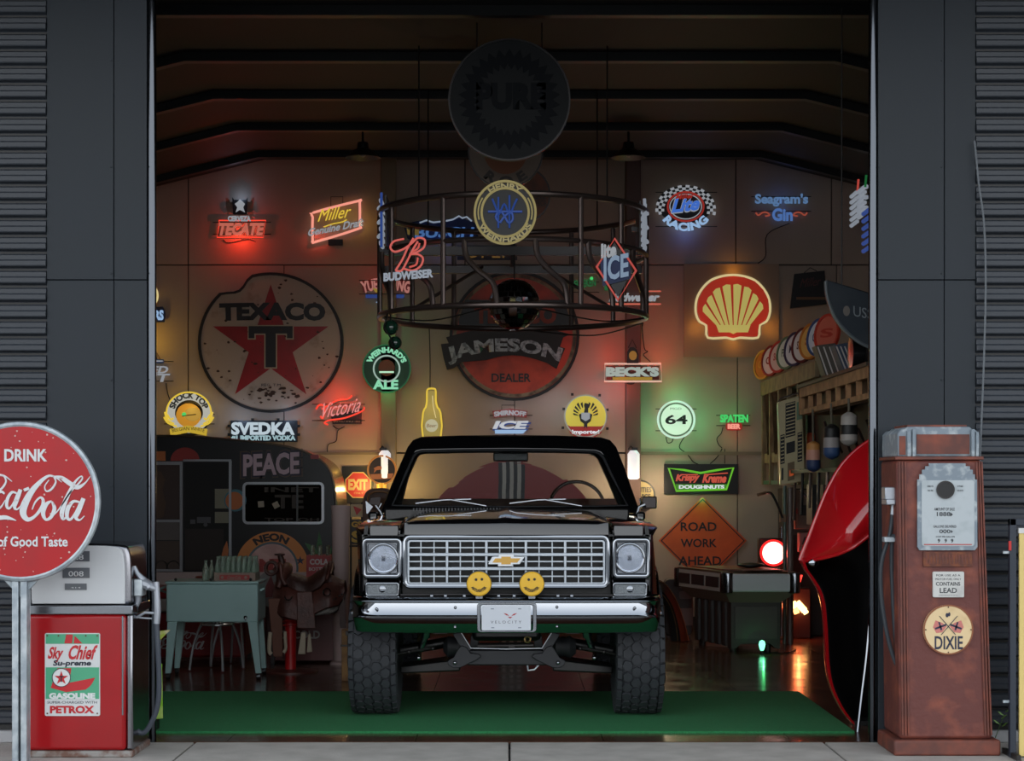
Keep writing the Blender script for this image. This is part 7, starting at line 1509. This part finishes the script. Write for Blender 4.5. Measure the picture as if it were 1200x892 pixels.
# buoys
def buoy(cx, y0, y1, w, yd, bands, lb, rope_top):
    at(yd); h = Z(y0)-Z(y1); zb = Z(y1); r = M(w/2)
    t = thing('buoy', lb, 'buoy', (X(cx), yd, zb), 'painted buoys hanging from the tool rack')
    def rad(u): return r*min(1, (max(0, u)/0.16)**.5 if u < .16 else 1)*min(1, (1-u+.04)/.14 if u > .9 else 1)*(1-.12*u)
    for u0, u1, nm, col in bands:
        prof = [(max(0.001, rad(u0+(u1-u0)*k/6)), zb+h*(u0+(u1-u0)*k/6)) for k in range(7)]
        part('band', MB().lathe(prof, (X(cx), yd, 0), 'Z', 24), mat('buoy_'+nm, col, 0.55), t, label=nm.replace('_', ' ')+' painted band')
    part('rope', MB().tube([(X(cx), yd, zb+h*.97), (X(cx)-.004, yd, Z(rope_top))], .009, 6), mat('rope', (96, 90, 76), 0.8), t)
buoy(953, 517, 554, 17.5, 4.06, ((0, .4, 'navy', (36, 54, 92)), (.4, .72, 'peach', (196, 140, 120)), (.72, 1, 'amber', (190, 130, 66))), 'left buoy, amber over peach over navy, hanging under the near shelf', 480)
buoy(974.5, 497, 539, 20, 3.22, ((0, .34, 'blue', (48, 74, 116)), (.34, .62, 'white', (150, 144, 142)), (.62, 1, 'black', (26, 26, 26))), 'middle buoy, black over white over blue, hanging under the near shelf', 473)
buoy(995, 483, 523, 21, 2.48, ((0, .34, 'cream', (160, 154, 148)), (.34, .62, 'black', (26, 26, 26)), (.62, 1, 'cream', (160, 154, 148))), 'right buoy, white with one black band, hanging under the near shelf', 467)
# grey blue boat tail with stencilled letters
at(2.25)
t = thing('hull_panel', 'dark blue-grey curved hull piece with stencilled capitals at the right door edge', 'panel', (X(1000), 2.25, Z(412)))
hp_ = cr([(965, 331), (966, 345), (970, 360), (977, 375), (988, 389), (1002, 401), (1018, 409), (1040, 414)], 4)
part('hull', PO([(966, 329.5), (1040, 352), (1040, 414)]+hp_[::-1][1:], 0.0, .10), mat('hull_slate', (44, 52, 60), 0.5, spec=0.3, noise=(5, (54, 60, 66), 0.45, 0.7)), t, bev=0.02)
part('edge', MB().tube([(X(a), 2.15, Z(b)) for a, b in hp_], .012, 6), mat('hull_edge', (96, 104, 108), 0.5), t)
part('lettering', TX('USS', 997, 1019, 360, 372, .10, .002, bold=0.0, slope=-4), mat('stencil_grey', (128, 134, 138), 0.5), t)
part('worn_patch', DC(989, 366, 4, .10, .001, ry=6, n=14), mat('patch_rust', (110, 104, 98), 0.6), t)
part('hanger', MB().cyl((X(985), 2.2, Z(336)), (X(985), 2.2, 4.85), .005, n=6)+MB().cyl((X(1025), 2.2, Z(349)), (X(1025), 2.2, 4.7), .005, n=6), m_wire, t)
# neon signs on the right wall seen edge on
for i, (px, y0, y1, yd, ma, mb_, lb) in enumerate(((1004, 217, 262, 7.9, 'edge_white', 'ice_red', 'white and red neon sign on the right wall, farthest of the edge-on ones'), (1013, 212, 252, 7.1, 'edge_white', 'dim_green', 'white and green neon sign on the right wall, middle of the edge-on ones'), (1019, 234, 292, 6.3, 'edge_blue', 'ice_red', 'blue neon sign on the right wall, nearest of the edge-on ones'))):
    at(yd); xx = X(px)
    t = thing('neon_sign', lb, 'sign', (SX, yd, Z(y1)))
    part('plate', MB().box(SX-.03, SX, yd-.05, yd+.45, Z(y1), Z(y0)), m_board, t)
    part('bracket', MB().box(xx+.02, SX-.03, yd+.1, yd+.13, Z((y0+y1)/2)-.01, Z((y0+y1)/2)+.01), m_wire, t)
    for j in range(6): part('tube', MB().tube([(xx+.02*(j % 2), yd-.02, Z(y1-2-j*(y1-y0)/6.5)), (xx+.03, yd+.15, Z(y1-5-j*(y1-y0)/6.5)), (xx+.01, yd+.35, Z(y1-3-j*(y1-y0)/6.5))], .022, 6), MC[ma], t)
    part('accent_tube', MB().tube([(xx, yd-.04, Z(y0+8)), (xx+.01, yd-.04, Z(y0-6))], .012, 6), MC[mb_], t)
# wires loop high right
# ---- red boat bow standing on end at the right door edge
at(0.66)
t = thing('boat_bow', 'glossy red boat bow with black inside standing on end at the right door edge', 'boat', (X(1000), .66, 0))
m_bred = mat('boat_red', (178, 18, 26), 0.14, coat=1.0)
m_bin = mat('boat_black', (10, 10, 12), 0.35)
up = cr([(1078, 500), (1048, 505), (1022, 518), (1003, 533), (988, 551), (974, 577), (963, 604), (953, 630), (945, 650), (942.5, 658)], 5)
lo = cr([(1078, 625), (1062, 612), (1045, 608), (1024, 617), (1010, 628), (994, 640), (978, 649), (964, 654), (952, 657.5), (944, 660)], 5)
rows = []
for k in range(13):
    v = k/12; r = []
    for j, ((a, b), (c, d)) in enumerate(zip(up, lo)):
        e = 1-j/(len(up)-1); r.append((X(a+(c-a)*v), 0.84-0.40*math.sin(PI*min(1, v*0.62+.02))*min(1, e*2.2+.04)-0.0, Z(b+(d-b)*v)))
    rows.append(r)
part('upper_shell', MB().grid(rows, (0, 0.02, 0)), m_bred, t, sm=70)
part('upper_rim', MB().tube([(X(a), 0.83, Z(b)) for a, b in up], .014, 8), m_bred, t, sm=60)
le = cr([(942.5, 658), (946, 668), (953, 678), (961, 691), (966, 706), (968.5, 726), (970, 752), (971.5, 780), (976, 805), (985, 826), (996, 843), (1006, 853)], 5)
ri = [(1078, 608+(855-608)*i/(len(le)-1)) for i in range(len(le))]
lastrow = rows[-1][::-1]    # from the tip along the lower edge of the shell
rows2 = []
N2 = len(le)
for k in range(13):
    v = k/12; r = []
    for j in range(N2):
        u = j/(N2-1); a, b = le[j]; 
        # right boundary follows the shell edge first, then the column side
        c, d = (lo[::-1][min(len(lo)-1, int(u*2.4*(len(lo)-1)))] if u < 1/2.4 else (1078, 625+(u-1/2.4)/(1-1/2.4)*235))
        r.append((X(a+(c-a)*v), 0.72+0.28*math.sin(PI*min(v, .5))*min(1, u*6+.1), Z(b+(d-b)*v)))
    rows2.append(r)
part('inside', MB().grid(rows2, (0, 0.02, 0)), m_bin, t, sm=70)
# red outer skin behind the rim on the left
rows3 = [[(X(a)+dx, 0.72+dy, Z(b)) for a, b in le] for dx, dy in ((0.014, 0.0), (-.004, -.012), (-.010, .02), (0.0, .10), (.06, .22))]
part('outer_skin', MB().grid(rows3, (0.0, 0.006, 0)), m_bred, t, sm=70)
part('bow_plate', MB().ball((X(955), .70, Z(660)), .028, 12, (1.3, .5, .9)), m_chrome, t)
part('hatch_edge', MB().tube([(X(a), .60+.42*abs(i/(len(lo)-1))**2.0 if False else rows[-1][i][1]-.01, Z(b)) for i, (a, b) in enumerate(lo)], .012, 8), m_bred, t, sm=60)
part('foot_block', MB().box(X(1003), X(1040), .70, .88, 0.001, Z(846)), m_black, t)
at(0.55)
solo('metal_strip', MB().tube(cr([P(1023, 640, .55), P(1021, 700, .55), P(1016, 765, .53), P(1010, 815, .50), P(1004, 868, .42)], 6), .011, 8), m_chrome2, 'thin curved bright metal strip leaning against the right door edge', 'strip')
